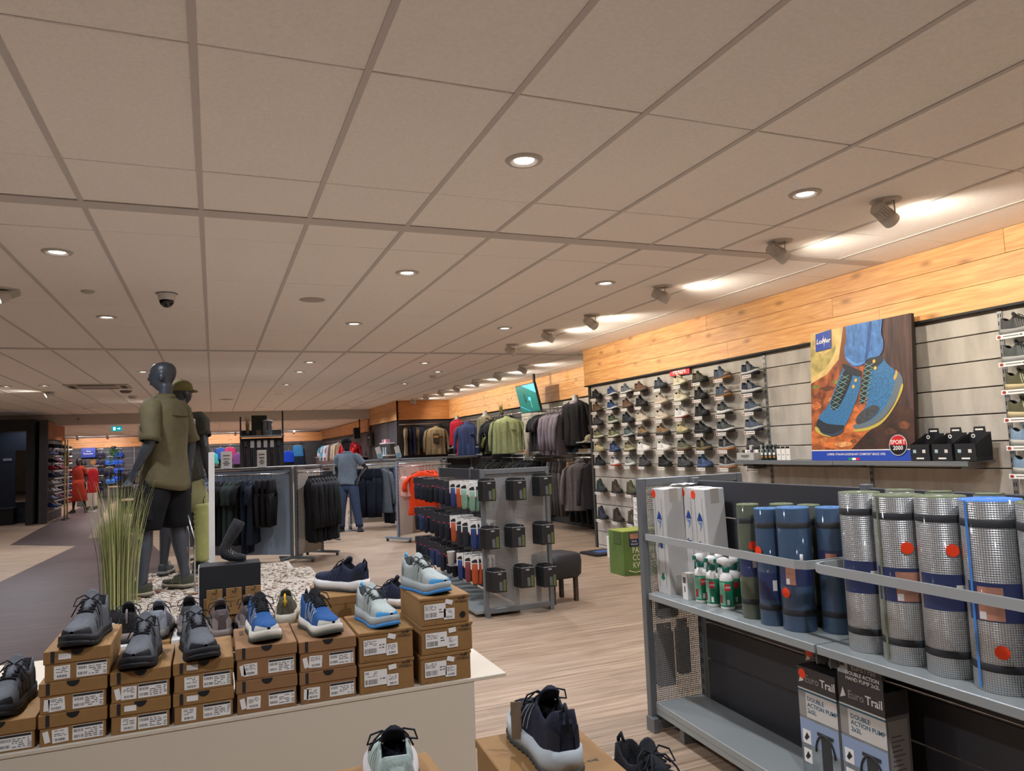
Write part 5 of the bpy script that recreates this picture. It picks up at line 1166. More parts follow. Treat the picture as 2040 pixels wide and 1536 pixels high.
# sock cards hanging on long hooks at the side of the gondola
ccard=B().cbox(-.004,-.042,-.13,.004,.042,0,.001); dcard=B().cbox(-.006,-.04,-.075,.006,.04,0,.001)
m_cw=ccard.mesh('sock_card',[None]); m_cd=dcard.mesh('sock_card',[None])
m_icon=B().prism([(-.03,-.062),(.03,-.062),(.03,-.045),(.0,-.03),(-.022,-.028)],-.0048,-.0042,'x').mesh('shoe_icon',[INK])
m_line=B().box(-.0045,-.042,-.13,.0045,.042,-.122).mesh('red_edge',[M((200,60,40),.5)])
m_band=B().box(-.0075,-.041,-.085,.0075,.041,-.075).mesh('red_band',[RED])
b=B(); b.loft([[(.012*f*math.cos(a),.034*f*math.sin(a),z) for a in [2*math.pi*k/10 for k in range(10)]] for z,f in ((-.07,.9),(-.14,1),(-.21,.95),(-.25,.85),(-.262,.5))],0,True,True); m_sk=b.mesh('folded_sock',[None])
SC=[(28,30,40),(36,38,52),(24,24,28),(40,52,86),(28,30,40),(30,34,46)]; SCN=['dark navy','dark blue','black','blue','charcoal','slate']
WC=[(120,60,54),(46,60,104),(120,150,128),(56,78,130),(170,78,44),(40,42,48)]; WCN=['rust red','blue','mint green','bright blue','orange','dark grey']
rows=(('top',1.215),('middle',.855),('bottom',.515))
for ri,(rname,z) in enumerate(rows):
    for hi in range(11):
        yy=6.70+hi*.205
        white=hi<(4,4,3)[ri]
        zz=z+R.uniform(-.012,.012)
        B().tube([(-.0,yy-6.5,zz+.012),(-.385,yy-6.5,zz+.012),(-.392,yy-6.5,zz+.026)],.003,5).ob('hook',CHROME,G2)
        ci=R.randrange(6)
        for k in range(5 if white else 4):
            x=2.27+.045*k+R.uniform(-.008,.008)
            nm=(WCN if white else SCN)[ci]
            t=thing('sock_pair','%s, %s row, %s hook from the mesh panel'%(('white card with %s socks' if white else '%s socks with red band')%nm,rname,ORD[hi]),'socks',(x,yy,zz+.008),R.uniform(-.12,.12),'sock pairs on side hooks')
            t.rotation_euler=(0,0,R.uniform(-.15,.15)+.75)
            obj('sock_card',m_cw if white else m_cd,t,mats=[PAPER if white else M((36,36,42),.6)])
            if white: obj('shoe_icon',m_icon,t); obj('red_edge',m_line,t)
            else: obj('red_band',m_band,t)
            obj('folded_sock',m_sk,t,mats=[fab((WC if white else SC)[ci])])
t=thing('paper_cup','white paper cup standing between the lower sock hooks','cup',(2.205,7.22,.395)); B().lathe([(.0005,0),(.028,0),(.040,.125),(.042,.128),(.040,.13),(.037,.125),(.027,.006),(.0005,.006)],20,caps=False).ob('cup',M((206,202,196),.5),t); B().lathe([(.0405,.122),(.043,.126),(.0405,.130)],20,caps=False).ob('rolled_rim',WHITE,t)
B().cbox(-.46,.66,.385,-.01,.78,.393,.001).ob('small_shelf',SHG,G2)
# fitting stool behind the gondola
t=thing('fitting_stool','dark upholstered fitting stool beside the sock gondola','stool',(3.17,6.80,0),.2)
b=B(); b.loft([[(x*f,y_*f,z) for x,y_ in rect(.42,.40,.09,4)] for z,f in ((.24,.86),(.27,.97),(.40,1.0),(.46,.96),(.475,.8))],0,True,True); b.ob('seat',M((38,38,40),.55),t)
for x in (-.14,.14):
    for y_ in (-.12,.12): B().cbox(x-.02,y_-.02,0,x+.02,y_+.02,.25,.004).ob('leg',M((70,54,44),.6),t)
# ================================================================ clothes racks
BEI=M((190,180,166),.6); BLUE_REFL=M((150,166,186),.5); BLP2=M((128,142,158),.4,.2)  # middle tone: blue reflection put into the rack panel's colour
def panel_rack(label,p0,p1,zt,pmat,postmat,rail_off,foot=True,railz=None):
    """free-standing panel between two posts, with hanging rail at rail_off beside it"""
    v=Vector((p1[0]-p0[0],p1[1]-p0[1],0)); L_=v.length; a=math.atan2(v.y,v.x)
    t=thing('clothes_rack',label,'clothes rack',(p0[0],p0[1],0),a)
    for x in (0,L_): 
        b=B().cbox(x-.02,-.02,.05,x+.02,.02,zt,.003)
        for k in range(20): b.box(x-.006,-.0206,.12+k*.06,x+.006,-.0198,.15+k*.06,1)
        b.ob('post',[postmat,DARK],t)
        if foot:
            B().cbox(x-.025,-.30,.045,x+.025,.30,.08,.003).ob('foot',postmat,t)
            for q in (-.27,.27):
                c=B().lathe([(.0005,-.012),(.022,-.012),(.024,0),(.022,.012),(.0005,.012)],12,0,Matrix.Translation((x,q,.024))@Matrix.Rotation(math.pi/2,4,'X'),False).ob('caster',M((60,60,62),.5),t)
    B().cbox(.02,-.009,.10,L_-.02,.009,zt-.03,.002).ob('panel',pmat,t)
    B().cbox(-.01,-.03,zt,L_+.01,.03,zt+.025,.002).ob('top_shelf',GREYM,t)
    for off in rail_off:
        b=B().tube([(.03,off,railz or zt-.07),(L_-.03,off,railz or zt-.07)],.012,8); b.ob('hanging_rail',CHROME,t)
        for x in (.03,L_-.03): B().tube([(x,0,(railz or zt-.07)),(x,off,railz or zt-.07)],.009,6).ob('rail_arm',CHROME,t)
    return t,a,L_
def hang_row(a,p0,off,z,items,group):
    """items: (distance along rail, label, cat, kind, colour, L, W, extra turn)"""
    c,s=math.cos(a),math.sin(a)
    for i,(d,label,cat,kind,col,L_,W_,tw) in enumerate(items):
        x=p0[0]+c*d-s*off; y_=p0[1]+s*d+c*off
        garment(label,cat,(x,y_,z),a+math.pi/2+tw,kind,col,L_,W_,.085,i%5,group,tagp=(.12,-.09,-.35) if i%4==1 else None)
# rack whose panel has pale blue reflected light painted into its colour
r,a,L_=panel_rack('clothes rack with panel painted in pale blue reflected light behind the platform',(1.06,11.4),(-.25,12.25),1.36,BLUE_REFL,GREYM,[.32])
seq=[]
nm=['near the right post']+['%s from the right post'%o for o in ORD[1:]]
cl=[('black',(24,23,26)),('black',(26,24,27)),('brown black',(40,34,36)),('dark navy',(28,34,46)),('dark navy',(30,38,54)),('black',(24,24,26)),('dark green',(46,56,54)),('dark green',(48,60,56)),('black',(20,20,22)),('black',(22,22,24)),('blue grey',(98,112,132)),('blue grey',(104,118,138)),('grey green',(88,92,88)),('blue grey',(98,110,128)),('slate',(70,76,84))]
for i,(n,c) in enumerate(cl):
    kind='shorts' if i<3 else ('tee' if i!=4 else 'trousers')
    seq.append((.14+.095*i,'%s %s on the pale blue rack, %s'%(n,'shorts' if kind=='shorts' else ('trousers' if kind=='trousers' else 'shirt'),nm[i]),'shorts' if kind=='shorts' else ('trousers' if kind=='trousers' else 'shirt'),kind,c,(.74 if i<3 else 1.12 if kind=='trousers' else .98),.46 if i<3 else .54,.25+.05*math.sin(i)))
hang_row(a,(1.06,11.4),.32,1.29,seq,'clothes on the pale blue rack')
# rack with beige panel right of it
r,a,L_=panel_rack('clothes rack with beige panel holding black jackets',(1.12,11.32),(1.54,11.78),1.36,BEI,GREYM,[-.24],True)
seq=[]
for i in range(8):
    c=[(26,25,28),(24,24,26),(30,30,34),(26,26,28),(24,24,27),(28,28,32),(30,34,34),(40,46,42),(26,26,28)][i]
    seq.append((.03+.078*i,'%s long sleeved jacket on the beige rack, %s from its left end'%('dark green' if i==7 else 'black',ORD[i]),'jacket','jacket',c,1.0,.50,-.75+.04*math.sin(2*i)))
hang_row(a,(1.12,11.32),-.24,1.29,seq,'black jackets on the beige rack')
# rack behind the standing mannequin
r,a,L_=panel_rack('clothes rack with beige panel behind the blue dressed mannequin',(2.62,15.55),(4.6,15.2),1.36,BEI,GREYM,[-.34])
seq=[(.32,'dark navy trousers on the rack behind the mannequin, left pair','trousers','trousers',(30,34,46),1.06,.46,1.2),(.45,'dark navy trousers on the rack behind the mannequin, right pair','trousers','trousers',(26,30,42),1.06,.46,1.1)]
for i in range(4): seq.append((.66+.12*i,'slate grey zip jacket on the rack behind the mannequin, %s'%ORD[i],'jacket','jacket',[(86,92,98),(92,98,104),(80,86,94),(88,94,100)][i],.98,.52,.7+.1*i))
seq.append((.78,'dark navy trousers hanging low beneath the grey jackets','trousers','trousers',(28,32,46),1.2,.44,.5))
for i in range(3): seq.append((1.25+.14*i,'dark trousers on the hidden end of the rack, %s'%ORD[i],'trousers','trousers',(34,36,42),1.05,.44,.4))
hang_row(a,(2.62,15.55),-.34,1.29,seq,'clothes behind the blue dressed mannequin')
for i in range(2): # racks' card signs
    t=thing('rack_sign','slanted card sign with blue print above the %s rack'%('mannequin','grey jacket')[i],'sign',((3.22,3.62)[i],15.3,1.385),.1,'card signs on the rack')
    B().cbox(-.055,-.004,.03,.055,.004,.27,.001,0,Matrix.Rotation(-.25,4,'Y')).ob('card',M((210,206,196),.6),t); B().cbox(-.05,-.0055,.03,.045,-.004,.13,.0005,0,Matrix.Rotation(-.25,4,'Y')).ob('print',M((120,160,176),.6),t); B().cbox(-.03,-.03,0,.03,.03,.035,.002).ob('foot',GREYM,t)
# rack with blue post and orange shirts
r,a,L_=panel_rack('blue framed clothes rack with bright orange shirts',(2.93,12.62),(3.9,13.2),1.35,BEI,BLP2,[-.26])
ORC=(214,62,22)
garment('bright orange T-shirt facing the aisle on the blue framed rack','shirt',(3.26,12.22,1.275),.12,'tee',ORC,.80,.50,.10,2,'orange shirts on the blue framed rack')
for i in range(5): garment('bright orange shirt behind the front one, %s on the rail'%ORD[i],'shirt',(3.30+.075*i,12.48+.055*i,1.275),a+1.1,'tee',ORC,.80,.48,.09,i,'orange shirts on the blue framed rack')
garment('pink striped top beside the blue post','top',(2.99,12.30,1.20),a+1.3,'vest',(206,150,138),.42,.30,.07,1,'orange shirts on the blue framed rack')
# long counter rails behind, level with the rack tops
t=thing('rail_counter','long grey rail counter running towards the corner wall','counter',(3.3,17.2,0),-.05)
B().cbox(-.2,-.2,1.33,2.6,.2,1.37,.003).ob('top',GREYM,t)
for x in (-.1,2.5): B().cbox(x-.02,-.02,0,x+.02,.02,1.33,.002).ob('post',GREYM,t)
B().cbox(-.08,-.01,.1,2.48,.01,1.3,.002).ob('panel',CHAR,t)
t=thing('rail_counter','pale topped counter left behind the pale blue rack','counter',(-.9,13.4,0),-.02)
B().cbox(0,-.25,1.33,2.6,.25,1.37,.003).ob('top',M((150,142,132),.5),t)
for x in (.1,2.5): B().cbox(x-.02,-.02,0,x+.02,.02,1.33,.002).ob('post',GREYM,t)
B().cbox(.12,-.01,.1,2.48,.01,1.3,.002).ob('panel',BEI,t)
for i,(x,y_,z,w_) in enumerate(((.18,12.02,1.386,.16),(.672,11.75,1.386,.135))):
    t=thing('paper_sign','white printed paper sign standing on the %s of the pale blue rack'%('left','middle')[i],'sign',(x,y_,z),(.05,-.02)[i]); hh=.26
    B().cbox(-w_/2,-.003,0,w_/2,.003,hh,.001).ob('sheet',PAPER,t)
    b=B(); 
    for q,ww in ((.19,.6),(.14,.55),(.10,.35),(.075,.6),(.05,.4)): b.box(-w_*ww/2,-.0042,q,w_*ww/2,-.0032,q+.014)
    b.ob('print',INK2,t)
    B().cbox(-.04,-.03,-.0,.04,.03,.006,.001).ob('foot',STEEL,t)
for i,c in enumerate(((24,25,28),(30,60,70),(60,80,110),(120,24,34),(24,24,26),(26,26,30))):
    garment('%s garment on the rail left of the blue dressed mannequin, %s'%(('black','teal','blue','dark red','black','black')[i],ORD[i]),'shirt',(1.50+.085*i,13.7+.02*i,1.34),.9,'tee' if i in(1,2) else 'jacket',c,(.55 if i in (1,2) else .95),.46,.08,i,'clothes left of the blue dressed mannequin')
t=thing('straight_rail','grey straight hanging rail left of the blue dressed mannequin','clothes rack',(1.74,13.75,0),.2)
B().tube([(-.34,0,1.34),(.34,0,1.34)],.015,8).ob('rail',GREYM,t)
for x in (-.32,.30): B().cbox(x-.015,-.015,.03,x+.015,.015,1.34,.002).ob('post',GREYM,t); B().cbox(x-.02,-.25,0,x+.02,.25,.035,.002).ob('foot',GREYM,t)
# tall black display with backpack and plants
t=thing('tall_display','tall black display on two slim poles behind the pale blue rack','display',(.865,15.0,0))
for x in (-.385,.385): B().cbox(x-.014,-.014,0,x+.014,.014,2.42 if x>0 else 2.32,.002).ob('pole',BLACK,t)
B().cbox(-.38,-.012,.2,.38,.012,1.90,.002).ob('back_board',M((30,30,32),.6),t); B().cbox(-.40,-.22,1.925,.40,.22,1.95,.003).ob('shelf',GREYM,t); B().cbox(-.37,.1,1.95,.37,.115,2.06,.002).ob('shelf_back',DARK,t)
for k in range(6):
    x=-.30+.12*k
    p=thing('pole_pack','hanging trekking pole pack with white grips, %s on the tall display'%ORD[k],'trekking poles',(.865+x,14.95,1.86),0,'trekking pole packs')
    B().cbox(-.035,-.012,-.14,.035,.012,0,.003).ob('white_card',M((176,172,166),.6),p) if k%5!=0 else B().cbox(-.03,-.012,-.12,.03,.012,0,.003).ob('dark_card',DARK,p)
    for s_ in (-.015,.015): B().tube([(s_,0,-.14),(s_,0,-.26),(s_,0,-.66)],[.014,.012,.006],6).ob('pole',(M((60,30,34),.5),DARK)[k%2],p)
t=thing('backpack','grey roll-top backpack on the tall display shelf','backpack',(.965,14.95,1.952))
b=B(); b.loft([[(x*f,y_*f*.8,z) for x,y_ in rect(.17,.14,.05,3)] for z,f in ((0,.85),(.02,1),(.14,1.02),(.22,.95),(.25,.7))],0,True,True); b.ob('pack_body',M((104,106,106),.85),t)
B().cbox(-.06,-.075,.04,.06,-.055,.12,.008).ob('front_pocket',M((92,94,94),.85),t); b=B(); b.tube([(-.09,0,.255),(0,-.01,.275),(.09,0,.255)],.028,8); b.ob('rolled_top',M((112,114,112),.85),t); B().cbox(-.012,-.08,.10,.012,-.066,.25,.003).ob('strap',DARK,t)
t=thing('dark_planter_box','tall dark green box on the tall display shelf','box',(.82,15.03,1.952)); B().cbox(-.14,-.05,0,.14,.05,.39,.004).ob('box',M((36,38,28),.8,noise=(9,.3)),t); B().cbox(-.06,-.09,0,.03,-.055,.1,.003).ob('card',M((96,70,48),.8),t)
def leaf_plant(label,loc,n,h_,spread,col,w=.006,name='potted_grass',seed=1,pot=None,lean=.5):
    r=random.Random(seed); t=thing(name,label,'plant',loc)
    if pot: B().lathe([(.0005,0),(pot*.8,0),(pot,pot*1.3),(pot*.92,pot*1.3),(pot*.9,pot*1.15),(.0005,pot*1.15)],20,caps=False).ob('pot',DARK,t)
    z0=pot*1.1 if pot else 0
    for part in range(3):
        b=B()
        for k in range(n//3):
            a=r.uniform(0,6.28); q=r.uniform(0,spread*.35); hh=h_*r.uniform(.55,1.0); ln=r.uniform(.05,lean)*hh*.5; ww=w*r.uniform(.6,1.2)
            p0=Vector((q*math.cos(a),q*math.sin(a),z0)); d=Vector((math.cos(a),math.sin(a),0)); sd=Vector((-d.y,d.x,0))*ww
            vs=[]; m=6
            for i in range(m+1):
                s=i/m; p=p0+d*(ln*s**2.2)+Vector((0,0,hh*(s-.12*s*s*(ln/hh*2))))
                f=(1-s**2.5)*(.7+.3*math.sin(math.pi*s)); vs+=[tuple(p-sd*f),tuple(p+sd*f+d*.001)]
            b.add(vs,[(2*i,2*i+1,2*i+3,2*i+2) for i in range(m)],0,True)
        b.ob('grass_blades',M([c*(.8,1.0,1.2)[part] for c in col],.7),t)
    return t
leaf_plant('small dry grass bunch on the tall display shelf',(.60,14.95,1.952),36,.36,.12,(96,84,54),.005,seed=5,pot=.04)
# ================================================================ platform with mannequins
PZ=.48
t=thing('display_platform','low white platform covered with pale pebbles','platform',(0,6.2,0))
PL=[(-.72,-1.65),(.85,-1.65),(.85,1.2),(.70,1.22),(.70,1.7),(-.72,1.7)]
B().prism(PL,0,PZ-.012,'z').ob('platform_box',LAM,t); B().prism([(x*1.0,y_) for x,y_ in PL],PZ-.012,PZ,'z').ob('platform_top',M((176,164,150),.9,noise=(40,.2)),t)
def inpl(x,y_): return -.70<x<.83 and -1.63<y_<1.68 and not (x>.68 and y_>1.2)
ico=[(0,-.5257,.8507),(.8507,0,.5257),(.8507,0,-.5257),(-.8507,0,-.5257),(-.8507,0,.5257),(-.5257,.8507,0),(.5257,.8507,0),(.5257,-.8507,0),(-.5257,-.8507,0),(0,-.5257,-.8507),(0,.5257,-.8507),(0,.5257,.8507)]
icf=[(1,2,6),(1,7,2),(3,4,5),(4,3,8),(6,5,11),(5,6,10),(9,10,2),(10,9,3),(7,8,9),(8,7,0),(11,0,1),(0,11,4),(6,2,10),(1,6,11),(3,5,10),(5,4,11),(2,7,9),(7,1,0),(3,9,8),(4,8,0)]
b=B(); r=random.Random(3)
for k in range(3600):
    x,y_=r.uniform(-.7,.84),r.uniform(-1.63,1.69)
    if not inpl(x,y_): continue
    s=r.uniform(.006,.016); T=Matrix.Translation((x,y_,PZ+s*.3))@Matrix.Rotation(r.uniform(0,6.3),4,'Z')@Matrix.Diagonal((s*1.4,s*r.uniform(.7,1.1),s*.6,1))
    b.add(ico,icf,(0,0,0,1,1,2)[r.randrange(6)],False,T)
o=b.ob('pebble_cover',[M((196,186,172),.8),M((164,148,130),.8),M((120,98,80),.8)],t); o['kind']='stuff'
b=B()
for k in range(46):
    x,y_=r.uniform(-.68,.25),r.uniform(.0,1.66)
    s=r.uniform(.02,.042); T=Matrix.Translation((x,y_,PZ+s*.4))@Matrix.Rotation(r.uniform(0,6.3),4,'Z')@Matrix.Rotation(r.uniform(-.4,.4),4,'X')@Matrix.Diagonal((s*1.4,s*r.uniform(.6,1.1),s*.35,1))
    b.add(ico,icf,k%3,False,T)
o=b.ob('bark_chips',[M((156,112,84),.85),M((186,168,148),.85),M((124,88,66),.85)],t); o['kind']='stuff'
leaf_plant('tall green ornamental grass beside the larger mannequin',(-.60,5.72,PZ),300,.92,.34,(150,152,98),.0042,'ornamental_grass',2,.09,.36)
# ---------------------------------------------------------------- mannequin builder
def ell(c,rx,ry,z,n=16,yaw=0): return [(c[0]+rx*math.cos(a),c[1]+ry*math.sin(a),z) for a in [2*math.pi*k/n for k in range(n)]]
def limb(b,P,rr,n=12,flat=1):
    b.tube(P,rr,n)
def mannequin(label,loc,rz,col,J,name='mannequin',face=True,turn=0,tilt=0,vox=.0095,stature=1.0):
    """J: joints in body space (x forward, y left, z up). One continuous remeshed body."""
    root=thing(name,label,'mannequin',loc,rz); root.scale=(stature,)*3
    b=B()
    # torso
    px=J.get('px',0)
    tor=[(.84,.095,.150),(.90,.105,.165),(.97,.108,.168),(1.05,.095,.150),(1.14,.088,.138),(1.24,.102,.152),(1.34,.118,.172),(1.42,.115,.178),(1.48,.095,.165),(1.525,.065,.10),(1.56,.052,.058),(1.66,.050,.052)]
    b.loft([ell((px+.012*math.sin((z-.9)*5)-.01,0),rx,ry,z,18) for z,rx,ry in tor],0,True,True)
    # head (turned about the neck)
    T=Matrix.Translation((.012+px,0,1.60))@Matrix.Rotation(turn,4,'Z')@Matrix.Rotation(tilt,4,'Y')
    hd=[(.015,-.055,.045,.05),(.045,-.060,.075,.056),(.07,-.070,.098,.062),(.10,-.086,.104,.070),(.13,-.098,.100,.075),(.16,-.104,.102,.078),(.19,-.102,.098,.077),(.215,-.092,.086,.071),(.235,-.072,.062,.056),(.248,-.04,.03,.03)]
    b.loft([[((f+bk)/2+(f-bk)/2*math.cos(a),w_*math.sin(a),z) for a in [2*math.pi*k/18 for k in range(18)]] for z,bk,f,w_ in hd],0,True,True,True,T)
    if face:
        b.loft([[(x+.012*math.cos(a)*f,.013*f*math.sin(a),z) for a in [2*math.pi*k/8 for k in range(8)]] for x,z,f in ((.098,.150,.6),(.106,.130,.8),(.114,.112,1.1),(.108,.100,1.2),(.098,.094,.8))],0,True,True,True,T)
        b.loft([[(x,.024*f*math.cos(a),.068+dz+.008*f*math.sin(a)) for a in [2*math.pi*k/8 for k in range(8)]] for x,f,dz in ((.080,1,0),(.102,.9,0),(.107,.4,0))],0,True,True,True,T)
        for sd in (-1,1):
            b.loft([[(-.012+.020*f*math.cos(a),sd*(.070+o_),.118+.034*f*math.sin(a)) for a in [2*math.pi*k/10 for k in range(10)]] for o_,f in ((0,.8),(.010,1),(.018,.9),(.020,.5))],0,True,True,True,T)
            b.loft([[(.078+o_,sd*.034+.022*f*math.cos(a),.142+.008*f*math.sin(a)) for a in [2*math.pi*k/8 for k in range(8)]] for o_,f in ((0,1),(.020,1),(.026,.6))],0,True,True,True,T)
    # limbs
    for sd,S in ((1,'L'),(-1,'R')):
        sh,el_,wr=[Vector(J[k+S]) for k in ('sh','el','wr')]
        b.tube([sh+Vector((0,-sd*.07,-.01)),sh,sh.lerp(el_,.35),sh.lerp(el_,.75),el_,el_.lerp(wr,.3),el_.lerp(wr,.75),wr],[.062,.066,.056,.047,.043,.045,.034,.028],12)
        # hand: palm and five fingers, following the forearm
        d=(Vector(J['hd'+S])-wr).normalized(); side=Vector(J.get('palm'+S,(1,0,0))); side=(side-side.dot(d)*d).normalized(); nrm=d.cross(side).normalized()
        pal=[]
        for s,w_,th in ((-.01,.024,.020),(.02,.034,.018),(.05,.041,.016),(.085,.042,.014),(.095,.038,.012)):
            c=wr+d*s; pal.append([tuple(c+side*w_*math.cos(a)+nrm*th*math.sin(a)) for a in [2*math.pi*k/12 for k in range(12)]])
        b.loft(pal,0,True,True)
        for i,(o_,ln) in enumerate(((.031,.066),(.0105,.078),(-.0105,.072),(-.031,.056))):
            p=wr+d*.082+side*o_; q1=p+d*ln*.42-nrm*.006*sd; q2=q1+d*ln*.33-nrm*.016*sd; q3=q2+d*ln*.25-nrm*.020*sd
            b.tube([p-d*.02,p,q1,q2,q3],[.0095,.0095,.009,.0085,.007],8)
        p=wr+d*.025+side*.028; b.tube([p,p+side*.022+d*.020,p+side*.032+d*.048-nrm*.008*sd,p+side*.030+d*.070-nrm*.014*sd],[.013,.012,.0105,.008],8)
        hp,kn,an=[Vector(J[k+S]) for k in ('hp','kn','an')]
        b.tube([hp+Vector((0,0,.05)),hp,hp.lerp(kn,.3),hp.lerp(kn,.75),kn,kn.lerp(an,.28),kn.lerp(an,.65),an],[.085,.092,.086,.066,.056,.060,.044,.036],14)
        ft=Vector(J['to'+S])
        b.tube([an+Vector((0,0,.02)),an.lerp(ft,.1)-Vector((0,0,.03)),an.lerp(ft,.55)-Vector((0,0,.012)),ft],[.036,.040,.038,.026],10)
    o=b.ob('body',M(col,.38,spec=.5),root)
    m=o.modifiers.new('one_skin','REMESH'); m.mode='VOXEL'; m.voxel_size=vox; m.use_smooth_shade=True
    m=o.modifiers.new('soften','SMOOTH'); m.factor=.5; m.iterations=3
    return root,J,T
def cloth_mat(c,r=.85): return M(c,r,spec=.2,noise=(12,.10),bump=(9,.8))
def wr_ring(c,rx,ry,z,n,k,am,ph): return [(c[0]+rx*math.cos(a)*(1+am*math.sin(k*a+ph)),c[1]+ry*math.sin(a)*(1+am*math.sin(k*a+ph+1)),z+.004*math.sin(3*a+ph)) for a in [2*math.pi*q/n for q in range(n)]]
def shirt(root,J,col,zh=.86,slv=.62,open_=.0,name='shirt',hemdip=.03,puff=1.0):
    b=B()
    rows=[(1.58,.058,.064),(1.555,.064,.078),(1.535,.082,.115),(1.515,.098,.158),(1.485,.112,.186),(1.44,.130,.196),(1.34,.140,.196),(1.24,.134,.186),(1.12,.130,.182),(1.0,.138,.192),(zh+.04,.146,.200),(zh,.148,.202)]
    rg=[]
    for z,rx,ry in rows:
        q=max(0,min(1,(1.25-z)/.4)); ring_=[]
        for k in range(32):
            a=2*math.pi*k/32; fo=(.010+.035*q)*math.sin(6*a+z*3)+.012*math.sin(11*a+z*17)*min(1,max(0,(1.5-z)*4))
            ring_.append((-.008+rx*puff*(1+fo)*math.cos(a),ry*puff*(1+fo)*math.sin(a),z-hemdip*q*q*(.5-.9*math.cos(a))+.006*math.sin(3*a+z*9)))
        rg.append(ring_)
    b.loft(rg,0,True,False)
    o=b.ob(name,cloth_mat(col),root); s=o.modifiers.new('cloth_thickness','SOLIDIFY'); s.thickness=.004
    b=B(); b.loft([ell((.0,0),.066,.072,1.545,20),ell((-.002,0),.072,.080,1.585,20),ell((-.004,0),.080,.09,1.555,20)],0,True,False); b.ob('collar',cloth_mat(col),o)
    for sd,S in ((1,'L'),(-1,'R')):
        sh,el_,wr=[Vector(J[k+S]) for k in ('sh','el','wr')]
        P=[sh+Vector((0,-sd*.07,-.004)),sh+Vector((0,-sd*.015,-.008)),sh.lerp(el_,.12)+Vector((0,sd*.004,0)),sh.lerp(el_,.3),sh.lerp(el_,.46),sh.lerp(el_,.62)]; rr=[.072,.084,.085,.080,.074,.075]
        if slv>.7: P+=[sh.lerp(el_,.8)+Vector((-.004,0,0)),sh.lerp(el_,1.0)+Vector((.004,0,0))]; rr+=[.066,.070]
        b=B(); b.tube(P,rr,14,0,False); 
        e=P[-1]; dd=(P[-1]-P[-2]).normalized()
        b.tube([e-dd*.035,e+dd*.004,e+dd*.006],[rr[-1]+.005,rr[-1]+.006,rr[-1]-.004],14,0,False)
        b.ob('sleeve',cloth_mat(col),o)
    return o
def bottoms(root,J,col,zend=.55,flare=1.1,name='shorts',taper=None):
    b=B()
    b.loft([wr_ring((-.005,0),rx,ry,z,24,4,.012,z*5) for z,rx,ry in ((1.05,.096,.146),(1.0,.106,.158),(.93,.120,.176),(.86,.126,.186),(.80,.10,.17))],0,True,True)
    for sd,S in ((1,'L'),(-1,'R')):
        hp,kn,an=[Vector(J[k+S]) for k in ('hp','kn','an')]
        def at(z):
            if z>kn.z: q=(hp.z-z)/(hp.z-kn.z); return hp.lerp(kn,q)
            q=(kn.z-z)/(kn.z-an.z); return kn.lerp(an,q)
        zs=[.95,.85,.75,.65,.55,.45,.35,.25,.15,.08]; zs=[z for z in zs if z>zend+.02]+[zend]
        rr={.95:.10,.85:.116,.75:.112,.65:.104,.55:.096,.45:.088,.35:.086,.25:.082,.15:.078,.08:.078}
        rings=[]
        for i,z in enumerate(zs):
            p=at(z); r_=rr.get(z,interp(sorted(rr.items()),z))*(flare if z<.8 else 1+(flare-1)*.15)*(.92 if z>.9 else 1)
            rings.append(wr_ring((p.x,p.y),r_,r_*.98,z,18,4,.025 if z<.8 else .01,z*11+sd))
        b.loft(rings,0,True,True)
    return b.ob(name,cloth_mat(col),root)
def foot_shoes(root,J,st,stature=1.0,**k):
    """shoes worn by a mannequin: parts of it"""
    for sd,S in ((1,'L'),(-1,'R')):
        an,to=Vector(J['an'+S]),Vector(J['to'+S]); d=to-an; a=math.atan2(d.y,d.x)
        ms=shoe_meshes(st,0,k.get('over','panel'))
        c=(an.x+math.cos(a)*.075,an.y+math.sin(a)*.075,J.get('floor'+S,0))
        w_=obj('shoe',ms['upper'],root,c,a,mats=[fab(k['up']),fab((24,24,26))])
        obj('midsole',ms['midsole'],w_,mats=[rub(k['mid'])]); obj('outsole',ms['outsole'],w_,mats=[rub(k['out'])]); obj('overlay',ms['overlay'],w_,mats=[rub(k['overc'])]); obj('toe_cap',ms['toe_cap'],w_,mats=[rub(k['toe'])]); obj('laces',ms['laces'],w_,mats=[fab(k['up'])])
MG=(62,66,74)
J1=dict(shL=(-.01,.185,1.475),elL=(-.06,.255,1.20),wrL=(.06,.265,.985),hdL=(.12,.262,.86),palmL=(1,-.3,0),shR=(-.01,-.185,1.475),elR=(-.07,-.25,1.20),wrR=(-.03,-.27,.965),hdR=(-.01,-.275,.84),palmR=(1,.3,0),
        hpL=(0,.10,.90),knL=(.06,.15,.50),anL=(.05,.20,.085),toL=(.20,.235,.03),hpR=(0,-.10,.90),knR=(-.02,-.125,.50),anR=(-.08,-.16,.085),toR=(.07,-.18,.03))
m1,J,T=mannequin('large dark grey mannequin in olive shirt and black cargo shorts on the platform',(-.375,6.72,PZ+.012),math.radians(148),MG,J1,turn=.30,stature=1.012)
sh=shirt(m1,J1,(96,88,64),.875,.95,hemdip=.06,puff=1.07)
B().cbox(-.008,.30,1.20,.006,.31,1.32,.002).ob('sleeve_tab',cloth_mat((104,96,70)),sh)
b=B(); b.tube([(-.152,-.10,1.405),(-.162,0,1.395),(-.152,.10,1.405)],.006,6); b.ob('yoke_seam',cloth_mat((80,73,52)),sh)
b=B(); b.box(.128,-.006,.85,.146,.006,1.5); b.ob('button_placket',cloth_mat((104,96,70)),sh)
so=bottoms(m1,J1,(22,22,24),.50,1.22)
B().cbox(-.05,.20,.58,.09,.245,.74,.012).ob('cargo_pocket',cloth_mat((26,26,28)),so)
foot_shoes(m1,J1,'low',up=(70,70,58),mid=(150,142,118),out=(60,58,48),over='zig',overc=(150,148,120),toe=(64,64,54))
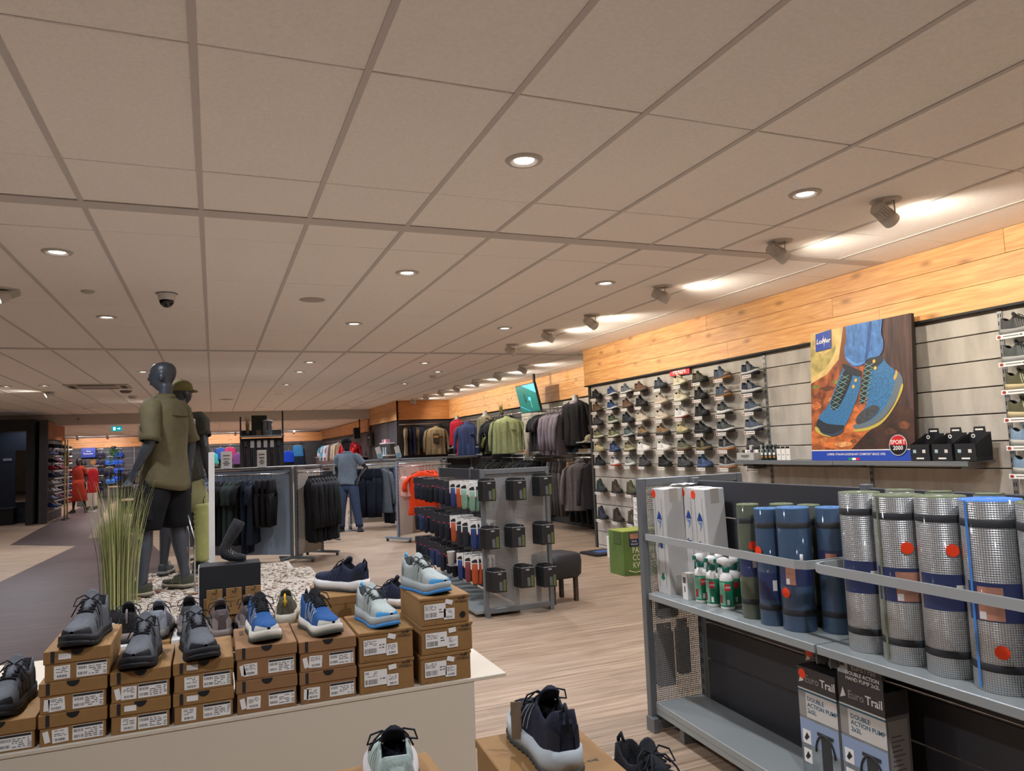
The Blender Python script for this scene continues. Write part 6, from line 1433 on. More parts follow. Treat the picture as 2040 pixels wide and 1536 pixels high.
# glass support rods of the platform figures
for i,(x,y_) in enumerate(((-.145,6.55),(-.20,7.1))):
    t=thing('support_rod','thin chrome mannequin support rod, %s on the platform'%('front','rear')[i],'rod',(x,y_,PZ)); B().tube([(0,0,0),(0,0,.42),(-.05,.03,.62)],.006,8).ob('rod',CHROME,t); B().lathe([(.0005,0),(.05,0),(.05,.008),(.0005,.012)],16,caps=False).ob('base_disc',CHROME,t)
J2=dict(J1); J2.update(elL=(-.05,.25,1.20),wrL=(.0,.28,.97),hdL=(.02,.28,.85),anL=(-.02,.16,.085),toL=(.13,.18,.03),knL=(.0,.13,.5),anR=(.04,-.15,.085),toR=(.19,-.17,.03),knR=(.04,-.13,.50))
m2,_,T2=mannequin('mannequin in olive cap and pale khaki shorts standing behind the larger one',(-.285,7.66,PZ+.012),math.radians(70),(52,54,60),J2,turn=-.5,stature=.975)
j=shirt(m2,J2,(64,62,54),.90,.5,name='patterned_jacket',puff=1.03); 
B().cbox(-.15,-.19,1.40,-.125,-.12,1.47,.008).ob('white_shoulder_panel',cloth_mat((190,186,178)),j)
bottoms(m2,J2,(150,148,108),.58,1.20)
def cap(root,T,col,brim=True):
    b=B(); b.loft([[(x0+rx*math.cos(a),ry*math.sin(a),z) for a in [2*math.pi*k/18 for k in range(18)]] for z,x0,rx,ry in ((.150,.0,.112,.090),(.19,.0,.113,.091),(.225,-.002,.100,.082),(.25,-.004,.07,.06),(.263,-.004,.02,.02))],0,True,True,True,T); o=b.ob('cap',cloth_mat(col),root)
    if brim:
        b=B(); b.loft([[(.075+.10*math.cos(a) if math.cos(a)>0 else .075+.02*math.cos(a),.078*math.sin(a),z-.012*math.cos(a)) for a in [2*math.pi*k/18 for k in range(18)]] for z in (.158,.166)],0,True,True,True,T); b.ob('cap_brim',cloth_mat(col),o)
    b=B().lathe([(.0005,.272),(.010,.268),(.012,.260)],8,0,T,False); b.ob('cap_button',cloth_mat([x*.6 for x in col]),o)
cap(m2,T2,(116,112,70),True)
foot_shoes(m2,J2,'low',up=(60,62,62),mid=(120,118,110),out=(40,40,40),over='panel',overc=(90,92,90),toe=(50,52,52))
t=thing('puffer_vest','pale lime quilted jacket hanging beside the rear mannequin','jacket',(-.09,7.55,1.13),.6)
b=B(); b.loft([wr_ring((0,0),.085+.012*abs(math.sin(k*1.571)),.055+.010*abs(math.sin(k*1.571)),-.045*k/2,14,3,.03,k) for k in range(0,24)],0,True,True); b.ob('quilted_body',cloth_mat((170,172,110)),t); b=B(); b.tube([(0,0,0),(0,0,.05),(.02,0,.07)],.004,6); b.ob('loop',BLACK,t)
t=thing('trekking_pole','pair of thin black trekking poles leaning between the platform mannequins','trekking poles',(-.27,7.25,PZ),0)
for s_ in (0,.05): B().tube([(s_,0,.0),(s_+.02,.02,.55),(s_+.035,.03,.95),(s_+.04,.035,1.07)],[.005,.006,.007,.014],8).ob('pole',BLACK,t)
# standing mannequin in blue on the floor
J3=dict(shL=(0,.185,1.475),elL=(-.10,.36,1.24),wrL=(.04,.25,1.06),hdL=(.10,.20,.98),palmL=(.3,1,0),shR=(0,-.185,1.475),elR=(-.04,-.25,1.20),wrR=(.03,-.24,.97),hdR=(.06,-.23,.85),palmR=(1,.3,0),
        hpL=(0,.10,.90),knL=(.0,.16,.50),anL=(-.03,.22,.085),toL=(.11,.28,.03),hpR=(0,-.10,.90),knR=(.03,-.12,.50),anR=(.0,-.15,.085),toR=(.13,-.21,.03))
m3,_,T3=mannequin('dark mannequin in pale blue polo, navy trousers and dark cap on the floor',(2.47,14.95,.0),math.radians(-118),(34,34,38),J3,turn=-.45,stature=1.0)
shirt(m3,J3,(106,118,130),.92,.5,name='polo_shirt'); bottoms(m3,J3,(56,68,92),.09,.98,'trousers'); cap(m3,T3,(26,28,34))
foot_shoes(m3,J3,'low',up=(30,32,38),mid=(60,60,64),out=(30,30,32),over='three',overc=(120,122,126),toe=(34,36,40))
t=thing('mannequin_stand','thin steel base plate under the blue dressed mannequin','stand',(2.5,15.06,0)); B().lathe([(.0005,0),(.17,0),(.17,.006),(.0005,.008)],28,caps=False).ob('base_disc',STEEL,t); B().tube([(.0,.0,.006),(.0,0,.4)],.008,8).ob('rod',CHROME,t)
# ================================================================ recessed clothing wall
t=thing('wall_rail','chrome hanging rail on the clothing wall, farthest segment','rail',(6.4,0,0),0,'rails on the clothing wall')
def wallrail(label,y0,y1,x,z):
    t=thing('wall_rail',label,'rail',(6.4,(y0+y1)/2,z),0,'rails on the clothing wall'); l=(y1-y0)/2
    B().tube([(x-6.4,-l,0),(x-6.4,l,0)],.014,8).ob('rail',CHROME,t)
    for s in (-l+.05,l-.05): B().cbox(x-6.4,s-.012,-.014,0,s+.012,.014,.002).ob('arm',CHROME,t)
bpy.data.objects.remove(t)
wallrail('chrome rail high on the clothing wall, above the blue hoodie',16.2,18.3,5.93,2.24)
wallrail('chrome rail high on the clothing wall, above the pale green jacket',13.8,15.9,5.93,2.24)
wallrail('chrome rail high on the clothing wall, above the lilac jackets',11.6,13.3,5.93,2.24)
wallrail('long chrome rail low on the clothing wall, right part',10.6,13.4,5.93,1.31)
wallrail('long chrome rail low on the clothing wall, left part',13.5,16.6,5.93,1.31)
GW_='clothes on the recessed wall'
def g(label,cat,y_,z,rz,kind,col,L_,W_=.48,x=5.93,seed=0,D=.09): return garment(label,cat,(x,y_,z),rz,kind,col,L_,W_,D,seed,GW_)
FC=-math.radians(25)
g('raspberry red short sleeved shirt left of the blue hoodie','shirt',17.95,2.24,.15,'tee',(160,44,66),.86,.44)
g('blue and red T-shirt between the red bust and the hoodie','shirt',17.75,2.24,.1,'tee',(64,70,130),.80,.44,seed=2)
g('slate blue hoodie facing the aisle on the clothing wall','hoodie',17.42,2.24,FC,'hoodie',(62,74,112),.92,.52,x=5.85,seed=1,D=.12)
g('black jacket right of the khaki bust','jacket',15.95,2.24,.1,'jacket',(34,35,40),.88,.46)
for i,c in enumerate(((40,41,46),(50,52,56),(38,38,42))): g('dark grey T-shirt left of the pale green jacket, %s'%ORD[i],'shirt',15.72-.16*i,2.24,.1,'tee',c,.80 if i<2 else .95,.46,seed=i)
g('olive green T-shirt hanging low behind the dark shirts','shirt',15.9,1.95,.2,'tee',(96,104,52),.55,.4)
g('pale green zip jacket spread facing the aisle','jacket',14.62,2.26,FC,'jacket',(150,158,116),.86,.62,x=5.80,seed=3,D=.14)
g('off white trousers right of the pale green jacket, front pair','trousers',13.60,2.20,.3,'trousers',(186,178,164),.86,.40,seed=1)
g('off white shorts right of the pale green jacket','shorts',13.52,2.20,.3,'shorts',(190,184,170),.60,.40,seed=2)
for i in range(3): g('black T-shirt below the television, %s'%ORD[i],'shirt',13.22-.14*i,2.22,.25,'tee',((34,34,37),(44,44,48),(56,55,58))[i],.78,.48,seed=i)
for i in range(5): g('mauve grey jacket high on the clothing wall, %s'%ORD[i],'jacket',12.68-.155*i,2.24,.35,'jacket',((128,118,128),(120,110,120),(112,104,112),(126,116,126),(118,110,118))[i],.88,.5,seed=i)
# lower rail
for i in range(15):
    c=((30,31,34),(26,26,29),(36,38,36),(58,60,48),(28,28,31),(44,46,44))[i%6]
    g('dark jacket on the low rail of the clothing wall, %s from the far end'%ORD[i],'jacket',16.4-.2*i,1.31,.2,'jacket',c,.95,.46,seed=i%5)
for i in range(5): g('warm grey trousers on the low rail, %s from the left'%ORD[i],'trousers',12.62-.13*i,1.31,.25,'trousers',((120,112,106),(60,56,54),(72,68,66),(66,62,60),(84,78,76))[i],1.05,.44,seed=i)
g('black trousers on the low rail before the grey ones','trousers',12.85,1.31,.3,'trousers',(22,22,25),1.12,.46)
g('grey hooded jacket with dark hood at the end of the low rail','hoodie',11.42,1.31,FC,'hoodie',(112,104,102),.90,.54,x=5.86,seed=2,D=.13)
g('dark grey jacket beside the hooded one on the low rail','jacket',11.12,1.31,.1,'jacket',(66,62,64),.86,.48,seed=1)
g('tan trousers on the low rail near its end','trousers',11.85,1.31,.3,'trousers',(160,130,100),.40,.36,seed=3)
for i in range(5): g('black rain trousers hanging beneath the hooded jacket, %s'%ORD[i],'trousers',12.0-.22*i,.85,.25,'trousers',(26,26,28),.68,.4,x=6.05,seed=i)
wallrail('lowest chrome rail of the clothing wall',10.8,12.6,6.05,.86)
def bust(label,y_,col,rz,scarf=None,L_=.78,x=5.98,ztop=2.42):
    t=thing('display_bust',label,'bust',(x,y_,ztop),rz,'dressed busts on the clothing wall')
    b=B(); b.loft([ell((0,0),rx,ry,z,14) for z,rx,ry in ((.0,.048,.05),(-.03,.05,.052),(-.08,.055,.06),(-.12,.07,.11),(-.17,.085,.16))],0,True,True); b.ob('neck_form',M((150,148,144),.5),t)
    o=obj('jacket',garment_mesh('jacket' if L_>.6 else 'vest',L_,.48,.20,4),t,(0,0,.0),math.pi/2,mats=[M(col,.8,spec=.2,noise=(14,.10),bump=(26,.35))])
    if scarf: b=B(); b.loft([ell((.03,0),.10*f,.10*f,z,12) for z,f in ((-.10,.7),(-.14,.95),(-.24,.9),(-.36,.6))],0,True,True); b.ob('inner_layer',M(scarf,.8),t)
    q=B().tube([(.0,0,-.3),(6.39-x,0,-.3)],.012,6).ob('wall_arm',CHROME,t); q.rotation_euler=(0,0,-rz)
    return t
bust('bust in a raspberry red jacket at the far end of the clothing wall',18.65,(166,30,48),math.pi+.3,(120,20,34))
bust('bust in a khaki jacket left of the grass bunch on the wall',16.45,(120,114,92),math.pi+.3)
bust('bust in a black open jacket with pale lining at the near end',11.72,(40,38,40),math.pi+.5,(150,140,146),.9)
def wshelf(label,y0,y1,z,x=6.05):
    t=thing('garment_shelf',label,'shelf',(6.4,(y0+y1)/2,z),0,'small shelves on the clothing wall'); l=(y1-y0)/2
    B().cbox(x-6.4-.15,-l,-.022,0,l,0,.002).ob('board',M((160,162,160),.4,.2),t); B().box(x-6.4-.1,-l+.02,-.05,0,-l+.024,-.022).ob('bracket',STEEL,t)
for lab,y0,y1 in (('far end, beside the red bust',18.1,19.3),('beside the blue hoodie',16.2,17.0),('near end, under the black bust',10.95,12.15)):
    wshelf('upper grey shelf at the %s'%lab,y0,y1,1.585); wshelf('lower grey shelf at the %s'%lab,y0,y1,1.40)
wshelf('grey shelf under the pale green jacket',13.4,14.7,1.40)
FOL=[(120,116,96),(176,170,158),(60,62,70),(30,34,48),(140,110,80),(92,100,60)]
for i,(y_,z,c) in enumerate(((19.0,1.585,1),(18.6,1.585,2),(18.9,1.40,3),(18.4,1.40,2),(16.7,1.40,0),(16.4,1.40,1),(16.35,1.585,0),(14.3,1.40,4),(11.9,1.40,3),(11.5,1.40,4),(11.2,1.40,1),(13.6,1.40,1))):
    t=thing('folded_garment','small folded garment on the wall shelves, %s from the far end'%ORD[i],'folded clothes',(6.08,y_,z),R.uniform(-.2,.2),'folded garments on wall shelves')
    for k in range(2): B().cbox(-.13,-.15,.03*k+.001,.13,.15,.03*k+.03,.012).ob('folded_layer',M([q*(1-.15*k) for q in FOL[c]],.9),t)
def capthing(label,loc,rz,col):
    t=thing('baseball_cap',label,'cap',loc,rz,'caps on the clothing wall')
    b=B(); b.loft([[(rx*math.cos(a),ry*math.sin(a),z) for a in [2*math.pi*k/16 for k in range(16)]] for z,rx,ry in ((0,.10,.085),(.04,.10,.085),(.085,.085,.072),(.11,.05,.045),(.118,.01,.01))],0,True,True); b.ob('crown',cloth_mat(col),t)
    b=B(); b.loft([[(.07+.10*max(0,math.cos(a))+.02*min(0,math.cos(a)),.078*math.sin(a),z-.015*math.cos(a)) for a in [2*math.pi*k/16 for k in range(16)]] for z in (.006,.012)],0,True,True); b.ob('brim',cloth_mat(col),t)
    return t
capthing('beige cap on the near wall shelf below the black bust',(6.0,11.28,1.587),math.pi+.2,(170,158,132)); capthing('pale green cap on the shelf beside the hoodie',(6.02,16.75,1.587),math.pi+.3,(120,132,78)); capthing('dark blue cap on the lower near shelf',(6.0,11.72,1.402),math.pi,(34,40,60)); capthing('tan cap under the pale green jacket',(6.0,13.95,1.402),math.pi+.4,(176,140,96))
leaf_plant('dry grass bunch behind the khaki bust',(6.2,15.95,2.27),40,.30,.2,(120,122,72),.006,seed=9,pot=.05,lean=.9)
t=thing('plant_shelf','small grey ledge carrying the grass bunch','shelf',(6.4,15.95,2.268)); B().cbox(-.28,-.2,-.02,0,.2,0,.002).ob('board',GREYM,t); B().box(-.2,-.01,-.06,0,.01,-.02).ob('bracket',STEEL,t)
# television on a ceiling pole
t=thing('television','green screen television hanging from the ceiling on a pole','television',(5.86,13.55,2.50),0)
T=Matrix.Rotation(math.radians(-13),4,'Y')
B().cbox(-.02,-.48,-.29,.03,.48,.29,.004,0,T).ob('housing',M((16,16,18),.5),t)
def scr(poly,m,d,n): B().prism([(-u*.94+.47,v*.55-.275) for u,v in poly],-.0212-.0004*d,-.021-.0004*d,'x',0,T).ob(n,m,t)
scr([(0,0),(1,0),(1,1),(0,1)],glow((14,92,84),.9),0,'screen'); scr([(.33,1),(1,1),(1,.66)],glow((70,170,240),1.1),2,'screen_banner'); scr([(.55,.42),(.66,.42),(.66,.54),(.55,.54)],glow((80,180,240),1.1),2,'screen_icon'); scr([(.02,.24),(.5,.02),(.5,.04),(.02,.27)],glow((70,150,190),.9),2,'screen_line'); scr([(.63,.15),(.645,.15),(.645,.42),(.63,.42)],glow((120,190,190),.9),2,'screen_line'); scr([(.36,.36),(.42,.36),(.38,.70),(.34,.70)],glow((6,30,44),.6),2,'screen_figure')
B().cbox(.02,-.25,-.02,.06,-.20,CZ-2.50,.002).ob('ceiling_pole',BLACK,t); B().cbox(.0,-.3,-.05,.05,-.1,.05,.002).ob('bracket',BLACK,t)
# corner wall
t=thing('wall_rail','chrome rail on the corner wall','rail',(5.45,20.5,2.28)); B().tube([(-.65,-.3,0),(.62,-.3,0)],.014,8).ob('rail',CHROME,t)
for x in (-.6,.58): B().cbox(x-.012,-.3,-.012,x+.012,0,.012,.002).ob('arm',CHROME,t)
GC='clothes on the corner wall'
for i,(x,c,k,rz,L_) in enumerate(((4.98,(150,132,106),'tee',1.3,.86),(5.10,(40,46,66),'tee',1.35,.84),(5.20,(50,58,82),'jacket',1.4,.82),(5.29,(120,104,84),'tee',1.4,.84),(5.40,(44,56,78),'tee',.5,.66))):
    garment('%s top on the corner wall rail, %s from the left'%(('beige','navy','dark blue','brown','slate blue')[i],ORD[i]),'top',(x,20.2,2.27),rz,k,c,L_,.44,.09,i,GC)
garment('beige sweatshirt spread facing the shop with a printed card','sweatshirt',(5.83,20.16,2.27),.0,'jacket',(160,142,112),.86,.58,.12,2,GC)
t=thing('hanging_card','dark printed card hanging on the beige sweatshirt','card',(5.80,20.05,1.86)); B().cbox(-.09,-.006,-.13,.09,.006,.13,.002).ob('card',M((60,52,48),.6),t); B().cbox(-.07,-.008,.02,.07,-.006,.08,.001).ob('print',M((180,130,80),.6),t)
# ================================================================ small things around the shoe wall
t=thing('promotion_cube','green cardboard cube with white slogan beside the shoe wall','cube',(4.66,7.75,0),0)
GRC=M((92,116,52),.7,noise=(6,.18))
B().cbox(-.26,-.17,0,.26,.17,.505,.004).ob('cube',GRC,t); B().cbox(-.26,-.17,.505,.26,.17,.512,.002).ob('pale_top',M((150,160,70),.7),t)
CRM=M((226,220,190),.6)
for k,s in enumerate(('PASVORM','COMFORT','KWALITEIT')): text(s,.085,CRM,t,face_my(-.145,-.1722,.285-.085*k),.0,align='LEFT')
for o_ in t.children:
    if o_.name.startswith('lettering'): o_.scale=(.075,.095,1)
B().cbox(-.265,-.12,.36,-.2602,.05,.5,.001).ob('side_sticker',M((74,92,44),.7),t)
st=B().cbox(-.18,-.174,.33,-.05,-.1705,.49,.001).ob('blue_sticker',M((26,36,70),.5),t); B().cbox(-.17,-.1755,.42,-.06,-.174,.48,.0005).ob('sticker_picture',M((170,120,90),.5,noise=(30,.4)),st); text('Walk\nWorld',.034,WHITE,t,face_my(-.115,-.1755,.375),.0)
b=B(); b.tube([(-.20,-.173,.06),(-.12,-.173,.035),(.0,-.173,.045),(.1,-.173,.075)],.005,6); b.ob('swoosh',CRM,t)
t=thing('size_chart','long white paper size chart hanging below the boots','paper',(5.0,8.2,.84),0)
b=B(); vs=[(.006*math.sin(k*.9),-.11+.22*i,-.056*k) for k in range(11) for i in range(2)]; b.add(vs,[(2*k,2*k+1,2*k+3,2*k+2) for k in range(10)],0,True); b.ob('sheet',PAPER,t); B().cbox(-.004,-.11,-.56,.004,.11,-.52,.001).ob('red_footer',RED,t); b=B()
for k in range(17): b.box(-.0105+.006*math.sin(k*.5),-.09,-.07-.025*k,-.008+.006*math.sin(k*.5),.09-.04*(k%3),-.066-.025*k)
b.ob('print',INK2,t); B().tube([(0,0,0),(.3,0,.02)],.004,6).ob('wall_arm',CHROME,t)
t=thing('foot_gauge','black foot measuring tray with blue centre on the floor','gauge',(5.06,9.32,0),.1)
b=B(); b.prism(rect(.50,.46,.06,4),0,.025,'z'); b.ob('tray',M((24,24,26),.5),t); B().prism(rect(.44,.40,.05,4),.025,.0285,'z').ob('inner_face',M((44,44,48),.5),t); B().prism(rect(.22,.16,.02,3),.0285,.031,'z').ob('blue_centre',M((66,96,160),.5),t)
t=thing('leaf_carton','white carton with dark leaf print standing by the tray','carton',(5.02,8.92,0),0); B().cbox(-.07,-.05,0,.07,.05,.285,.003).ob('carton',WHITE,t)
b=B(); rr=random.Random(4)
for k in range(12):
    x,z,a=rr.uniform(-.05,.05),rr.uniform(.03,.22),rr.uniform(0,3.1); b.prism([(x+q[0]*math.cos(a)-q[1]*math.sin(a),z+q[0]*math.sin(a)+q[1]*math.cos(a)) for q in ((-.025,0),(0,.006),(.025,0),(0,-.006))],-.0512,-.0502,'y')
b.ob('leaf_print',INK2,t)
# ================================================================ far left: fitting booth, slipper wall, women's corner
BKW=M((30,29,32),.6)
bo=struct('wall_booth',B().box(-8,22.78,2.46,-4.40,22.86,2.77).box(-4.56,22.78,0,-4.40,22.86,2.46).box(-8,22.78,0,-5.75,22.86,2.46).box(-4.44,22.86,0,-4.40,23.9,2.77).box(-8,23.88,0,-4.40,23.96,2.77),BKW,'dark fitting booth with an open front at the left')
B().box(-5.75,23.84,.0,-4.45,23.878,2.46).ob('booth_lining',M((34,44,58),.5),bo)
t=thing('booth_mirror','tall narrow mirror on the back wall of the dark fitting booth','mirror',(-4.87,23.80,.56)); B().cbox(-.135,-.0,0,.135,.03,1.42,.003).ob('frame',BLACK,t); B().box(-.125,-.004,.01,.125,0,1.41).ob('glass',M((210,214,216),.03,1.0),t)
t=thing('booth_bench','dark bench inside the fitting booth','bench',(-5.35,23.55,0)); B().cbox(-.38,-.22,.40,.42,.24,.46,.006).ob('seat',M((32,32,40),.5),t); B().cbox(-.36,-.18,0,.40,.22,.40,.004).ob('base',M((20,20,26),.6),t)
t=thing('booth_notice','small grey notice plate inside the fitting booth','sign',(-5.2,23.82,1.70)); B().cbox(-.1,0,0,.1,.012,.07,.002).ob('plate',M((150,156,160),.4),t); B().box(-.07,-.001,.03,.07,0,.04).ob('print',INK2,t)
sw=struct('wall_slippers',B().box(-4.30,22.95,0,-4.22,25.7,2.75).box(-4.22,22.95,0,-4.10,23.0,2.75),DSLAT,'dark slatted wall of slippers beside the booth')
for r_,(za,zb) in enumerate(((2.25,2.48),(2.48,2.72))): B().cbox(-4.22,23.0,za,-4.16,25.7,zb-.002,.002).ob('fascia_plank',M((150,88,48),.6,noise=(4,.25,(4,.4,6))),sw)
for z in [.25+.2*k for k in range(10)]: B().box(-4.22,23.0,z,-4.212,25.7,z+.012).ob('slat_groove',STEEL,sw)
fs_up=shoe_meshes('low',1,None)
SLC=[('black',(30,30,33)),('white',(196,190,192)),('blue',(44,70,130)),('red',(176,34,44)),('yellow',(206,180,40)),('grey',(110,112,116)),('pink',(200,120,140)),('navy',(40,46,80)),('lilac',(160,150,190)),('black',(26,26,28)),('cream',(190,176,160))]
rr=random.Random(21)
for r_ in range(9):
    for c in range(5):
        n,u=SLC[0 if r_<2 and rr.random()<.7 else rr.randrange(len(SLC))]; z=2.0-.2*r_; y_=23.3+.5*c
        t=thing('slipper','small %s slipper on the dark slipper wall, row %s, place %s'%(n,ORD[r_],ORD[c]),'slipper',(-4.03,y_,z),-.75,'slippers on the dark wall'); t.scale=(1.15,1.15,1.15)
        obj('upper',fs_up['upper'],t,mats=[fab(u),fab((24,24,26))]); obj('sole',fs_up['midsole'],t,mats=[rub([q*.7 for q in u])])
        B().cbox(-.16,-.05,-.010,.10,.05,-.003,.001).ob('clear_ledge',ACR,t); B().cbox(.12,-.05,-.035,.125,.05,-.005,.001).ob('price_strip',PAPER,t)
for i,(y_,a) in enumerate(((23.95,.0),(24.35,.03))):
    t=thing('bamboo_stick','pale bamboo stick standing before the slipper wall, %s one'%('left','right')[i],'stick',(-3.86,y_,0)); b=B(); b.tube([(0,a*q,2.25*q) for q in (0,.2,.4,.6,.8,1)],[.022,.021,.02,.02,.019,.018],10); b.ob('stick',M((196,166,120),.6),t); B().lathe([(.0005,0),(.08,0),(.08,.03),(.0005,.03)],14,caps=False).ob('foot',DARK,t)
    for q in (.4,.9,1.4,1.9): B().lathe([(.021,q-.012),(.025,q),(.021,q+.012)],10,0,Matrix.Translation((0,a*q/2.25,0)),False).ob('node_ring',M((170,140,96),.6),t)
leaf_plant('thin green twigs tied to the bamboo sticks',(-3.85,24.15,1.5),30,.7,.2,(110,130,80),.01,seed=13,lean=.6,pot=None)
# red dress figure
JD=dict(J3); JD.update(elL=(-.05,.24,1.2),wrL=(.03,.22,.98),hdL=(.05,.22,.86))
md,_,TD=mannequin('dark mannequin in a rust red hooded dress by the slipper wall',(-3.98,27.0,0),math.radians(-100),(44,36,34),JD,stature=.93,vox=.014)
shirt(md,JD,(140,46,30),.95,.3,name='dress_top'); b=B(); b.loft([wr_ring((-.005,0),rx,ry,z,20,5,.02+.03*(1.1-z),z*4) for z,rx,ry in ((1.12,.135,.19),(.95,.155,.22),(.7,.185,.26),(.42,.205,.29),(.40,.20,.285))],0,True,True); b.ob('dress_skirt',cloth_mat((140,46,30)),md)
b=B(); b.loft([ell((-.05,0),.10*f,.12*f,z,14) for z,f in ((1.46,.9),(1.52,1.15),(1.58,1.05),(1.60,.6))],0,True,True); b.ob('hood',cloth_mat((156,50,32)),md)
foot_shoes(md,JD,'low',up=(40,36,36),mid=(50,46,44),out=(24,24,24),over='panel',overc=(60,54,52),toe=(40,36,36))
garment('bright red sleeveless dress right of the rust red one','dress',(-3.62,27.3,1.45),.3,'vest',(150,28,36),.85,.34,.09,1,None,'hanging_dress')
t=thing('dress_rail','thin chrome stand carrying the bright red dress','stand',(-3.62,27.3,0)); B().tube([(-.3,0,1.455),(.3,0,1.455)],.01,6).ob('rail',CHROME,t); B().tube([(0,.05,0),(0,.05,1.45)],.012,6).ob('post',CHROME,t); B().lathe([(.0005,0),(.2,0),(.2,.012),(.0005,.012)],18,0,Matrix.Translation((0,.05,0)),False).ob('base_disc',STEEL,t)
t=thing('rolling_counter','beige panelled rolling counter at the end of the walkway','counter',(-3.93,28.6,0)); B().cbox(-.02,-.3,.12,.24,.3,1.44,.003).ob('panel',BEI,t); B().cbox(-.30,-.34,1.44,.28,.34,1.48,.003).ob('top',GREYM,t)
for x in (-.0,.22):
    for y_ in (-.25,.25): B().lathe([(.0005,-.015),(.04,-.015),(.04,.015),(.0005,.015)],10,0,Matrix.Translation((x,y_,.05))@Matrix.Rotation(math.pi/2,4,'X'),False).ob('caster',DARK,t)
B().cbox(-.28,-.3,.12,-.02,-.28,1.44,.002).ob('side_rail',GREYM,t)
for i,(x,h_) in enumerate(((-.12,.2),(-.02,.16))): 
    o=thing('dark_figurine','small dark decoration on the rolling counter, %s'%ORD[i],'decoration',(-3.98+x,28.55,1.48)); B().lathe([(.0005,0),(.04,0),(.05,.05),(.025,h_*.6),(.03,h_*.85),(.0005,h_)],10,caps=False).ob('body',M((30,24,22),.6),o); B().lathe([(.0005,h_),(.02,h_+.01),(.0005,h_+.03)],8,caps=False).ob('knob',DARK,o)
t=thing('wooden_disc','round wooden disc leaning on the rolling counter','disc',(-3.77,28.45,1.48)); B().prism(circ(.10,22,0,.10),-.02,.02,'y').ob('disc',M((140,96,56),.6),t); B().prism(circ(.07,18,0,.10),-.023,-.02,'y').ob('inner_ring',M((176,132,84),.6),t)
# women's corner on the end wall
t=thing('brand_sign','blue shop sign with white lettering on the end wall','sign',(-5.0,36.45,1.80)); B().cbox(-.27,-.04,0,.27,.06,.42,.004).ob('sign_board',M((36,56,150),.4),t); b=B(); b.tube([(-.08,-.042,.25),(-.05,-.042,.285),(-.03,-.042,.25),(.0,-.042,.275),(.03,-.042,.25),(.09,-.042,.262)],.014,6); b.tube([(-.17,-.042,.20),(-.15,-.042,.13),(-.12,-.042,.17),(-.08,-.042,.135),(-.04,-.042,.165),(.02,-.042,.14),(.07,-.042,.165),(.16,-.042,.15)],.016,6); b.ob('script_lettering',WHITE,t)
t=thing('hanging_plant','green trailing plant fixed on the end wall','plant',(-4.05,36.4,2.15)); b=B(); rr=random.Random(8)
for k in range(90):
    x,z=rr.gauss(0,.09),-abs(rr.gauss(0,.22)); a=rr.uniform(0,6.3); s=.045; b.add([(x,rr.uniform(-.12,.05),z),(x+s*math.cos(a),rr.uniform(-.12,.05),z+s*math.sin(a)),(x+s*1.6*math.cos(a+.4),-.05,z+s*1.6*math.sin(a+.4)),(x+s*math.cos(a+.9),-.02,z+s*math.sin(a+.9))],[(0,1,2,3)],0,False)
b.ob('leaves',M((58,110,52),.7),t); B().lathe([(.0005,-.02),(.07,-.02),(.09,.1),(.0005,.1)],12,caps=False).ob('pot',DARK,t)
bra=B()
for sd in (-1,1):
    bra.loft([[(sd*(.085+.075*f*math.cos(a)),-.06*(1-f)+.005,-.17+.075*f*math.sin(a)) for a in [2*math.pi*k/12 for k in range(12)]] for f in (1,.85,.5,.05)],0,True,False)
    bra.tube([(sd*.09,0,-.10),(sd*.07,0,0)],.010,6)
bra.tube([(-.17,0,-.23),(0,-.03,-.245),(.17,0,-.23)],.016,6); bra_m=bra.mesh('sports_bra',[None])
for i,(x,z,c,n) in enumerate(((-4.55,2.0,(44,44,70),'navy'),(-4.55,1.66,(46,46,72),'navy'),(-4.57,1.3,(36,36,60),'navy'),(-4.55,.85,(38,38,62),'navy'),(-4.17,1.66,(60,110,200),'bright blue'),(-3.86,2.0,(44,80,170),'blue'),(-3.86,1.66,(50,90,190),'blue'),(-3.84,1.3,(50,90,190),'blue'),(-4.15,.85,(60,120,200),'bright blue'),(-3.84,.95,(44,80,180),'blue'),(-4.2,1.2,(30,30,46),'black'),(-4.57,.55,(34,34,56),'navy'))):
    o=obj('hanging_bra',bra_m,None,(x,36.42,z+.12),0,mats=[cloth_mat(c)]); o.scale=(1.15,1.15,1.3); tag(o,'%s sports bra on the end wall, %s of the display'%(n,ORD[i]),'bra','sports bras on the end wall'); B().tube([(-.12,.0,.01),(0,0,.03),(.12,0,.01)],.008,5).ob('hanger',WHITE,o); B().tube([(0,0,.03),(0,.1,.05)],.006,5).ob('wall_hook',CHROME,o)
t=thing('wooden_stool','pale wooden stool in front of the bra display','stool',(-3.85,35.3,0)); B().cbox(-.26,-.18,.50,.26,.18,.55,.004).ob('seat',M((190,160,140),.6),t)
for x in (-.23,.23):
    for y_ in (-.14,.14): B().cbox(x-.025,y_-.025,0,x+.025,y_+.025,.5,.003).ob('leg',M((190,160,140),.6),t)
for i,(x,z,c,n) in enumerate(((-.40,2.1,(150,166,70),'lime and black'),(-.05,1.9,(60,170,160),'turquoise'),(.30,2.1,(44,76,150),'blue'),(.70,2.12,(170,50,90),'pink and navy'),(1.05,1.85,(110,70,120),'purple patterned'),(3.28,1.85,(30,70,190),'bright blue'),(3.70,2.1,(60,120,170),'sky blue'),(3.75,1.6,(30,40,56),'dark navy'))):
    garment('%s sports top hanging on the far end wall'%n,'sports top',(x,36.38,z),.0,'vest',c,.62,.52,.12,i%4,'sports tops on the far end wall',white=True)
t=thing('wall_rail','chrome rail of the far end wall','rail',(1.7,36.56,2.14)); B().tube([(-2.4,-.18,0),(2.3,-.18,0)],.012,6).ob('rail',CHROME,t)
